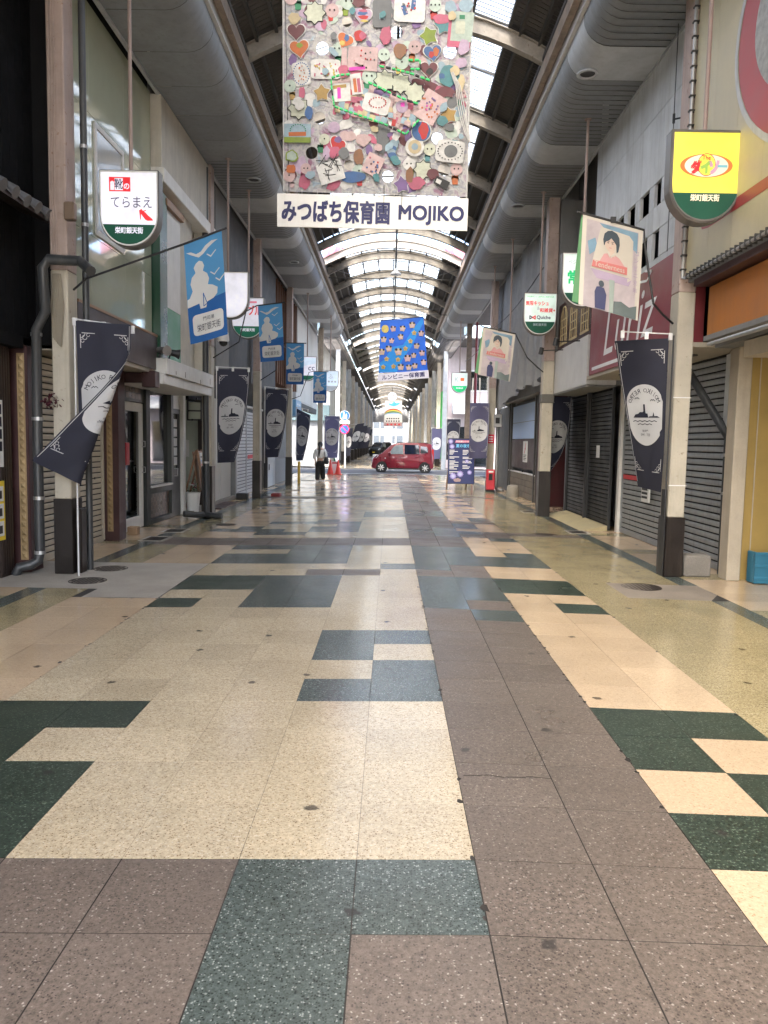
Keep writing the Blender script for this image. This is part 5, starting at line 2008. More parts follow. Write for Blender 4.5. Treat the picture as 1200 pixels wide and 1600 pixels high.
def w_pink(pl, f):
    letters('lettering', 'ルーブル', pl, .0, .17, .58, .2, MATS['lit_red'], f, .011, .02)
    decal('pink_line', [(-.25, .33), (.2, .33), (.2, .37), (-.25, .37)], pl, MATS['lit_pink'], f, .011)
    w_small(pl, f)


def w_cc(pl, f):
    letters('lettering', 'cc', pl, .17, .0, .24, .13, MATS['lit_navy'], f, .011, .01)
    decal('blue_wash', [(-.3, .05), (.33, .2), (.33, .4), (-.3, .4)], pl, MATS['lit_blue'], f, .008)


def w_bu(pl, f):
    letters('lettering', 'ふ', pl, .02, .2, .22, .2, MATS['lit_grey'], f, .011, .0)
    for k in range(4):
        decal('grey_mark', xf(shape_poly('blob', 1, 5 + k), -.2 + .14 * k, -.03, .05, .045), pl, MATS['lit_grey'], f, .011)


def w_daiso(pl, f):
    e = [(.275 * math.cos(2 * PI * i / 36), .105 + .12 * math.sin(2 * PI * i / 36)) for i in range(36)]
    decal('red_oval', e, pl, MATS['lit_orange'], f, .009)
    decal('cream_oval', [(x * .83, .105 + (y - .105) * .94) for x, y in e], pl, MATS['lit_cream'], f, .011)
    c = [(.095 * math.cos(2 * PI * i / 28), .115 + .115 * math.sin(2 * PI * i / 28)) for i in range(28)]
    decal('red_disc', c, pl, MATS['lit_red'], f, .0115)
    decal('yellow_disc', [(x * .93, .115 + (y - .115) * .93) for x, y in c], pl, MATS['lit_yellow'], f, .012)
    letters('lettering', 'The', pl, -.005, .185, .085, .042, MATS['lit_red'], f, .014, .03)
    for ch, xx, mt in (('ダ', -.11, 'lit_red'), ('イ', -.01, 'lit_olive'), ('ソ', .075, 'lit_mauve'), ('ー', .165, 'lit_teal')):
        letters('lettering', ch, pl, xx, .09 if ch != 'ー' else .1, .1, .125 if ch != 'ー' else .025, MATS[mt], f, .015, .07)
    letters('lettering', TOWN, pl, 0, -.22, .3, .068, MATS['lit_cream'], f, .013, .025)


def w_tok(pl, f):
    letters('lettering', 'ベジタブル', pl, -.08, .3, .36, .075, MATS['lit_grey'], f, .011, .0)
    letters('lettering', '常田', pl, -.03, .04, .46, .22, MATS['lit_brgreen'], f, .011, .035)
    letters('lettering', TOWN, pl, 0, -.29, .34, .075, MATS['lit_white'], f, .013, .03)


def w_quiche(pl, f):
    letters('lettering', '門司港キッシュ専門店と雑貨のお店', pl, 0, .37, .58, .03, MATS['lit_brgreen'], f, .011, .0)
    letters('lettering', '無限キッシュ', pl, -.07, .23, .5, .1, MATS['lit_red'], f, .011, .02)
    letters('lettering', '&', pl, -.04, .12, .06, .07, MATS['lit_grey'], f, .011, .0)
    letters('lettering', '和雑貨+', pl, .16, .08, .34, .09, MATS['lit_red'], f, .011, .02)
    letters('lettering', 'Quiche', pl, .08, -.08, .3, .085, MATS['lit_navy'], f, .011, .02)
    for s_ in (-1, 1):
        for q in ribbon([(-.165, -.08), (-.165 + s_ * .06, -.045), (-.165 + s_ * .06, -.115), (-.165, -.08)], .02):
            decal('bow_print', q, pl, MATS['lit_red' if s_ > 0 else 'lit_navy'], f, .0115)
    letters('lettering', TOWN, pl, 0, -.235, .3, .06, MATS['lit_grey'], f, .013, .0)


def w_k(pl, f):
    letters('lettering', 'K', pl, -.13, .15, .15, .2, MATS['lit_grey'], f, .011, .0)
    decal('orange_square', [(.04, .08), (.2, .08), (.2, .22), (.04, .22)], pl, MATS['lit_orange'], f, .011)
    letters('lettering', TOWN, pl, 0, -.24, .32, .06, MATS['lit_white'], f, .013, .02)


box_sign('lit white shoe shop sign with a red high heel, by the glossy green front', -3.25, 9.75, 4.37, 'lit_white', 'lit_dkgreen', -.19, w_tera)
box_sign('lit blank white sign, behind the nearest pale blue flag', -3.25, 15.7, 4.45, 'lit_white', None, -.9, None, px=-.06)
box_sign('lit white sign with red characters partly behind the second blue flag', -3.25, 17.6, 4.3, 'lit_white', 'lit_green', -.18, w_pink)
box_sign('lit sign with blue lettering and green foot, behind the third blue flag', -3.2, 29.4, 4.3, 'lit_white', 'lit_green', -.26, w_cc)
box_sign('small lit pale blue sign partly behind the farthest blue flag', -2.72, 34.5, 4.25, 'lit_blue', 'lit_grey', -.22, w_bu)
box_sign('lit yellow sign with an oval emblem, above the cream pillar', 3.25, 8.45, 4.42, 'lit_yellow', 'lit_dkgreen', -.17, w_daiso, w=.75, h=.95)
box_sign('lit pale green sign with two large green characters, behind the poster', 3.25, 13.6, 4.42, 'lit_mint', 'lit_dkgreen', -.22, w_tok)
box_sign('lit pale sign with red writing and the word Quiche', 3.25, 17.4, 4.47, 'lit_mint', 'lit_dkgreen', -.17, w_quiche)
box_sign('small lit pale sign with an orange square, hung above the event board', 3.1, 35.5, 4.35, 'lit_mint', 'lit_brgreen', -.14, w_k)
for x, y in ((3.2, 21.3), (3.15, 24.5)):
    t = MB().tube([(x, y, 7.1), (x, y, 4.2)], .024, 8).lathe([(.06, 7.085), (.06, 7.1)], (x, y, 0), 12).build('hanging_pole', MATS['pole_pink'])
    tag(t, 'bare pinkish ceiling pole in front of the tarpaulin, %s' % ('nearer one, above the second poster' if y < 22 else 'farther one behind the second poster'), 'pole', 'bare ceiling poles')

# ---- small blue flags on bent arms
FW, FH = .48, 1.12


def flag_polys():
    cloud = [[(.03, -.62), (.07, -.55), (.05, -.47), (.07, -.40), (.12, -.36), (.1, -.30), (.13, -.26), (.17, -.24), (.21, -.26), (.23, -.31), (.21, -.36), (.26, -.40), (.28, -.46), (.26, -.52), (.32, -.54), (.38, -.58), (.37, -.64), (.32, -.68), (.24, -.7), (.22, -.76), (.15, -.76), (.14, -.7), (.0, -.72), (.0, -.63)]]
    gulls = []
    gulls.append([(.02, -.11), (.08, -.12), (.14, -.16), (.2, -.15), (.26, -.10), (.34, -.07), (.42, -.08), (.36, -.10), (.29, -.135), (.23, -.18), (.17, -.205), (.11, -.17), (.06, -.14)])
    for gx, gy in ((.33, -.22), (.36, -.42), (.42, -.5)):
        gulls += ribbon([(gx - .055, gy + .02), (gx - .01, gy - .015), (gx + .02, gy + .01), (gx + .055, gy + .035)], .012)
    boat = ribbon([(.19, -.74), (.195, -.6), (.235, -.72), (.19, -.74)], .009)
    plaque = []
    pq = []
    for cx, cy, a0 in ((.4, -.86, 0), (.1, -.86, 90), (.1, -1.0, 180), (.4, -1.0, 270)):
        pq += [(cx + .045 * math.cos(math.radians(a0 + q)), cy + .045 * math.sin(math.radians(a0 + q))) for q in (0, 30, 60, 90)]
    pq = [(x - .01, y) for x, y in pq]
    return cloud, gulls, boat, [pq]


FPOLY = flag_polys()
FT = [sub_tris(p, .12) for p in FPOLY]
SEA_T = sub_tris([[(0, -.70), (FW, -.66), (FW, -FH), (0, -FH)]], .1)
fv, ff = [], []
for s_, w_, h_, yy in (('門司港', .14, .045, -.875), (TOWN, .3, .085, -.965)):
    v, f = glyphs(s_, w_, h_, .02, True)
    k = len(fv)
    fv += [(.24 + x, yy + y) for x, y in v]
    ff += [tuple(q + k for q in p) for p in f]


def blue_flag(label, p0, slope, arm, lean=0.0, yaw=0.0):
    p0 = Vector(p0)

    def base(x, y):
        t = -y / FH
        return Vector((p0.x + x * math.cos(yaw) + lean * t, p0.y + x * math.sin(yaw) + .02 * math.sin(8 * x + 4 * t + p0.y) * t - .03 * t, p0.z + slope * x * (1 - .35 * t) + y))
    fn = with_normal(base)
    sgn = 1 if (base(.1, 0) - base(0, 0)).cross(base(0, .1) - base(0, 0)).y < 0 else -1
    t = thing('blue_flag', label, 'flag', p0, 'pale blue shopping street flags')
    cl = grid_cloth('cloth', fn, FW, FH, 8, 16, 'flag_sky', t)
    cloth_print('sea_print', None, fn, 'flag_sea', cl, .003 * sgn, tris=SEA_T)
    cloth_print('statue_print', None, fn, 'flag_white', cl, .006 * sgn, tris=FT[0])
    cloth_print('gull_print', None, fn, 'flag_white', cl, .006 * sgn, tris=FT[1])
    cloth_print('boat_print', None, fn, 'flag_sea', cl, .009 * sgn, tris=FT[2])
    pq = cloth_print('plaque_print', None, fn, 'flag_white', cl, .006 * sgn, tris=FT[3])
    cloth_print('lettering', None, fn, 'navy_print', pq, .009 * sgn, tris=(fv, ff))
    MB().tube(arm + [base(-.02, .0), base(FW + .06, .0)], .013, 8).build('bent_arm', MATS['black_metal'], t)
    return t


blue_flag('nearest pale blue flag, slanting on a long arm beside the shoe sign', (-2.38, 8.9, 3.77), .52, [(-3.72, 9.1, 3.28), (-3.55, 9.05, 3.4)], lean=.08, yaw=.72)
blue_flag('pale blue flag in front of the lit sign with red characters, above the third banner', (-2.71, 15.7, 4.27), .13, [(-3.68, 16.0, 3.25), (-3.1, 15.75, 3.55), (-2.95, 15.7, 4.15)], lean=.06)
blue_flag('pale blue flag in front of the cedar louvres', (-2.89, 21.3, 4.24), .0, [(-3.66, 21.7, 3.25), (-3.2, 21.4, 3.5), (-3.1, 21.3, 4.15)], lean=.0)
blue_flag('farthest pale blue flag, before the white upper wall and rusty pillar', (-2.82, 28.0, 4.08), .0, [(-3.63, 28.3, 3.1), (-3.3, 28.1, 3.2), (-2.98, 28.0, 4.05)], lean=0)

# ---- posters hung on the other side
M('poster_sky', (.46, .40, .42), .6, var=.25, scale=2.5, transl=.15)
M('poster_blue', (.16, .27, .36), .6, var=.3, scale=4)
M('poster_cream', (.46, .42, .36), .6, var=.08)
M('poster_edge', (.5, .46, .4), .6, var=.06)
M('poster_red', (.48, .14, .13), .6, var=.15)
M('skin_print', (.5, .38, .31), .6)
M('hair_print', (.03, .045, .06), .6)
M('rose_print', (.47, .24, .24), .6, var=.1)
M('lilac_print', (.36, .28, .38), .6, var=.15)
M('pole_print', (.27, .32, .29), .6)
M('figure_print', (.03, .035, .1), .6, var=.2)
M('hill_print', (.12, .15, .15), .6, var=.3)
M('green_flag', (.14, .34, .16), .7, var=.1, transl=.3)


def poster(label, p0, slope, arm, lean, yaw=0.0, W=.72, Hh=1.06):
    p0 = Vector(p0)

    def base(x, y):
        t = -y / Hh
        return Vector((p0.x + x * math.cos(yaw) + lean * t, p0.y + x * math.sin(yaw) + .015 * math.sin(6 * x + 3 * t) * t, p0.z + slope * x + y))
    fn = with_normal(base)
    t = thing('hanging_poster', label, 'poster', p0, 'posters hung from bent arms')
    sh = grid_cloth('sheet', fn, W, Hh, 6, 8, 'poster_edge', t)

    def pr(name, pts, mat, d):
        return cloth_print(name, [pts], fn, mat, sh, d, maxlen=.2)
    D = .003
    pr('sky_print', [(.05, -.05), (W - .05, -.05), (W - .05, -1.06), (.05, -1.06)], 'poster_sky', D)
    pr('cloud_print', [(.2, -.06), (W - .06, -.06), (W - .06, -.3), (.55, -.22), (.3, -.14)], 'poster_blue', D * 2)
    pr('cloud_print', [(.07, -.3), (.16, -.24), (.2, -.36), (.1, -.45)], 'poster_blue', D * 2)
    pr('box_side_print', [(.56, -.12), (.61, -.17), (.61, -.62), (.56, -.66)], 'poster_cream', D * 2)
    pr('box_under_print', [(.12, -.6), (.56, -.6), (.61, -.62), (.58, -.7), (.2, -.7)], 'lilac_print', D * 2)
    pr('box_print', [(.22, -.1), (.56, -.12), (.56, -.61), (.12, -.6)], 'poster_cream', D * 3)
    pr('jacket_print', [(.22, -.5), (.27, -.4), (.36, -.37), (.45, -.41), (.53, -.5)], 'rose_print', D * 4)
    pr('face_print', xf(shape_poly('circle', 1, 16), .34, -.27, .065, .09), 'skin_print', D * 5)
    pr('neck_print', [(.31, -.34), (.39, -.33), (.4, -.41), (.33, -.41)], 'skin_print', D * 4.5)
    pr('hair_print', [(.262, -.30), (.25, -.24), (.262, -.17), (.30, -.13), (.35, -.115), (.41, -.135), (.44, -.18), (.448, -.26), (.435, -.34), (.415, -.36), (.407, -.27), (.38, -.235), (.345, -.205), (.32, -.235), (.295, -.245), (.276, -.27), (.272, -.30)], 'hair_print', D * 6)
    for q in (-1, 1):
        pr('eye_print', xf(shape_poly('circle', 1, 8), .337 + q * .026, -.265, .011, .006), 'hair_print', D * 6.5)
        pr('brow_print', xf(shape_poly('rect'), .337 + q * .027, -.246, .016, .003, .1 * q), 'hair_print', D * 6.5)
    pr('nose_print', [(.333, -.27), (.341, -.27), (.345, -.295), (.33, -.295)], 'poster_cream', D * 6)
    pr('mouth_print', xf(shape_poly('circle', 1, 8), .339, -.318, .018, .006), 'rose_print', D * 6.5)
    pr('collar_print', [(.30, -.37), (.345, -.44), (.345, -.40), (.33, -.36)], 'poster_cream', D * 5.5)
    pr('collar_print', [(.41, -.37), (.35, -.44), (.355, -.40), (.39, -.36)], 'poster_cream', D * 5.5)
    pr('name_strip', [(.145, -.5), (.55, -.49), (.55, -.58), (.13, -.58)], 'poster_red', D * 5)
    v, f = glyphs('Tenderness', .36, .06, .015, True)
    cloth_print('lettering', None, fn, 'poster_cream', sh, D * 6, tris=([(.34 + x, -.535 + y) for x, y in v], f))
    pr('pole_print', [(.345, -.68), (.41, -.68), (.405, -1.06), (.36, -1.06)], 'pole_print', D * 4)
    pr('hill_print', [(.41, -.92), (.5, -.9), (.6, -.94), (.69, -.9), (.69, -1.06), (.41, -1.06)], 'hill_print', D * 3)
    pr('figure_print', [(.19, -1.05), (.18, -.86), (.2, -.8), (.24, -.79), (.29, -.8), (.32, -.87), (.31, -1.05)], 'figure_print', D * 4)
    pr('figure_head_print', xf(shape_poly('circle', 1, 12), .255, -.755, .033, .038), 'hair_print', D * 4)
    for i, ch in enumerate('コンビニ兄弟'):
        v, f = glyphs(ch, .05, .06, .0)
        cloth_print('lettering', None, fn, 'lilac_print', sh, D * 4, tris=([(.655 + x, -.3 - .085 * i + y) for x, y in v], f))
    bk = with_normal(lambda x, y: base(x, y) + Vector((-.015 + .06 * y, .02, -.02)))
    grid_cloth('green_backing', bk, .5, 1.0, 3, 4, 'green_flag', t)
    MB().tube([base(-.07, .0), base(W + .01, 0)] + arm, .014, 8).build('bent_arm', MATS['black_metal'], t)
    MB().box(base(.36, 0).x - .03, base(.36, 0).x + .03, p0.y - .02, p0.y + .02, base(.36, 0).z - .02, base(.36, 0).z + .05).build('clip', MATS['black_metal'], t)
    return t


poster('large poster with a portrait on a sign box, before the white panelled wall', (2.23, 9.4, 4.33), -.25, [(2.98, 9.4, 3.95), (3.13, 9.45, 3.3), (3.3, 9.6, 3.2), (3.48, 9.75, 3.12)], -.01)
poster('smaller poster with a faded portrait, hung before the tarpaulin', (2.03, 17.5, 4.2), -.2, [(2.78, 17.5, 4.0), (3.05, 17.6, 3.55), (3.3, 17.7, 3.35), (3.46, 17.8, 3.25)], -.09)

# ---- the children's collage
def curve_fill(loops):
    cu = bpy.data.curves.new('c', 'CURVE')
    cu.dimensions = '2D'
    cu.fill_mode = 'BOTH'
    for lp in loops:
        sp = cu.splines.new('POLY')
        sp.points.add(len(lp) - 1)
        for p, (x, y) in zip(sp.points, lp):
            p.co = (x, y, 0, 1)
        sp.use_cyclic_u = True
    ob = bpy.data.objects.new('c', cu)
    me = bpy.data.meshes.new_from_object(ob)
    v = [(q.co.x, q.co.y) for q in me.vertices]
    f = [tuple(p.vertices) for p in me.polygons]
    bpy.data.objects.remove(ob)
    bpy.data.meshes.remove(me)
    bpy.data.curves.remove(cu)
    return v, f


def collage_material():
    m = bpy.data.materials.new('collage_paper')
    m.use_nodes = True
    n, l = m.node_tree.nodes, m.node_tree.links
    b = n['Principled BSDF']
    b.inputs['Roughness'].default_value = .7
    g = n.new('ShaderNodeNewGeometry')
    nz = n.new('ShaderNodeTexNoise')
    nz.inputs['Scale'].default_value = 6.5
    nz.inputs['Detail'].default_value = 8
    nz.inputs['Roughness'].default_value = .6
    nz.inputs['Distortion'].default_value = .8
    l.new(g.outputs['Position'], nz.inputs['Vector'])
    r = n.new('ShaderNodeValToRGB')
    e = r.color_ramp.elements
    e[0].position, e[0].color = .28, (.2, .07, .12, 1)
    e[1].position, e[1].color = .36, (0.216, 0.137, 0.194, 1)
    for p, c in ((.43, (0.302, 0.281, 0.310)), (.52, (0.360, 0.360, 0.346)), (.58, (0.238, 0.238, 0.281)), (.64, (0.302, 0.310, 0.302)), (.70, (.25, .33, .40)), (.78, (.16, .17, .22))):
        k = e.new(p)
        k.color = (*c, 1)
    l.new(nz.outputs['Fac'], r.inputs[0])
    l.new(r.outputs[0], b.inputs['Base Color'])
    w = n.new('ShaderNodeTexNoise')
    w.inputs['Scale'].default_value = 9
    w.inputs['Detail'].default_value = 4
    w.inputs['Distortion'].default_value = 1.5
    l.new(g.outputs['Position'], w.inputs['Vector'])
    bu = n.new('ShaderNodeBump')
    bu.inputs['Strength'].default_value = .9
    bu.inputs['Distance'].default_value = .03
    l.new(w.outputs['Fac'], bu.inputs['Height'])
    l.new(bu.outputs[0], b.inputs['Normal'])
    MATS['collage'] = m


collage_material()
PAL = {'mint': (.47, .57, .5), 'pale': (.55, .58, .47), 'pinkp': (.58, .42, .42), 'rose': (.5, .12, .2), 'red': (.5, .03, .03), 'grn': (.02, .22, .1), 'tan': (.42, .27, .08), 'org': (.55, .15, .04), 'maroon': (.14, .04, .05),
       'blue': (.05, .13, .32), 'black': (.015, .015, .018), 'purple': (.2, .12, .3), 'white': (.68, .68, .67), 'yel': (.6, .48, .12), 'olive': (.24, .33, .04), 'teal': (.08, .25, .28), 'lilac': (.5, .38, .52), 'magenta': (.75, .06, .5),
       'tinsel': (.05, .7, .2), 'grey': (.16, .17, .18), 'brown': (.25, .12, .06), 'sky': (.3, .42, .5), 'cream': (.58, .48, .3)}
for k, c in PAL.items():
    M('paper_' + k, tuple(x * .7 for x in c), .65, var=.22, scale=14, bump=.1, bscale=25)
M('paper_tinsel', PAL['tinsel'])
ART = thing('collage_banner', "large hanging collage of children's paper faces, hearts and stars, nearest the camera", 'banner', (-.27, 9.7, 4.58))
AY = 9.7


def apt(u, v):
    p = at(u, v, Y=AY)
    return p.x, p.z


APL = Plane((0, AY, 0), (1, 0, 0), (0, 0, 1), (0, -1, 0))
corner = [apt(443, 299), apt(729, 308), (.88, 8.05), (-1.40, 8.05)]
HOLES = [(542, 34, 7.5), (504, 76, 9.5), (620, 51, 9), (703, 81, 10), (499, 184, 9), (487, 239, 9), (545, 258, 7.5), (683, 216, 8.5), (694, 265, 9.5), (606, 276, 8.5), (586, -30, 10), (660, -45, 10)]
PXM = AY / 1200.0
loops = [corner]
for u, v, r in HOLES:
    x, z = apt(u, v)
    loops.append([(x + r * PXM * math.cos(2 * PI * i / 20), z + r * PXM * math.sin(2 * PI * i / 20)) for i in range(20)])
v_, f_ = curve_fill(loops)
sheet = MB().add([APL(x, y, 0) for x, y in v_], f_).build('sheet', MATS['collage'], ART, fix=False)
layer = [0]


def stick(kind, u, v, r, c, ry=None, rot=0.0, name=None, k=5, inner=.5, n=20, rim=None, parent=None, thick=True):
    layer[0] += 1
    d = .008 + .00006 * layer[0] + (0 if parent is None else .004)
    x, z = apt(u, v)
    P = xf(shape_poly(kind, 1, n, k, inner), x, z, r * PXM, (ry or r) * PXM, math.radians(rot))
    if rim:
        P2 = xf(shape_poly(kind, 1, n, k, inner), x, z, (r + 1.6) * PXM, ((ry or r) + 1.6) * PXM, math.radians(rot))
        MB().prism([APL(a, b, d) for a, b in P2], (0, .003, 0)).build('paper_rim', MATS['paper_' + rim], ART)
        d += .004
    return MB().prism([APL(a, b, d) for a, b in P], (0, .003, 0)).build(name or 'paper_' + kind, MATS['paper_' + c], parent or ART)


def face(u, v, r, c, hand, hu, hv, hr, ry=None, eyes=2, hrot=180):
    stick('hand', hu, hv, hr, hand, rot=hrot, name='paper_hand')
    f = stick('circle', u, v, r, c, ry, name='paper_face')
    for i in range(eyes):
        stick('circle', u + (i - (eyes - 1) / 2) * r * .7, v - r * .08, max(1.0, r * .14), 'black', name='paper_eye', parent=f)
    return f


for a in ((455, -3, 10, 'pinkp', 'grn', 466, 7, 9), (519, 17, 10, 'pinkp', 'red', 517, 26, 7), (545, 3, 12, 'mint', 'olive', 540, 17, 8), (453, 135, 9, 'mint', 'tan', 457, 149, 8), (530, 77, 10, 'mint', 'grn', 529, 92, 8),
          (680, 9, 9, 'mint', 'red', 678, 22, 9), (600, 86, 9, 'mint', 'rose', 598, 101, 7), (648, 74, 9.5, 'pinkp', 'org', 644, 89, 8), (628, 98, 10, 'mint', 'yel', 623, 108, 8), (577, 120, 11, 'mint', 'grn', 573, 131, 8),
          (507, 218, 8, 'pale', 'grn', 501, 231, 8), (478, 264, 8, 'pinkp', 'rose', 477, 275, 11), (452, 275, 9, 'pinkp', 'pinkp', 457, 288, 6), (561, 268, 10, 'mint', 'red', 562, 283, 8), (671, 234, 9, 'pale', 'teal', 668, 246, 7),
          (639, 257, 9, 'white', 'olive', 643, 269, 7), (713, 265, 9, 'pinkp', 'org', 711, 280, 9), (719, 147, 8, 'pinkp', 'grn', 718, 160, 6)):
    face(*a, eyes=3 if a[0] in (680, 530, 719) else 1 if a[0] in (453, 628, 507, 452, 561) else 2)
for u, v, r in ((492, 21, 16), (467, 170, 16), (601, 127, 16), (626, 131, 15), (648, 146, 15), (661, 266, 14)):
    stick('star', u, v, r, 'pale', k=8, inner=.76, rim='black')
for u, v, r, c, rm, rot in ((463, 50, 13, 'maroon', 'white', 0), (468, 76, 14, 'org', 'white', 8), (539, 64, 12, 'org', 'white', -25), (676, 83, 13, 'blue', 'white', 8), (670, 109, 13, 'maroon', 'white', 0), (527, 226, 12, 'red', 'white', -30), (567, 25, 13, 'lilac', 'white', -10)):
    stick('heart', u, v, r, c, rot=rot, rim=rm)
for u, v, r, c, a, b in ((468, 72, 6, 'olive', 5, 4), (542, 60, 5, 'blue', 4, 5), (535, 68, 5, 'yel', 4, 4), (681, 82, 6, 'org', 5, 6), (674, 86, 5, 'red', 4, 5), (528, 219, 6, 'purple', 6, 5), (566, 22, 7, 'blue', 8, 3), (568, 28, 7, 'red', 8, 3), (567, 18, 7, 'rose', 7, 2), (569, 34, 6, 'yel', 6, 2), (672, 113, 6, 'black', 6, 5)):
    stick('blob', u, v, a, c, b, name='paint_patch', parent=sheet, n=int(u))
for u, v, r, c, rot in ((693, 40, 14, 'teal', 10), (670, 57, 14, 'olive', 20), (503, 146, 13, 'tan', 5), (628, 289, 13, 'purple', 10), (701, 181, 13, 'tan', 15)):
    stick('star', u, v, r, c, rot=rot, inner=.62, rim='white')
stick('round', 471, 116, 12, 'white', 17, 12)
for i in range(26):
    t = 2 * PI * i / 26
    stick('circle', 471 + 12.5 * math.cos(t), 116 + 17 * math.sin(t), 1.0, 'blue', name='paper_dot', n=8)
for i in range(14):
    stick('circle', 466 + RN.uniform(0, 14), 104 + RN.uniform(0, 24), 1.0, 'org', name='paper_dot', parent=sheet, n=8)
stick('round', 509, 109, 22, 'white', 14, 0)
for i in range(22):
    stick('rect', 492 + RN.uniform(0, 36), 100 + RN.uniform(0, 19), 1.0, RN.choice(['yel', 'rose']), RN.uniform(1, 3), RN.uniform(0, 180), name='paper_strip', parent=sheet)
stick('rect', 567, 93, 22, 'pinkp', 17, -2)
for i in range(14):
    stick('circle', 550 + RN.uniform(0, 36), 80 + RN.uniform(0, 28), 1.4, RN.choice(['black', 'red', 'maroon', 'grey']), name='paper_dot', parent=sheet, n=8)
stick('rect', 558, 108, 12, 'magenta', 2.5, 6)
stick('rect', 538, 91, 4, 'pinkp', 14, 0)
stick('round', 597, 22, 14, 'grey', 20, 0)
stick('rect', 597, 27, 4, 'sky', 4)
stick('round', 640, 17, 23, 'white', 17, -2)
for u, v, rot in ((632, 17, 20), (646, 9, -5)):
    stick('rect', u, v, 3.4, 'blue', 7, rot)
for i in range(12):
    stick('circle', 622 + RN.uniform(0, 36), 6 + RN.uniform(0, 22), 1.6, RN.choice(['red', 'grey', 'lilac', 'grey']), name='paper_dot', parent=sheet, n=8)
stick('rect', 718, 48, 17, 'rose', 25, -3)
stick('rect', 722, 43, 16, 'mint', 21, -4)
stick('round', 719, 44, 7, 'pale', 9)
stick('rect', 722, 28, 4, 'grn', 3)
for u, v, a, b, c in ((603, 56, 9, 14, 'rose'), (625, 80, 11, 11, 'brown'), (561, 57, 8, 9, 'red'), (567, 57, 5, 6, 'rose'), (690, 31, 13, 8, 'rose'), (704, 12, 10, 9, 'sky'), (728, 9, 10, 11, 'sky'), (537, 112, 8, 10, 'rose'), (472, 146, 6, 9, 'rose'), (483, 178, 7, 10, 'blue'),
                      (550, 277, 20, 9, 'blue'), (561, 246, 8, 12, 'brown'), (567, 219, 13, 10, 'pinkp'), (598, 215, 12, 26, 'grey'), (690, 190, 9, 7, 'teal'), (702, 200, 8, 6, 'grey'), (650, 287, 14, 9, 'rose'), (676, 272, 10, 9, 'maroon'),
                      (640, 275, 7, 12, 'brown'), (720, 130, 6, 14, 'cream'), (700, 120, 16, 15, 'teal'), (696, 145, 15, 8, 'maroon'), (522, 238, 10, 9, 'rose'), (538, 240, 8, 9, 'grey'), (510, 240, 6, 10, 'lilac'), (577, 235, 6, 8, 'purple'),
                      (460, 30, 10, 8, 'cream'), (560, 5, 10, 7, 'maroon'), (455, 265, 9, 7, 'org'), (720, 100, 9, 8, 'lilac'), (724, 75, 9, 12, 'lilac'), (690, 120, 5, 4, 'blue'), (710, 225, 8, 6, 'teal')):
    stick('blob', u, v, a, c, b, name='paint_patch', n=int(u * 7 + v))
stick('circle', 503, 18 + 170, 0.5, 'white')
stick('circle', 522, 200, 9, 'lilac', 8)
# the tinsel-edged quilt in the middle
q0 = [(518, 128), (546, 120), (575, 128), (612, 146), (652, 168), (655, 176), (634, 212), (600, 196), (560, 183), (524, 171)]
qp = [apt(u, v) for u, v in q0]
MB().prism([APL(a, b, .004) for a, b in qp], (0, .003, 0)).build('quilt', MATS['paper_pinkp'], ART)
rq = random.Random(8)
for i in range(90):
    a, b = rq.random(), rq.random()
    u = 520 + 128 * a
    v = 128 + 36 * a * 1.1 + (45 * b) * (1 - .25 * a)
    stick('rect', u, v, rq.uniform(3, 5), rq.choice(['red', 'rose', 'sky', 'cream', 'pinkp', 'sky', 'pinkp']), rq.uniform(3, 5), rq.uniform(-25, 5), name='quilt_patch')
tin = [(518, 128), (519, 145), (523, 170), (545, 178), (575, 188), (600, 197), (634, 213), (655, 190)]
tin2 = [(518, 126), (532, 121), (548, 120)]
tin3 = [(575, 132), (590, 139), (612, 150), (635, 160), (654, 166)]
tin4 = [(592, 107), (612, 111), (640, 118), (672, 130)]
tin5 = [(637, 98), (656, 98), (656, 112), (640, 112)]
for ln in (tin, tin2, tin3, tin4, tin5):
    for (a, b), (c, d) in zip(ln[:-1], ln[1:]):
        n_ = max(1, int(math.hypot(c - a, d - b) / 7))
        for i in range(n_):
            p, q = (i + .1) / n_, (i + .85) / n_
            s0, s1 = apt(a + (c - a) * p, b + (d - b) * p), apt(a + (c - a) * q, b + (d - b) * q)
            MB().bar(APL(*s0, .062), APL(*s1, .062), .018, .028, (0, -1, 0)).build('tinsel', MATS['paper_tinsel' if rq.random() < .85 else 'paper_black'], ART)
stick('round', 588, 164, 20, 'white', 13, -15)
for i in range(18):
    t = 2 * PI * i / 18
    stick('circle', 590 + 13 * math.cos(t), 162 + 8 * math.sin(t), 1.1, 'red', name='paper_dot', parent=sheet, n=8)
stick('circle', 628, 168, 9, 'lilac')
stick('rect', 629, 165, 3, 'magenta', 3)
stick('rect', 533, 146, 14, 'white', 13, 4)
stick('rect', 531, 137, 10, 'tan', 2.5, 8)
stick('rect', 530, 147, 2.6, 'magenta', 8, 3)
stick('rect', 557, 133, 8, 'white', 15, 8)
stick('rect', 555, 135, 2.4, 'org', 10, 8)
stick('rect', 561, 135, 2.4, 'rose', 10, 8)
stick('rect', 672, 169, 17, 'pinkp', 22, -30)
for i in range(26):
    a, b = rq.uniform(-12, 12), rq.uniform(-18, 18)
    stick('circle', 672 + a * .86 + b * .5, 169 - a * .5 + b * .86 * 1, 1.5, rq.choice(['org', 'purple', 'magenta', 'org']), name='paper_dot', parent=sheet, n=8)
stick('rect', 465, 209, 20, 'sky', 13, 0)
stick('rect', 465, 220, 20, 'olive', 4, 0)
stick('rect', 465, 211, 13, 'org', 3, 2)
for i in range(11):
    t = PI * i / 10
    stick('circle', 466 + 12 * math.cos(t), 206 - 10 * math.sin(t), 1.0, 'grn', name='paper_dot', parent=sheet, n=8)
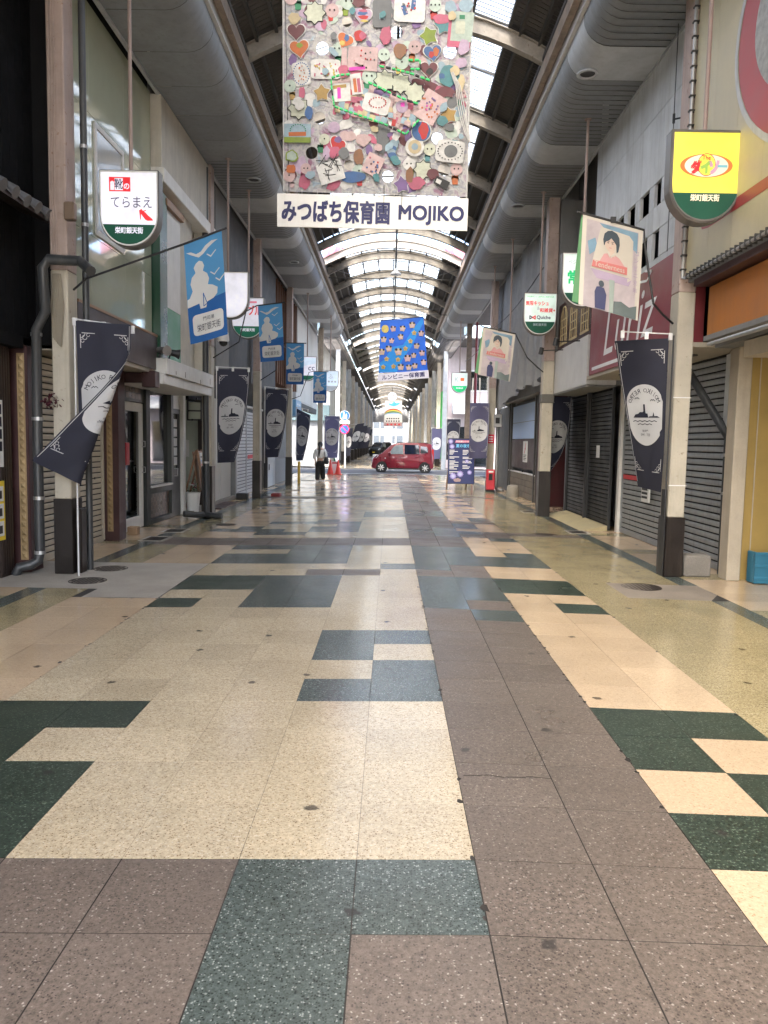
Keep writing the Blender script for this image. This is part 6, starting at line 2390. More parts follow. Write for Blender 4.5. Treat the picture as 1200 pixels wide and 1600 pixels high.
stick('blob', 456, 245, 11, 'olive', 9, n=4)
stick('blob', 456, 245, 8.5, 'mint', 7, n=4, parent=sheet)
stick('rect', 517, 270, 19, 'white', 15, 18)
for i in range(16):
    stick('rect', 517 + rq.uniform(-14, 14), 264 + rq.uniform(-12, 12), rq.uniform(4, 12), 'black', .5, rq.uniform(0, 180), name='scribble', parent=sheet)
stick('circle', 658, 207, 14, 'blue', 14, rim='white')
stick('blob', 662, 205, 8, 'red', 13, n=9, parent=sheet)
stick('circle', 648, 231, 14, 'white')
stick('circle', 648, 231, 10, 'cream', parent=sheet)
stick('circle', 648, 231, 5, 'sky', parent=sheet)
for i in range(9):
    stick('circle', 612 + 3.5 * math.sin(i * .9) + i * .6, 213 + i * 5.2, 6.5, ('purple', 'rose', 'sky', 'sky', 'blue', 'sky', 'blue', 'teal', 'teal')[i], 4.5, name='worm_ring')
stick('round', 703, 238, 21, 'white', 16, -6)
for i in range(22):
    t = 2 * PI * i / 22
    stick('circle', 703 + 19 * math.cos(t), 238 + 13.5 * math.sin(t), 1.0, 'black', name='paper_dot', parent=sheet, n=8)
stick('circle', 704, 238, 10, 'grey', 9, parent=sheet)
stick('circle', 704, 238, 9, 'white', 8)
stick('rect', 690, 287, 11, 'black', 6, -25)
stick('rect', 685, 285, 4, 'white', 3, -25)
stick('rect', 583, 259, 13, 'pinkp', 15, -25)
for i in range(14):
    stick('circle', 583 + rq.uniform(-10, 10), 259 + rq.uniform(-11, 11), 1.5, rq.choice(['red', 'blue', 'maroon', 'rose']), name='paper_dot', parent=sheet, n=8)
# more odds and ends so that little bare sheet is left
for i in range(60):
    u, v = rq.uniform(448, 728), rq.uniform(-60, 292)
    if any(math.hypot(u - a, v - b) < r + 9 for a, b, r in HOLES):
        continue
    stick('blob', u, v, rq.uniform(4, 9), rq.choice(['lilac', 'sky', 'white', 'rose', 'grey', 'pinkp', 'cream', 'teal']), rq.uniform(4, 9), rq.uniform(0, 180), name='paint_patch', n=i) if i % 2 else None
for i in range(240):
    u, v = rq.uniform(450, 724), rq.uniform(-60, 290)
    r_ = rq.uniform(5, 13)
    if any(math.hypot(u - a, v - b) < r + r_ + 2 for a, b, r in HOLES):
        continue
    x, z = apt(u, v)
    P = xf(shape_poly('blob', 1, i), x, z, r_ * PXM, r_ * rq.uniform(.5, 1) * PXM, rq.uniform(0, 3))
    MB().poly([APL(a, b, .002 + .00003 * i) for a, b in P]).build('paint_patch', MATS['paper_' + rq.choice(['lilac', 'pinkp', 'rose', 'white', 'grey', 'purple', 'white', 'sky', 'maroon', 'mint'])], ART, fix=False)
# loose strings, edge rods, cords
mb = MB()
for k in range(4):
    P = [(704, 118), (712 + k, 140), (714 + 2 * k, 165), (719 + 2 * k, 190), (726 + k, 212), (731, 222 + k * 2), (729 - k, 200), (724, 185 - k * 3)]
    mb.tube([APL(*apt(u + k, v), .07 + .006 * k) for u, v in P], .006, 5)
mb.build('string', MATS['paper_white'], ART)
mb = MB()
mb.tube([APL(*apt(443, 300), .0), APL(-1.40, 8.1, 0)], .007, 6)
b_ = mb.build('edge_cord', MATS['paper_white'], ART)
mb = MB().tube([APL(*apt(729, 309), 0), APL(.88, 8.1, 0)], .01, 6).build('edge_cord', MATS['paper_white'], ART)
MB().tube([APL(-1.42, 8.07, 0), APL(.92, 8.07, 0)], .02, 8).build('top_rod', MATS['dark_steel'], ART)
for u in range(448, 730, 24):
    x, z = apt(u, 300 + (u - 443) * .031)
    MB().bar(APL(x, z + .03, .01), APL(x, z - .02, .01), .006, .006).build('tie', MATS['paper_white' if u % 48 else 'paper_red'], ART)

NS = thing('nursery_sign', 'white board with dark blue nursery lettering, hung under the collage', 'sign', (-.27, 9.7, 4.19))
c4 = [apt(433, 302), apt(732, 310), apt(730, 361), apt(433, 354)]
MB().prism([APL(x, z, .004) for x, z in c4], (0, .02, 0)).build('board', MATS['white_paint'], NS, bevel=.003)
NPl = Plane((sum(x for x, z in c4) / 4, AY, sum(z for x, z in c4) / 4), (c4[1][0] - c4[0][0], 0, c4[1][1] - c4[0][1]), (-(c4[1][1] - c4[0][1]), 0, c4[1][0] - c4[0][0]), (0, -1, 0))
M('navy_letter', (.006, .008, .085), .5)
letters('lettering', 'みつばち保育園', NPl, -.45, -.005, 1.31, .26, MATS['navy_letter'], NS, .009, .03)
letters('lettering', 'MOJIKO', NPl, .72, -.02, .79, .22, MATS['navy_letter'], NS, .009, .03)
mb = MB()
for u in (600, 628):
    x, z = apt(u, 302)
    mb.tube([APL(x, z + .1, .012), APL(x, z - .25, .012)], .003, 4)
mb.tube([(-1.3, AY, 4.6), (-1.4, AY, 8.3)], .004, 4)
mb.build('wire', MATS['black_metal'], NS)

# ---- blue star banner
ST = thing('star_banner', 'blue hanging banner with yellow stars and pink paper faces above the street', 'banner', (.4, 32.5, 4.3))
SB_Y = 32.5


def spt(u, v):
    p = at(u, v, Y=SB_Y)
    return p.x, p.z


SPL = Plane((0, SB_Y, 0), (1, 0, 0), (0, 0, 1), (0, -1, 0))
SPX = SB_Y / 1200.0
M('banner_blue', (.02, .13, .62), .7, var=.18, scale=3, transl=.25)
M('banner_river', (.02, .27, .72), .7, var=.15, transl=.25)
cpx = lambda a, b: (560 + a / 8.0, 480 + b / 8.0)
cl4 = [cpx(275, 165), cpx(530, 150), cpx(815, 118), cpx(865, 790), cpx(560, 810), cpx(255, 822)]
shb = MB().prism([SPL(*spt(u, v), 0) for u, v in cl4], (0, .01, 0)).build('cloth', MATS['banner_blue'], ST)
decal('river_print', [spt(*cpx(a, b)) for a, b in ((800, 130), (690, 260), (560, 470), (420, 500), (340, 640), (262, 700), (258, 815), (480, 812), (560, 640), (660, 500), (812, 190))], SPL, MATS['banner_river'], shb, .004)
decal('moon_print', [spt(*cpx(335 + 45 * math.cos(t), 272 + 50 * math.sin(t))) for t in [i * PI / 10 for i in range(20)]], SPL, MATS['paper_yel'], shb, .02)
for a, b in ((697, 322), (650, 425), (588, 518), (352, 648), (495, 655), (310, 748), (438, 740)):
    s_ = MB().prism([SPL(x, z, .02) for x, z in xf(shape_poly('star', 1, 0, 5, .6), *spt(*cpx(a, b)), 4.3 * SPX)], (0, .004, 0)).build('paper_star', MATS['paper_yel'], ST)
    MB().prism([SPL(x, z, .025) for x, z in xf(shape_poly('circle', 1, 10), *spt(*cpx(a, b)), 2.0 * SPX)], (0, .003, 0)).build('star_face', MATS['paper_tan'], s_)
for a, b, sc_ in ((435, 272, 1), (552, 268, 1), (672, 225, 1.1), (785, 330, 1), (528, 372, 1), (316, 405, 1), (415, 420, .9), (380, 520, 1.1), (292, 560, 1.1), (500, 560, 1.3), (728, 486, 1), (795, 575, 1), (615, 640, 1.2), (692, 605, .9), (815, 690, 1), (530, 750, 1.1), (630, 755, 1), (706, 735, 1)):
    u, v = cpx(a, b)
    h = MB().prism([SPL(x, z, .02) for x, z in xf(shape_poly('star', 1, 0, 5, .72), *spt(u, v), 5 * SPX * sc_, None, rq.uniform(-.2, .2))], (0, .004, 0)).build('paper_star', MATS['paper_pinkp' if a % 2 else 'paper_cream'], ST)
    for q in (-1, 1):
        MB().prism([SPL(x, z, .026) for x, z in xf(shape_poly('circle', 1, 9), *spt(u + q * 2.6 * sc_, v - 3.0 * sc_), 1.5 * SPX * sc_)], (0, .003, 0)).build('hair_tuft', MATS['paper_black'], h)
    MB().prism([SPL(x, z, .03) for x, z in xf(shape_poly('circle', 1, 10), *spt(u, v + .6), 2.7 * SPX * sc_, 2.1 * SPX * sc_)], (0, .003, 0)).build('star_face', MATS['paper_pinkp'], h)
b4 = [cpx(245, 838), cpx(875, 785), cpx(882, 885), cpx(238, 930)]
nb = MB().prism([SPL(*spt(u, v), .03) for u, v in b4], (0, .03, 0)).build('name_board', M('board_lilac', (.5, .5, .58), .5, var=.05), ST)
pA, pB = spt(*b4[0]), spt(*b4[1])
cM = [sum(spt(*q)[i] for q in b4) / 4 for i in (0, 1)]
NB = Plane((cM[0], SB_Y, cM[1]), (pB[0] - pA[0], 0, pB[1] - pA[1]), (-(pB[1] - pA[1]), 0, pB[0] - pA[0]), (0, -1, 0))
letters('lettering', 'ルンビニー保育園', NB, 0, 0, 1.78, .2, MATS['navy_letter'], nb, .035, .02)
mb = MB()
for u, v in (cl4[0], cl4[2]):
    x, z = spt(u, v)
    mb.tube([(x, SB_Y, z), (x, SB_Y, 8.0)], .006, 4)
mb.build('wire', MATS['black_metal'], ST)
MB().tube([SPL(*spt(*cl4[0]), 0), SPL(*spt(*cl4[2]), 0)], .015, 6).build('top_rod', MATS['black_metal'], ST)

# ---- clock and rainbow banner far away
CK = thing('hanging_clock', 'round white clock hanging above the rainbow banner far down the arcade', 'clock', (.1, 95, 6.5))
cc_ = at(613, 620, Y=95)
MB().lathe([(.62, -.08), (.62, .08)], (cc_.x, 95, cc_.z), 28, 'Y').build('case', MATS['grey_wall'], CK)
MB().lathe([(0, -.095), (.54, -.095), (.56, -.085)], (cc_.x, 95, cc_.z), 28, 'Y').build('dial', MATS['paper'], CK)
for a, L in ((40, .42), (-130, .3)):
    MB().bar((cc_.x, 94.88, cc_.z), (cc_.x + L * math.sin(math.radians(a)), 94.88, cc_.z + L * math.cos(math.radians(a))), .05, .02, (0, 1, 0)).build('hand', MATS['black_metal'], CK)
mb = MB()
for k in range(12):
    a = k * PI / 6
    mb.bar((cc_.x + .44 * math.sin(a), 94.89, cc_.z + .44 * math.cos(a)), (cc_.x + .51 * math.sin(a), 94.89, cc_.z + .51 * math.cos(a)), .035, .015, (0, 1, 0))
mb.build('hour_mark', MATS['black_metal'], CK)
MB().tube([(cc_.x, 95, cc_.z + .6), (cc_.x, 95, 8.3)], .04, 6).build('hanger', MATS['dark_steel'], CK)
RB = thing('rainbow_banner', 'white hanging banner with a rainbow and a blue bird, far down the arcade', 'banner', (.3, 100, 3.8))
rpt = lambda u, v: (at(u, v, Y=100).x, at(u, v, Y=100).z)
RP = Plane((0, 100, 0), (1, 0, 0), (0, 0, 1), (0, -1, 0))
rb = MB().prism([RP(*rpt(u, v), 0) for u, v in ((602, 626), (628, 626), (628.5, 666), (599.5, 666))], (0, .03, 0)).build('cloth', MATS['paper'], RB)
for i, c in enumerate(('print_red', 'print_yellow', 'leaf_green', 'pale_blue')):
    o_ = [rpt(614.5 + 14.0 * math.cos(PI * t / 12), 648.5 - (10 - i * 1.7) * math.sin(PI * t / 12) + i * .4) for t in range(13)]
    n_ = [rpt(614.5 + 14.0 * math.cos(PI * t / 12), 648.5 - (8.3 - i * 1.7) * math.sin(PI * t / 12) + i * .4) for t in range(13)]
    decal('rainbow_stripe', o_ + n_[::-1], RP, MATS[c], rb, .02)
decal('bird_print', [rpt(u, v) for u, v in ((607, 630), (612, 631), (616, 627), (619, 630), (626, 629), (622, 633), (615, 635), (608, 633))], RP, M('bird_blue', (.1, .5, .75), .6), rb, .02)
for v, a, b in ((653, 604, 625), (657, 603, 626)):
    for k in range(6):
        u = a + (b - a) * k / 6
        decal('text_mark', [rpt(u, v), rpt(u + 2.2, v), rpt(u + 2.2, v + 2), rpt(u, v + 2)], RP, MATS['print_black' if v > 655 else 'pvc_grey'], rb, .02)
decal('pink_strip', [rpt(u, v) for u, v in ((600, 660), (628.4, 660), (628.5, 666), (599.5, 666))], RP, MATS['paper_pinkp'], rb, .018)
for k in range(4):
    decal('text_mark', [rpt(604 + k * 6, 662), rpt(607 + k * 6, 662), rpt(607 + k * 6, 664.5), rpt(604 + k * 6, 664.5)], RP, MATS['print_red'], rb, .02)
MB().tube([(rpt(614, 626)[0], 100, rpt(614, 626)[1]), (rpt(614, 626)[0], 100, 8.3)], .02, 5).build('wire', MATS['dark_steel'], RB)

for y, r, lb in ((30.2, .2, 'white dome lamp hanging from the ridge, nearer of two'), (42.2, .24, 'white dome lamp hanging from the ridge, farther of two')):
    z = 8.02
    t = thing('dome_lamp', lb, 'lamp', (.08, y, z), 'dome lamps on the ridge pipe')
    MB().lathe([(.05, .2), (.09, .12), (r, .03), (r * 1.02, -.02), (r * .7, -.03), (0, -.03)], (.08, y, z), 18).build('shade', MATS['white_plastic'], t, smooth=True)
    MB().tube([(.08, y, z + .18), (.08, y, 8.45)], .02, 6).build('stem', MATS['dark_steel'], t)

# ------------------------------------------------------------------ street things
# drainpipes
def pipe(label, paths, r=.055, collars=(), mat='pvc_grey'):
    t = thing('drainpipe', label, 'pipe', (paths[0][-1][0], paths[0][-1][1], -.06), 'grey plastic drainpipes')
    for i, p in enumerate(paths):
        MB().tube(p, r, 12).build('pipe', MATS[mat], t, smooth=True)
    for c, z in collars:
        MB().lathe([(r + .006, z - .02), (r + .006, z + .02)], (c[0], c[1], 0), 14).build('clamp', MATS['galv'], t)
    return t


a_, b_, c_, d_ = at(65, 405, Y=8.85), at(125, 408, Y=8.85), at(143, 420, Y=8.7), at(118, 0, Y=9.45)
pA = Vector((-4.19, 8.85, 0))
pipe('dark grey drainpipe with a crook over the first pillar, ending in a curved foot', [
    [(c_.x, 8.68, c_.z - .03), (b_.x, 8.85, b_.z), (a_.x + .08, 8.85, a_.z), (a_.x, 8.86, a_.z - .09), (a_.x + .01, 8.9, 3.0), (-4.12, 9.0, 2.8), (-4.14, 9.02, 1.5), (-4.15, 9.04, .22), (-4.17, 9.04, .1), (-4.25, 9.0, .05), (-4.36, 8.95, .03), (-4.40, 8.95, -.06)]],
    .058, [((-4.125, 9.01), 2.75), ((-4.135, 9.02), 1.78), ((-4.145, 9.03), .85), ((-4.15, 9.04), .2)])
pipe('thin dark conduit running up behind the first pillar', [[(-3.70, 9.42, 7.1), (-3.70, 9.42, 3.6), (-3.70, 9.42, -.06)]], .04, [((-3.70, 9.42), 5.0), ((-3.70, 9.42), 4.1)])
pipe('dark grey drainpipe down the camera pillar with an elbow foot', [[(-3.82, 15.92, 7.0), (-3.82, 15.92, 3.0), (-3.80, 15.9, .1), (-3.77, 15.85, .02), (-3.6, 15.8, .0), (-3.45, 15.78, 0)], [(-4.2, 15.6, .05), (-3.95, 15.75, .02), (-3.85, 15.85, .02)]], .062,
     [((-3.82, 15.92), 5.4), ((-3.81, 15.91), 2.9), ((-3.81, 15.91), 1.1)])
e0, e1, e2 = at(1063, 560, X=4.0), at(1138, 690, X=4.38), at(1128, 893, X=4.38)
pipe('grey drainpipe slanting across the grey shutter then straight down to the ground', [[(e0.x, e0.y, e0.z), (e1.x, e1.y, e1.z + .05), (e1.x, e1.y, e1.z - .06), (4.38, e1.y - .02, -.06)]], .055, [((4.38, e1.y - .01), 1.0), ((4.38, e1.y - .01), 1.5)])
pipe('pale pipe with elbow beside the red box pillar', [[(3.72, 26.9, 2.9), (3.72, 26.9, .1), (3.76, 26.85, .0), (3.95, 26.7, -.02)]], .06, (), 'galv')

# concrete block, crate, stone
cb = MB().box(3.78, 4.12, 9.72, 9.98, -.06, .22).build('concrete_block', M('block_grey', (.2, .185, .165), .9, var=.2, fine=.1, bump=.5, bscale=80), None, bevel=.02)
tag(cb, 'grey concrete block at the foot of the cream pillar', 'block')
crt = thing('plastic_crate', 'blue plastic crate against the mustard wall', 'crate', (4.57, 9.45, -.06))
M('crate_blue', (.03, .17, .27), .5, var=.12, streak=.15)
MB().box(4.46, 4.92, 9.28, 9.34, -.05, .33).build('front', MATS['crate_blue'], crt, bevel=.006)
MB().box(4.46, 4.51, 9.34, 9.49, -.05, .33).build('side', MATS['crate_blue'], crt, bevel=.006)
MB().box(4.87, 4.92, 9.34, 9.49, -.05, .33).build('side', MATS['crate_blue'], crt, bevel=.006)
MB().box(4.51, 4.87, 9.34, 9.49, -.05, 0).build('bottom', MATS['crate_blue'], crt)
for z in (.0, .15, .3):
    MB().box(4.45, 4.93, 9.265, 9.28, z, z + .035).build('rib', MATS['crate_blue'], crt, bevel=.004)
stn = MB()
stn.lathe([(.19, -.06), (.2, .1), (.19, .24), (.16, .31), (.08, .34), (0, .345)], (3.85, 24.0, 0), 14)
tag(stn.build('stone_bollard', MATS['concrete'], None, smooth=True), 'rounded pale stone block by the brown block wall', 'stone')
bx = MB().box(-4.42, -4.25, 12.86, 13.02, -.06, .08).build('brick', M('brick_tan', (.3, .2, .12), .9, var=.25, bump=.4), None, bevel=.01)
tag(bx, 'small tan brick on the ground at the foot of the white door', 'brick')

# red mailbox
mbx = thing('red_box', 'red box with a black top on the jamb of the white glazed door', 'box', (-4.45, 12.9, 1.1))
MB().box(-4.52, -4.4, 12.8, 12.98, 1.12, 1.5).build('body', M('red_gloss', (.38, .02, .03), .35), mbx, bevel=.012)
MB().prism([(-4.52, 12.82, 1.5), (-4.43, 12.82, 1.5), (-4.47, 12.82, 1.75), (-4.52, 12.82, 1.78)], (0, .14, 0)).build('lid', MATS['black_metal'], mbx, bevel=.008)

# spotlights over the awning
for k, (y, x) in enumerate(((12.75, -3.78), (13.1, -3.72))):
    t = thing('spotlight', ('grey spotlight facing out at the end of the brown board', 'black spotlight just behind the grey one on the awning')[k], 'spotlight', (x, y, 2.9), 'spotlights over the awning')
    d = Vector((.12, -.1 if k == 0 else .06, -.02))
    p = Vector((x, y, 3.02))
    MB().tube([p - d * .6, p + d * .5, p + d], [.045, .06, .085], 14).build('head', MATS['galv' if k == 0 else 'black_metal'], t, smooth=True)
    MB().tube([p, (x - .05, y, 2.9)], .015, 6).build('bracket', MATS['black_metal'], t)

# dome camera on the second pillar
cam_t = thing('security_camera', 'white dome security camera on the second cream pillar', 'camera', (-3.6, 15.9, 3.5))
q = at(349, 530, Y=15.8)
MB().lathe([(.05, .16), (.1, .13), (.115, .04), (.12, -.02), (.1, -.05)], (q.x, 15.8, q.z), 18).build('housing', MATS['white_plastic'], cam_t, smooth=True)
MB().lathe([(.09, -.05), (.08, -.1), (.045, -.135), (0, -.145)], (q.x, 15.8, q.z), 16).build('dome', M('dark_dome', (.02, .02, .022), .08), cam_t, smooth=True)
MB().box(q.x - .35, q.x - .02, 15.85, 15.95, q.z + .1, q.z + .16).build('bracket', MATS['white_plastic'], cam_t)
MB().box(q.x - .06, q.x + .06, 15.76, 15.9, q.z + .3, q.z + .5).build('junction_box', MATS['stone_cream'], cam_t, bevel=.01)

# small lantern, easel board, pots at the open entrance
lan = thing('lantern', 'black framed lantern hanging in the open shop entrance', 'lantern', (-4.3, 17.6, 1.9))
mb = MB()
for x in (-4.5, -4.2):
    for y in (17.1, 17.5):
        mb.bar((x, y, 2.0), (x, y, 2.42), .03, .03)
for z in (2.0, 2.2, 2.42):
    mb.bar((-4.5, 17.1, z), (-4.2, 17.1, z), .03, .03)
    mb.bar((-4.5, 17.1, z), (-4.5, 17.5, z), .03, .03)
    mb.bar((-4.2, 17.1, z), (-4.2, 17.5, z), .03, .03)
mb.bar((-4.35, 17.3, 2.42), (-4.35, 17.3, 2.5), .03, .03)
mb.build('frame', MATS['black_metal'], lan)
MB().box(-4.47, -4.23, 17.13, 17.47, 2.03, 2.39).build('shade', MATS['mint_wall'], lan)
eb = thing('easel_board', 'wooden A-frame menu board standing at the open shop entrance', 'sign board', (-4.2, 17.2, 0))
wdm = M('easel_wood', (.28, .15, .08), .5, var=.2)
e0 = Vector((-4.25, 17.2, 0))
for sx in (-.22, .22):
    MB().bar((e0.x + .18, e0.y + sx * .9, -.05), (e0.x - .02, e0.y + sx * .9, 1.35), .04, .03).build('leg', wdm, eb)
    MB().bar((e0.x - .38, e0.y + sx * .9, -.0), (e0.x - .04, e0.y + sx * .9, 1.33), .04, .03).build('leg', wdm, eb)
ep = Plane((e0.x + .075, e0.y, .82), (0, 1, 0), (-.14, 0, 1), (1, 0, .14))
MB().prism([ep(x, y, 0) for x, y in ((-.2, -.4), (.2, -.4), (.2, .5), (-.2, .5))], (-.02, 0, 0)).build('frame', wdm, eb)
bf_ = MB().poly([ep(x, y, .008) for x, y in ((-.17, -.37), (.17, -.37), (.17, .46), (-.17, .46))]).build('board', MATS['paper'], eb, fix=False)
for k in range(9):
    yy = .38 - k * .085
    decal('chalk_line', [(-.13, yy), (.13 - .07 * (k % 3), yy), (.13 - .07 * (k % 3), yy - .03), (-.13, yy - .03)], ep, MATS[('pvc_grey', 'pale_blue', 'print_red')[k % 3]], bf_, .012)
MB().prism([ep(x, y, -.12) for x, y in ((-.2, -.4), (.2, -.4), (.2, .5), (-.2, .5))], (-.02, 0, 0)).build('back_panel', wdm, eb)
pt = thing('planter', 'white ribbed planter with small flowers by the easel board', 'planter', (-4.35, 16.95, -.05))
MB().lathe([(.12, 0), (.16, .42), (.17, .45), (.145, .45), (.14, .4), (0, .4)], (-4.35, 16.95, -.05), 16).build('pot', MATS['white_plastic'], pt)
mb = MB()
for k in range(70):
    p = Vector((-4.35 + RN.gauss(0, .08), 16.95 + RN.gauss(0, .08), .42 + abs(RN.gauss(0, .1))))
    d = Vector((RN.uniform(-1, 1), RN.uniform(-1, 1), RN.uniform(-.3, 1))).normalized() * .05
    e = d.cross(Vector((0, 0, 1))) * .5
    mb.add([p - e, p + d, p + e, p - d * .3], [(0, 1, 2, 3)])
tag(mb.build('leaves', M('leaf', (.04, .09, .03), .6, var=.3), pt, fix=False), kind='stuff')
for k in range(7):
    MB().lathe([(0, .02), (.03, .0), (0, -.015)], (-4.35 + RN.gauss(0, .08), 16.93 + RN.gauss(0, .08), .55 + RN.uniform(-.05, .08)), 8).build('flower', MATS['paper_rose' if k % 2 else 'white_plastic'], pt)

# posters on the timber house
ps1 = thing('wall_notice', 'white notice with dark photographs on the dark timber wall', 'notice', (-4.44, 8.7, 1.2))
for nm, z0, z1, mt in (('sheet', 1.22, 1.98, 'paper'), ):
    MB().box(-4.45, -4.436, 8.58, 8.80, z0, z1).build(nm, MATS[mt], ps1)
for k in range(4):
    MB().box(-4.437, -4.433, 8.66, 8.77, 1.4 + k * .14, 1.51 + k * .14).build('photo', MATS['navy_print'], ps1)
ps2 = thing('wall_notice', 'yellow edged notice with black drawings, low on the dark timber wall', 'notice', (-4.44, 8.7, .4))
MB().box(-4.45, -4.436, 8.55, 8.80, .38, 1.06).build('sheet', MATS['print_yellow'], ps2)
for k in range(3):
    f = MB().box(-4.437, -4.433, 8.60, 8.77, .43 + k * .2, .6 + k * .2).build('picture', MATS['paper'], ps2)
    MB().box(-4.434, -4.430, 8.66, 8.73, .46 + k * .2, .55 + k * .2).build('figure', MATS['print_black'], f)
tn = thing('paper_notice', 'orange and white paper notice taped to the grey shutter', 'notice', (4.42, 12.1, .8))
p = at(1010, 757, X=4.40)
MB().box(4.40, 4.408, p.y - .2, p.y + .2, p.z - .0, p.z + .25).build('orange_sheet', M('notice_orange', (.75, .36, .04), .6, var=.05), tn)
MB().box(4.38, 4.406, p.y - .2, p.y + .18, p.z - .3, p.z - .003).build('white_sheet', MATS['paper'], tn)
TP = Plane((4.398, p.y, p.z), (0, -1, 0), (0, 0, 1))
letters('lettering', 'テナント募集', TP, 0, .13, .36, .13, MATS['print_red'], tn, .004, .02)
for k in range(3):
    decal('text_line', [(-.15, -.06 - k * .07), (.14, -.06 - k * .07), (.14, -.1 - k * .07), (-.15, -.1 - k * .07)], Plane((4.378, p.y, p.z), (0, -1, 0), (0, 0, 1)), MATS['print_black'], tn, .003)
p = at(1011, 700, X=4.41)
tag(MB().box(4.415, 4.42, p.y - .1, p.y + .1, p.z - .05, p.z + .2).build('paper_note', MATS['paper']), 'small blank white paper on the grey shutter behind the banner', 'notice')

# pale blue box sign
bs = thing('box_sign', 'pale blue box sign with white characters under the cedar louvres', 'shop sign', (-3.8, 29.5, 2.5))
MB().box(-4.2, -3.55, 28.9, 30.6, 2.5, 3.12).build('box', M('sign_sky', (.16, .38, .62), .4, var=.1), bs, bevel=.01)
MB().box(-4.2, -3.56, 28.92, 30.58, 3.125, 3.4).build('hood', MATS['panel_white'], bs)
for k in range(2):
    bp = Plane((-3.548, 29.75, 2.81), (0, 1, 0), (0, 0, 1), (1, 0, 0))
    decal('white_character', [(-.5 + k * .6, .18), (-.1 + k * .6, .18), (-.1 + k * .6, .12), (-.5 + k * .6, .12)], bp, MATS['print_white'], bs, .003)
    decal('white_character', [(-.34 + k * .6, .25), (-.26 + k * .6, .25), (-.26 + k * .6, -.25), (-.34 + k * .6, -.25)], bp, MATS['print_white'], bs, .005)
    decal('white_character', [(-.48 + k * .6, -.05), (-.12 + k * .6, -.05), (-.12 + k * .6, -.11), (-.48 + k * .6, -.11)], bp, MATS['print_white'], bs, .004)

# blue-white traffic signs
tf = thing('traffic_sign', 'white post with a round blue pedestrian sign above a no-parking sign', 'traffic sign', (-2.95, 49.6, -.06))
tx = at(538, 700, Y=49.5).x
MB().tube([(tx + .05, 49.6, -.06), (tx + .05, 49.6, 3.35)], .045, 8).build('post', MATS['white_plastic'], tf)
M('traffic_blue', (.02, .12, .55), .4)
M('traffic_red', (.6, .02, .05), .4)
for zc, kind in ((3.25, 'walk'), (2.38, 'park')):
    dsc = MB().lathe([(.31, -.012), (.31, .012)], (tx, 49.5, zc), 28, 'Y').build('sign_disc', MATS['white_plastic' if kind == 'walk' else 'traffic_red'], tf)
    MB().lathe([(0, -.016), (.285 if kind == 'walk' else .25, -.016), (.286 if kind == 'walk' else .251, -.013)], (tx, 49.5, zc), 28, 'Y').build('blue_field', MATS['traffic_blue'], dsc)
    tp_ = Plane((tx, 49.48, zc), (1, 0, 0), (0, 0, 1), (0, -1, 0))
    if kind == 'walk':
        for ox, sc_ in ((-.05, 1), (.1, .6)):
            decal('figure_print', [(ox - .07 * sc_, -.2), (ox - .05 * sc_, .05 * sc_ - .02), (ox - .03 * sc_, .1 * sc_), (ox + .04 * sc_, .1 * sc_), (ox + .07 * sc_, .0), (ox + .06 * sc_, -.2)], tp_, MATS['print_white'], dsc, .003)
            decal('figure_print', xf(shape_poly('circle', 1, 10), ox, .15 * sc_, .042 * sc_), tp_, MATS['print_white'], dsc, .003)
    else:
        decal('red_slash', [(-.2, .16), (-.16, .2), (.2, -.16), (.16, -.2)], tp_, MATS['traffic_red'], dsc, .004)
MB().box(tx - .3, tx + .3, 49.48, 49.5, 2.73, 2.92).build('plate', MATS['white_plastic'], tf)
mb = MB()
for k in range(6):
    mb.poly([(tx - .24 + k * .085, 49.476, 2.79), (tx - .18 + k * .085, 49.476, 2.79), (tx - .18 + k * .085, 49.476, 2.86), (tx - .24 + k * .085, 49.476, 2.86)])
mb.build('text_marks', MATS['navy_letter'], tf, fix=False)

# yellow post
yp = MB().tube([(-3.52, 29.6, -.06), (-3.52, 29.6, .78), (-3.52, 29.9, .78), (-3.52, 29.9, -.06)], .035, 8).build('yellow_barrier', M('yellow_post', (.6, .38, .04), .45))
tag(yp, 'thin yellow barrier post under the narrow twisted banner', 'barrier')

# red box on the pillar, fire equipment
rbx = thing('red_cabinet', 'red cabinet standing at the foot of the white pillar by the block wall', 'cabinet', (3.45, 26.45, -.06))
MB().box(3.30, 3.62, 26.3, 26.6, -.06, .02).build('plinth', MATS['black_metal'], rbx)
MB().box(3.32, 3.60, 26.32, 26.6, .02, .72).build('body', M('cabinet_red', (.55, .04, .06), .4), rbx, bevel=.02)
MB().box(3.39, 3.52, 26.31, 26.32, .36, .58).build('window', MATS['black_metal'], rbx)
MB().box(3.38, 3.54, 26.312, 26.318, .62, .68).build('label_strip', MATS['print_white'], rbx)
rs2 = thing('red_plate', 'small red plate with white marks halfway up the white pillar', 'sign', (3.45, 26.6, 1.7))
MB().box(3.36, 3.58, 26.66, 26.69, 1.62, 1.92).build('plate', MATS['traffic_red'], rs2)
for k in range(3):
    MB().box(3.40, 3.54, 26.655, 26.66, 1.67 + k * .08, 1.70 + k * .08).build('white_mark', MATS['print_white'], rs2)
mt = thing('meter_box', 'grey meter box on the white pillar above the red plate', 'meter', (3.6, 26.6, 2.2))
MB().box(3.55, 3.82, 26.6, 26.8, 2.18, 2.62).build('case', MATS['galv'], mt, bevel=.015)
MB().box(3.6, 3.74, 26.585, 26.6, 2.3, 2.5).build('dial', MATS['black_metal'], mt)

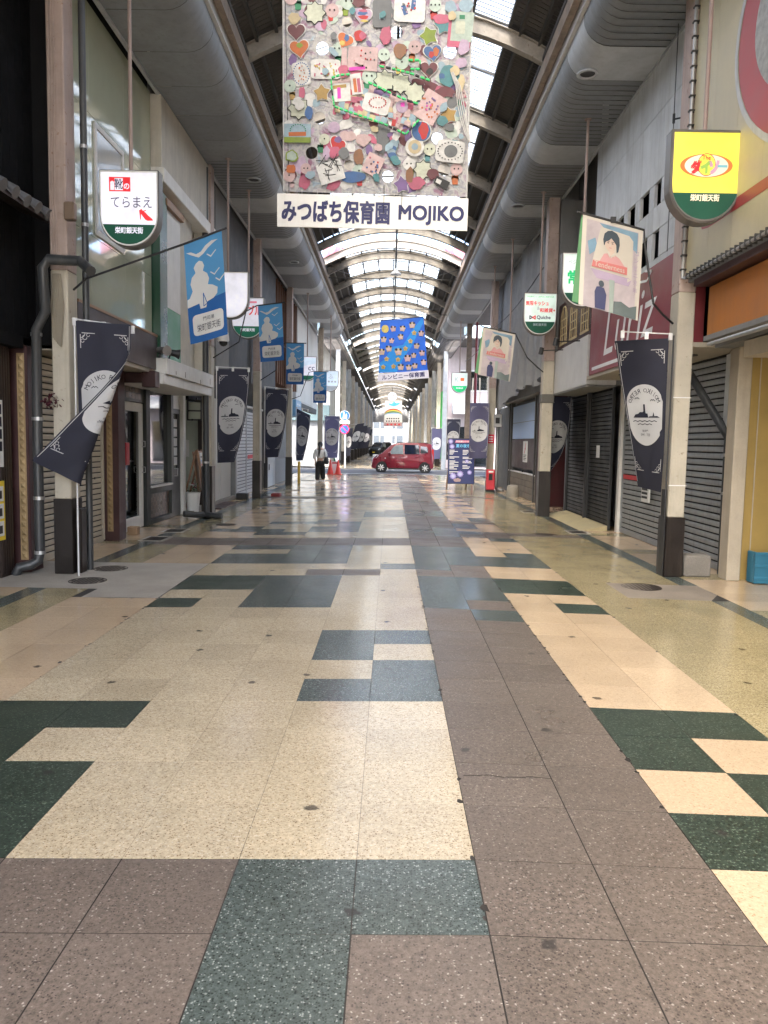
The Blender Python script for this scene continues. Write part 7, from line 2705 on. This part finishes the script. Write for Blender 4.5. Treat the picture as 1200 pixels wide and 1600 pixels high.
# event board
EB = thing('event_board', 'navy event board with white lists and hydrangea pictures on folding legs', 'notice board', (2.66, 27.4, -.04))
P_ = [at(700, 684, Y=27.4), at(742, 682, Y=27.4), at(741, 757, Y=27.4), at(700, 756, Y=27.4)]
cx_, cz_ = (P_[0].x + P_[2].x) / 2, (P_[0].z + P_[2].z) / 2
bw_, bh_ = P_[1].x - P_[0].x, P_[0].z - P_[3].z
ebp = Plane((cx_, 27.4, cz_), (1, -.06, 0), (0, .13, 1), (0, -1, .13))
MB().prism([ebp(x, y, 0) for x, y in ((-bw_ / 2, -bh_ / 2), (bw_ / 2, -bh_ / 2), (bw_ / 2, bh_ / 2), (-bw_ / 2, bh_ / 2))], (0, .03, 0)).build('frame', MATS['dark_steel'], EB)
fb = MB().poly([ebp(x, y, .004) for x, y in ((-bw_ / 2 + .02, -bh_ / 2 + .02), (bw_ / 2 - .02, -bh_ / 2 + .02), (bw_ / 2 - .02, bh_ / 2 - .02), (-bw_ / 2 + .02, bh_ / 2 - .02))]).build('face', M('event_navy', (.018, .028, .13), .45, var=.12), EB, fix=False)
decal('title_strip', [(-.22, bh_ / 2 - .16), (.3, bh_ / 2 - .15), (.31, bh_ / 2 - .07), (-.2, bh_ / 2 - .08)], ebp, M('event_pink', (.75, .22, .35), .5), fb, .007)
letters('lettering', '門司港レトロ', ebp, .04, bh_ / 2 - .115, .44, .06, MATS['print_white'], fb, .01, .02)
letters('lettering', '夏の夜市', ebp, .06, bh_ / 2 - .27, .5, .12, M('event_cyan', (.15, .5, .8), .5), fb, .01, .03)
rl_ = random.Random(4)
for side in (-1, 1):
    y = bh_ / 2 - .42
    while y > -bh_ / 2 + (.35 if side < 0 else .55):
        L = rl_.uniform(.12, .36)
        x0 = -bw_ / 2 + .06 if side < 0 else .05
        decal('text_line', [(x0, y), (x0 + L, y), (x0 + L, y - .022), (x0, y - .022)], ebp, MATS['print_white'], fb, .008)
        y -= rl_.choice((.045, .05, .1))
M('hydrangea_violet', (.3, .25, .6), .6)
M('hydrangea_pale', (.5, .52, .75), .6)
for x, y, r, k in ((-.28, -bh_ / 2 + .28, .13, 0), (-.03, -bh_ / 2 + .36, .13, 1), (.3, -bh_ / 2 + .42, .09, 0), (-.38, bh_ / 2 - .12, .1, 1), (-.33, bh_ / 2 - .3, .1, 0), (.2, -.0, .07, 1)):
    fl = decal('flower_print', xf(shape_poly('star', 1, 0, 11, .7), x, y, r), ebp, MATS['hydrangea_violet'], fb, .009)
    decal('flower_heart', xf(shape_poly('star', 1, 0, 9, .5), x, y, r * .7), ebp, MATS['hydrangea_pale'], fb, .011)
decal('goldfish_print', xf(shape_poly('blob', 1, 3), -.12, -bh_ / 2 + .14, .14, .07), ebp, MATS['paper_pinkp'], fb, .009)
decal('lantern_print', xf(shape_poly('round', 1), .38, bh_ / 2 - .25, .05, .12), ebp, MATS['print_yellow'], fb, .009)
for sx in (-1, 1):
    MB().tube([ebp(sx * (bw_ / 2 - .03), -bh_ / 2, -.02), ebp(sx * (bw_ / 2 - .03), -bh_ / 2 - .22, -.02)], .014, 6).build('leg', MATS['galv'], EB)
    MB().bar(ebp(sx * (bw_ / 2 - .1), bh_ / 2 - .1, -.03), (cx_ + sx * (bw_ / 2 - .12) - .08, 28.25, -.04), .05, .03).build('back_leg', wdm, EB)

# cones with a board between
def cone(x, y, label):
    t = thing('traffic_cone', label, 'cone', (x, y, -.05), 'traffic cones at the street edge')
    MB().box(x - .19, x + .19, y - .19, y + .19, -.05, -.01).build('base', M('cone_red', (.75, .06, .04), .45, var=.06), t, bevel=.015)
    MB().lathe([(.15, -.01), (.09, .3), (.04, .62), (.028, .68), (.0, .69)], (x, y, 0), 16).build('cone', MATS['cone_red'], t, smooth=True)
    return t


cxa, cxb = at(516, 741, Z=-.04), at(528.5, 741, Z=-.04)
cone(cxa.x, cxa.y, 'red traffic cone on the side of the walking person, leaning board between the pair')
cone(cxb.x, cxa.y, 'red traffic cone on the car side of the pair')
wb_ = thing('barrier_board', 'white notice board between the two traffic cones', 'barrier', ((cxa.x + cxb.x) / 2, cxa.y + .25, -.05))
xm_ = (cxa.x + cxb.x) / 2
MB().box(xm_ - .17, xm_ + .17, cxa.y + .24, cxa.y + .27, -.05, .6).build('board', MATS['white_plastic'], wb_)
MB().box(xm_ - .13, xm_ + .13, cxa.y + .235, cxa.y + .24, .48, .55).build('red_strip', MATS['traffic_red'], wb_)
MB().lathe([(.05, .6), (.05, .74), (0, .76)], (xm_, cxa.y + .255, 0), 10).build('beacon', MATS['leaf_green'], wb_)


# ---- person walking away
def skin_body(name, chain, edges, mat, parent, subs=2):
    me = bpy.data.meshes.new(name)
    me.from_pydata([c[0] for c in chain], edges, [])
    ob = bpy.data.objects.new(name, me)
    col.objects.link(ob)
    md = ob.modifiers.new('skin', 'SKIN')
    for i, c in enumerate(chain):
        r = c[1]
        me.skin_vertices[0].data[i].radius = r if isinstance(r, tuple) else (r, r)
    me.skin_vertices[0].data[0].use_root = True
    sb = ob.modifiers.new('sub', 'SUBSURF')
    sb.levels = sb.render_levels = subs
    dg = bpy.context.evaluated_depsgraph_get()
    m2 = bpy.data.meshes.new_from_object(ob.evaluated_get(dg))
    bpy.data.objects.remove(ob)
    return link(name, m2, mat, parent, True)


pf_ = at(500, 752.5, Z=-.04)
PX, PY = pf_.x, 30.8
PXo = at(500, 740, Y=PY).x
pz = fz(PXo)
O = Vector((PXo, PY, pz))
PE = thing('person', 'person with a long ponytail, white shirt and wide black trousers, walking away with shoulder bag', 'person', O)
B_ = lambda x, y, z: tuple(O + Vector((x, y, z)))
skinm = M('skin', (.5, .32, .24), .55)
body_chain = [(B_(0, 0, .86), (.13, .095)), (B_(0, 0, 1.0), (.105, .085)), (B_(0, .01, 1.2), (.13, .09)), (B_(0, .0, 1.33), (.1, .08)), (B_(0, .0, 1.39), .045), (B_(0, .01, 1.45), .05), (B_(0, .02, 1.5), (.075, .085)), (B_(0, .02, 1.56), .06),
              (B_(-.16, 0, 1.29), .05), (B_(-.22, .0, 1.06), .04), (B_(-.2, .05, .84), .03), (B_(-.19, .06, .76), .028),
              (B_(.16, 0, 1.29), .05), (B_(.23, -.02, 1.08), .04), (B_(.17, .1, .98), .032), (B_(.1, .16, 1.02), .028),
              (B_(-.085, 0, .8), .085), (B_(-.09, .02, .44), .058), (B_(-.1, -.06, .08), .04), (B_(-.1, .06, .03), .035),
              (B_(.085, 0, .8), .085), (B_(.1, .06, .44), .058), (B_(.115, .16, .1), .04), (B_(.12, .27, .04), .035)]
body_edges = [(0, 1), (1, 2), (2, 3), (3, 4), (4, 5), (5, 6), (6, 7), (3, 8), (8, 9), (9, 10), (10, 11), (3, 12), (12, 13), (13, 14), (14, 15), (0, 16), (16, 17), (17, 18), (18, 19), (0, 20), (20, 21), (21, 22), (22, 23)]
skin_body('body', body_chain, body_edges, skinm, PE)
shirt = M('shirt_white', (.72, .72, .7), .8, var=.08, scale=8)
tr = M('trouser_black', (.012, .012, .014), .8, var=.2)
sc1 = [(B_(0, 0, .93), (.165, .125)), (B_(0, .0, 1.1), (.165, .12)), (B_(0, .0, 1.27), (.155, .105)), (B_(0, 0, 1.36), (.085, .075)), (B_(-.175, 0, 1.27), .07), (B_(-.235, .0, 1.06), .065), (B_(-.225, .03, .93), .06), (B_(.175, 0, 1.27), .07), (B_(.245, -.02, 1.08), .066), (B_(.2, .05, .99), .06)]
skin_body('shirt', sc1, [(0, 1), (1, 2), (2, 3), (2, 4), (4, 5), (5, 6), (2, 7), (7, 8), (8, 9)], shirt, PE)
tc1 = [(B_(0, 0, .93), (.15, .115)), (B_(0, 0, .84), (.15, .115)), (B_(-.095, 0, .7), .105), (B_(-.1, .0, .4), .1), (B_(-.105, -.05, .07), .098), (B_(.095, .01, .7), .105), (B_(.11, .06, .4), .1), (B_(.12, .15, .1), .096)]
skin_body('trousers', tc1, [(0, 1), (1, 2), (2, 3), (3, 4), (1, 5), (5, 6), (6, 7)], tr, PE)
hairm = M('hair_black', (.014, .011, .01), .35)
hb = MB()
hb.lathe([(0, 1.635), (.05, 1.625), (.09, 1.58), (.1, 1.52), (.092, 1.46), (.06, 1.42), (0, 1.41)], (O.x, O.y - .005, O.z), 14)
hr = hb.build('hair', hairm, PE, smooth=True)
MB().tube([B_(0, -.09, 1.5), B_(-.01, -.14, 1.44), B_(-.015, -.16, 1.3), B_(-.03, -.15, 1.15), B_(-.04, -.14, 1.02)], [.03, .045, .05, .04, .012], 10).build('ponytail', hairm, hr, smooth=True)
for s_ in (-1, 1):
    MB().lathe([(0, .03), (.015, .02), (.018, 0), (.012, -.02), (0, -.03)], B_(s_ * .097, .01, 1.5), 8).build('ear', skinm, PE, smooth=True)
mb = MB()
mb.lathe([(0, .15), (.06, .14), (.1, .07), (.115, -.05), (.1, -.13), (0, -.15)], B_(.25, -.04, .87), 12)
bgb = mb.build('shoulder_bag', M('bag_black', (.015, .014, .015), .5), PE, smooth=True)
MB().tube([B_(.2, -.06, 1.0), B_(.17, -.085, 1.2), B_(.15, -.04, 1.35), B_(.18, .06, 1.3), B_(.26, .06, .98)], .012, 6).build('strap', MATS['bag_black'], bgb)
for x, y in ((-.1, .0), (.12, .21)):
    MB().tube([B_(x, y - .09, .035), B_(x, y - .02, .045), B_(x, y + .1, .035), B_(x, y + .15, .03)], [.03, .045, .042, .02], 10).build('shoe', MATS['white_plastic'], PE, smooth=True)
for k, (hx, hy, hz, sg) in enumerate(((-.19, .065, .75, -1), (.09, .18, 1.03, 1))):
    hmb = MB()
    hmb.tube([B_(hx, hy, hz + .03), B_(hx, hy + .01, hz - .03), B_(hx, hy + .02, hz - .06)], [.025, .034, .03], 8)
    for f in range(4):
        fx = hx - .022 + f * .015
        L = (.06, .07, .068, .052)[f]
        hmb.tube([B_(fx, hy + .02, hz - .055), B_(fx, hy + .03, hz - .055 - L * .6), B_(fx, hy + .05, hz - .055 - L)], [.008, .0075, .006], 6)
    hmb.tube([B_(hx + sg * .028, hy + .02, hz - .01), B_(hx + sg * .045, hy + .04, hz - .05), B_(hx + sg * .042, hy + .05, hz - .075)], [.01, .009, .007], 6)
    hmb.build('hand', skinm, PE, smooth=True)


# ---- cars
def kei_car(name, label, loc, paint, yaw=0.0, plate=True):
    t = thing(name, label, 'car', (0, 0, 0))
    # local: nose to -x, length 3.4, wheels on z = 0
    wf_, wr_ = -1.17, 1.25
    R0 = .33

    def archpts(cx):
        return [(cx + R0 * math.cos(math.radians(a)), .27 + R0 * math.sin(math.radians(a))) for a in range(180, -1, -18)]
    low = [(-1.66, .22), (-1.52, .2)] + archpts(wf_) + [(-.7, .19), (.8, .19)] + archpts(wr_) + [(1.62, .22), (1.69, .3)]
    up = [(1.70, .75), (1.66, 1.1), (1.6, 1.5), (1.52, 1.6), (.9, 1.645), (.1, 1.65), (-.35, 1.61), (-.62, 1.5), (-1.05, 1.12), (-1.16, 1.02), (-1.5, .9), (-1.64, .76), (-1.69, .55), (-1.69, .3)]
    prof_ = low + up

    def half(z):
        return .735 if z < .95 else .735 - .15 * ((z - .95) / .7) ** 1.1
    n = len(prof_)
    cxp = sum(p[0] for p in prof_) / n
    czp = .85
    mb = MB()
    rings = []
    for f, ins in ((1.0, .07), (1.0, .0)):
        pass

    def ring(s_, yfac, ins):
        vs = []
        for i, (x, z) in enumerate(prof_):
            xx, zz = x + (cxp - x) * ins, z + (czp - z) * ins
            vs.append((xx, s_ * half(z) * yfac, zz))
        return vs
    R_ = [ring(-1, 1.0, .05), ring(-1, .975, .018), ring(-1, .92, 0), ring(1, .92, 0), ring(1, .975, .018), ring(1, 1.0, .05)]
    vs = [p for r in R_ for p in r]
    fs = []
    for k in range(5):
        for i in range(n):
            j = (i + 1) % n
            fs.append((k * n + i, k * n + j, (k + 1) * n + j, (k + 1) * n + i))
    fs.append(tuple(range(n - 1, -1, -1)))
    fs.append(tuple(5 * n + i for i in range(n)))
    mb.add(vs, fs)
    TL = []

    def part(nm, m_, mat, par=None, smooth=False, bev=0):
        return m_.build(nm, mat, par or t, smooth=smooth, bevel=bev)
    bodyo = part('body', mb, paint, smooth=True)
    gls = M('car_glass', (.012, .014, .016), .06, var=.05, coat=.4)
    glc = M('car_glass_clear', (.22, .25, .25), .06, var=.2, scale=6)
    blk = M('car_black', (.01, .01, .011), .4)
    for s_ in (-1, 1):
        def side(pts, d):
            return [(x, s_ * (half(z) + d), z) for x, z in pts]
        front_w = [(-.78, 1.0), (-.52, 1.38), (-.38, 1.48), (.0, 1.52), (.02, 1.02)]
        rear_w = [(.1, 1.02), (.1, 1.53), (.85, 1.52), (.9, 1.45), (.92, 1.04)]
        qtr_w = [(.98, 1.06), (.97, 1.46), (1.3, 1.44), (1.36, 1.36), (1.38, 1.12)]
        for w_, mat in ((front_w, glc), (rear_w, gls), (qtr_w, gls)):
            part('window', MB().prism(side(w_, .004), (0, -s_ * .03, 0)), mat)
        for (a, b) in (((-.66, .25), (-.72, .98)), ((.06, .24), (.06, 1.0)), ((.92, .5), (.95, 1.0))):
            part('door_gap', MB().prism([(a[0] - .006, s_ * .737, a[1]), (a[0] + .006, s_ * .737, a[1]), (b[0] + .006, s_ * .738, b[1]), (b[0] - .006, s_ * .738, b[1])], (0, -s_ * .01, 0)), blk)
        for x in (-.12, .76):
            part('handle', MB().box(x - .08, x + .08, s_ * .735, s_ * .76, .86, .895), paint, bev=.008)
        mrr = MB().lathe([(0, -.05), (.07, -.04), (.085, .02), (.06, .06), (0, .07)], (-.72, s_ * .82, 1.05), 10)
        part('mirror', mrr, paint, smooth=True)
        part('headlight', MB().prism([(-1.66, s_ * .7, .72), (-1.45, s_ * .742, .78), (-1.3, s_ * .742, .92), (-1.5, s_ * .72, .9)], (-.02, -s_ * .14, 0)), M('lamp_clear', (.6, .62, .64), .12))
        part('tail_light', MB().box(1.60, 1.705, s_ * .56, s_ * .70, .72, 1.3), M('lamp_red', (.5, .02, .02), .15))
        part('side_lamp', MB().box(-.98, -.92, s_ * .735, s_ * .75, .76, .8), M('lamp_clear'))
        part('skirt', MB().box(-.8, .9, s_ * .70, s_ * .742, .19, .25), blk)
        for wx in (wf_, wr_):
            wh = bpy.data.objects.new('wheel', None)
            wh.parent = t
            col.objects.link(wh)
            WORLD_LOC[wh.name] = Vector((wx, s_ * .66, .27))
            wh.location = (wx, s_ * .66, .27)
            part('tyre', MB().lathe([(.19, -.075), (.265, -.085), (.285, -.06), (.285, .06), (.265, .085), (.19, .075)], (wx, s_ * .66, .27), 28, 'Y'), M('tyre', (.014, .014, .015), .8), wh, True)
            rim = MB().lathe([(.19, -.06), (.2, -.07), (.175, -.065), (.17, .0), (.0, .0)] if s_ < 0 else [(0, 0), (.17, .0), (.175, .065), (.2, .07), (.19, .06)], (wx, s_ * .66, .27), 24, 'Y')
            part('rim', rim, M('rim_dark', (.06, .06, .065), .4, metal=.6), wh)
            sp = MB()
            for k in range(7):
                a = 2 * PI * k / 7
                sp.bar((wx, s_ * .725, .27), (wx + .18 * math.cos(a), s_ * .725, .27 + .18 * math.sin(a)), .045, .03, (0, 1, 0))
            sp.lathe([(.05, -.02), (.05, .02)], (wx, s_ * .725, .27), 12, 'Y')
            part('spokes', sp, M('rim_silver', (.6, .6, .61), .3, metal=.6), wh)
            part('arch_liner', MB().lathe([(.325, -.09), (.325, .07)], (wx, s_ * .64, .27), 22, 'Y'), blk, wh)
    part('windscreen', MB().prism([(-1.045, -.6, 1.15), (-1.045, .6, 1.15), (-.645, .54, 1.505), (-.645, -.54, 1.505)], (-.012, 0, .012)), gls)
    part('rear_window', MB().prism([(1.672, -.55, 1.08), (1.672, .55, 1.08), (1.62, .5, 1.48), (1.62, -.5, 1.48)], (.012, 0, 0)), gls)
    part('grille', MB().box(-1.70, -1.66, -.45, .45, .5, .66), blk)
    part('bumper', MB().box(-1.70, -1.64, -.66, .66, .24, .36), blk)
    part('number_plate', MB().box(-1.715, -1.70, -.165, .165, .38, .5), MATS['print_yellow'])
    part('number_plate', MB().box(1.70, 1.715, -.165, .165, .5, .62), MATS['print_yellow'])
    part('roof_rail', MB().box(-.3, 1.4, -.56, -.54, 1.62, 1.66), blk)
    t.location = loc
    t.rotation_euler = (0, 0, yaw)
    return t


carp = M('car_red', (.17, .005, .016), .3, var=.0, coat=.7)
c0_, c1_ = at(580, 735, Y=42.2), at(678, 735, Y=42.2)
kei_car('parked_car', 'small dark red boxy car stopped across the street', ((c0_.x + c1_.x) / 2, 42.2 + .7, -.052), carp, math.radians(-1))
kei_car('parked_car', 'dark parked car far down the arcade beyond the red car', (-1.15, 92, -.03), M('car_dark', (.02, .022, .024), .3, coat=.5), math.radians(62))

# bracket lamps and cables strung along
for x, ya, za, yb, zb, lb in ((-3.62, 16.1, 4.9, 21.8, 4.9, 'thin black cable from the camera pillar to the third banner pillar'), (-3.62, 21.8, 4.9, 28.4, 4.85, 'thin black cable passing the cedar louvre side, before the white wall'),
                              (-3.62, 28.4, 4.85, 38.3, 4.8, 'thin black cable crossing the white upper wall to the corner pillar'), (3.4, 17.9, 5.6, 26.8, 5.5, 'thin black cable sagging in front of the grey tarpaulin'),
                              (3.4, 26.8, 5.5, 36.1, 5.4, 'thin black cable from the red box pillar to the rusty dark pillar')):
    P = [(x, ya + (yb - ya) * i / 8, za + (zb - za) * i / 8 - .18 * math.sin(PI * i / 8)) for i in range(9)]
    tag(MB().tube(P, .012, 5).build('overhead_cable', MATS['black_metal']), lb, 'cable', 'cables between the pillars')
dk = thing('low_box', 'low black box with a red end lying at the foot of the third cream pillar', 'box', (-3.9, 21.6, -.06))
MB().box(-4.25, -3.95, 21.2, 21.5, -.06, .1).build('body', MATS['black_metal'], dk, bevel=.01)
dk2 = MB().box(-3.45, -3.2, 22.3, 22.7, -.055, .03).build('red_mat', M('mat_red', (.25, .05, .05), .8))
tag(dk2, 'small red brick-like slab on the tiles past the third cream pillar', 'slab')
gm = MB().box(-4.3, -3.95, 18.0, 20.0, -.058, -.04).build('door_mat', MATS['maroon_wood'])
tag(gm, 'dark brown door mat by the pale panelled entrance', 'mat')
fl = MB()
for k in range(40):
    p = Vector((-3.95 + RN.gauss(0, .05), 8.98 + RN.gauss(0, .03), 1.98 + RN.gauss(0, .04)))
    d = Vector((RN.uniform(-1, 1), RN.uniform(-1, 1), RN.uniform(-1, 1))).normalized() * .03
    e = d.cross(Vector((.3, .2, 1))).normalized() * .02
    fl.add([p - e, p + d, p + e, p - d], [(0, 1, 2, 3)])
fo = fl.build('flower_ball', M('dark_flower', (.06, .008, .015), .8, var=.3), None, fix=False)
tag(fo, 'dark red dried flower ball tied to the first cream pillar', 'flowers')
gc = thing('green_curtain', 'tall bright green hanging curtain on the far arcade front across the street', 'curtain', (3.7, 53, .3))
mb = MB()
for k in range(8):
    y = 52.0 + k * .5
    mb.add([(3.52 + .05 * (k % 2), y, .5), (3.52 + .05 * ((k + 1) % 2), y + .5, .5), (3.52 + .05 * ((k + 1) % 2), y + .5, 5.2), (3.52 + .05 * (k % 2), y, 5.2)], [(0, 1, 2, 3)])
mb.build('cloth', M('curtain_green', (.1, .55, .15), .7, var=.08, transl=.3), gc, fix=False)
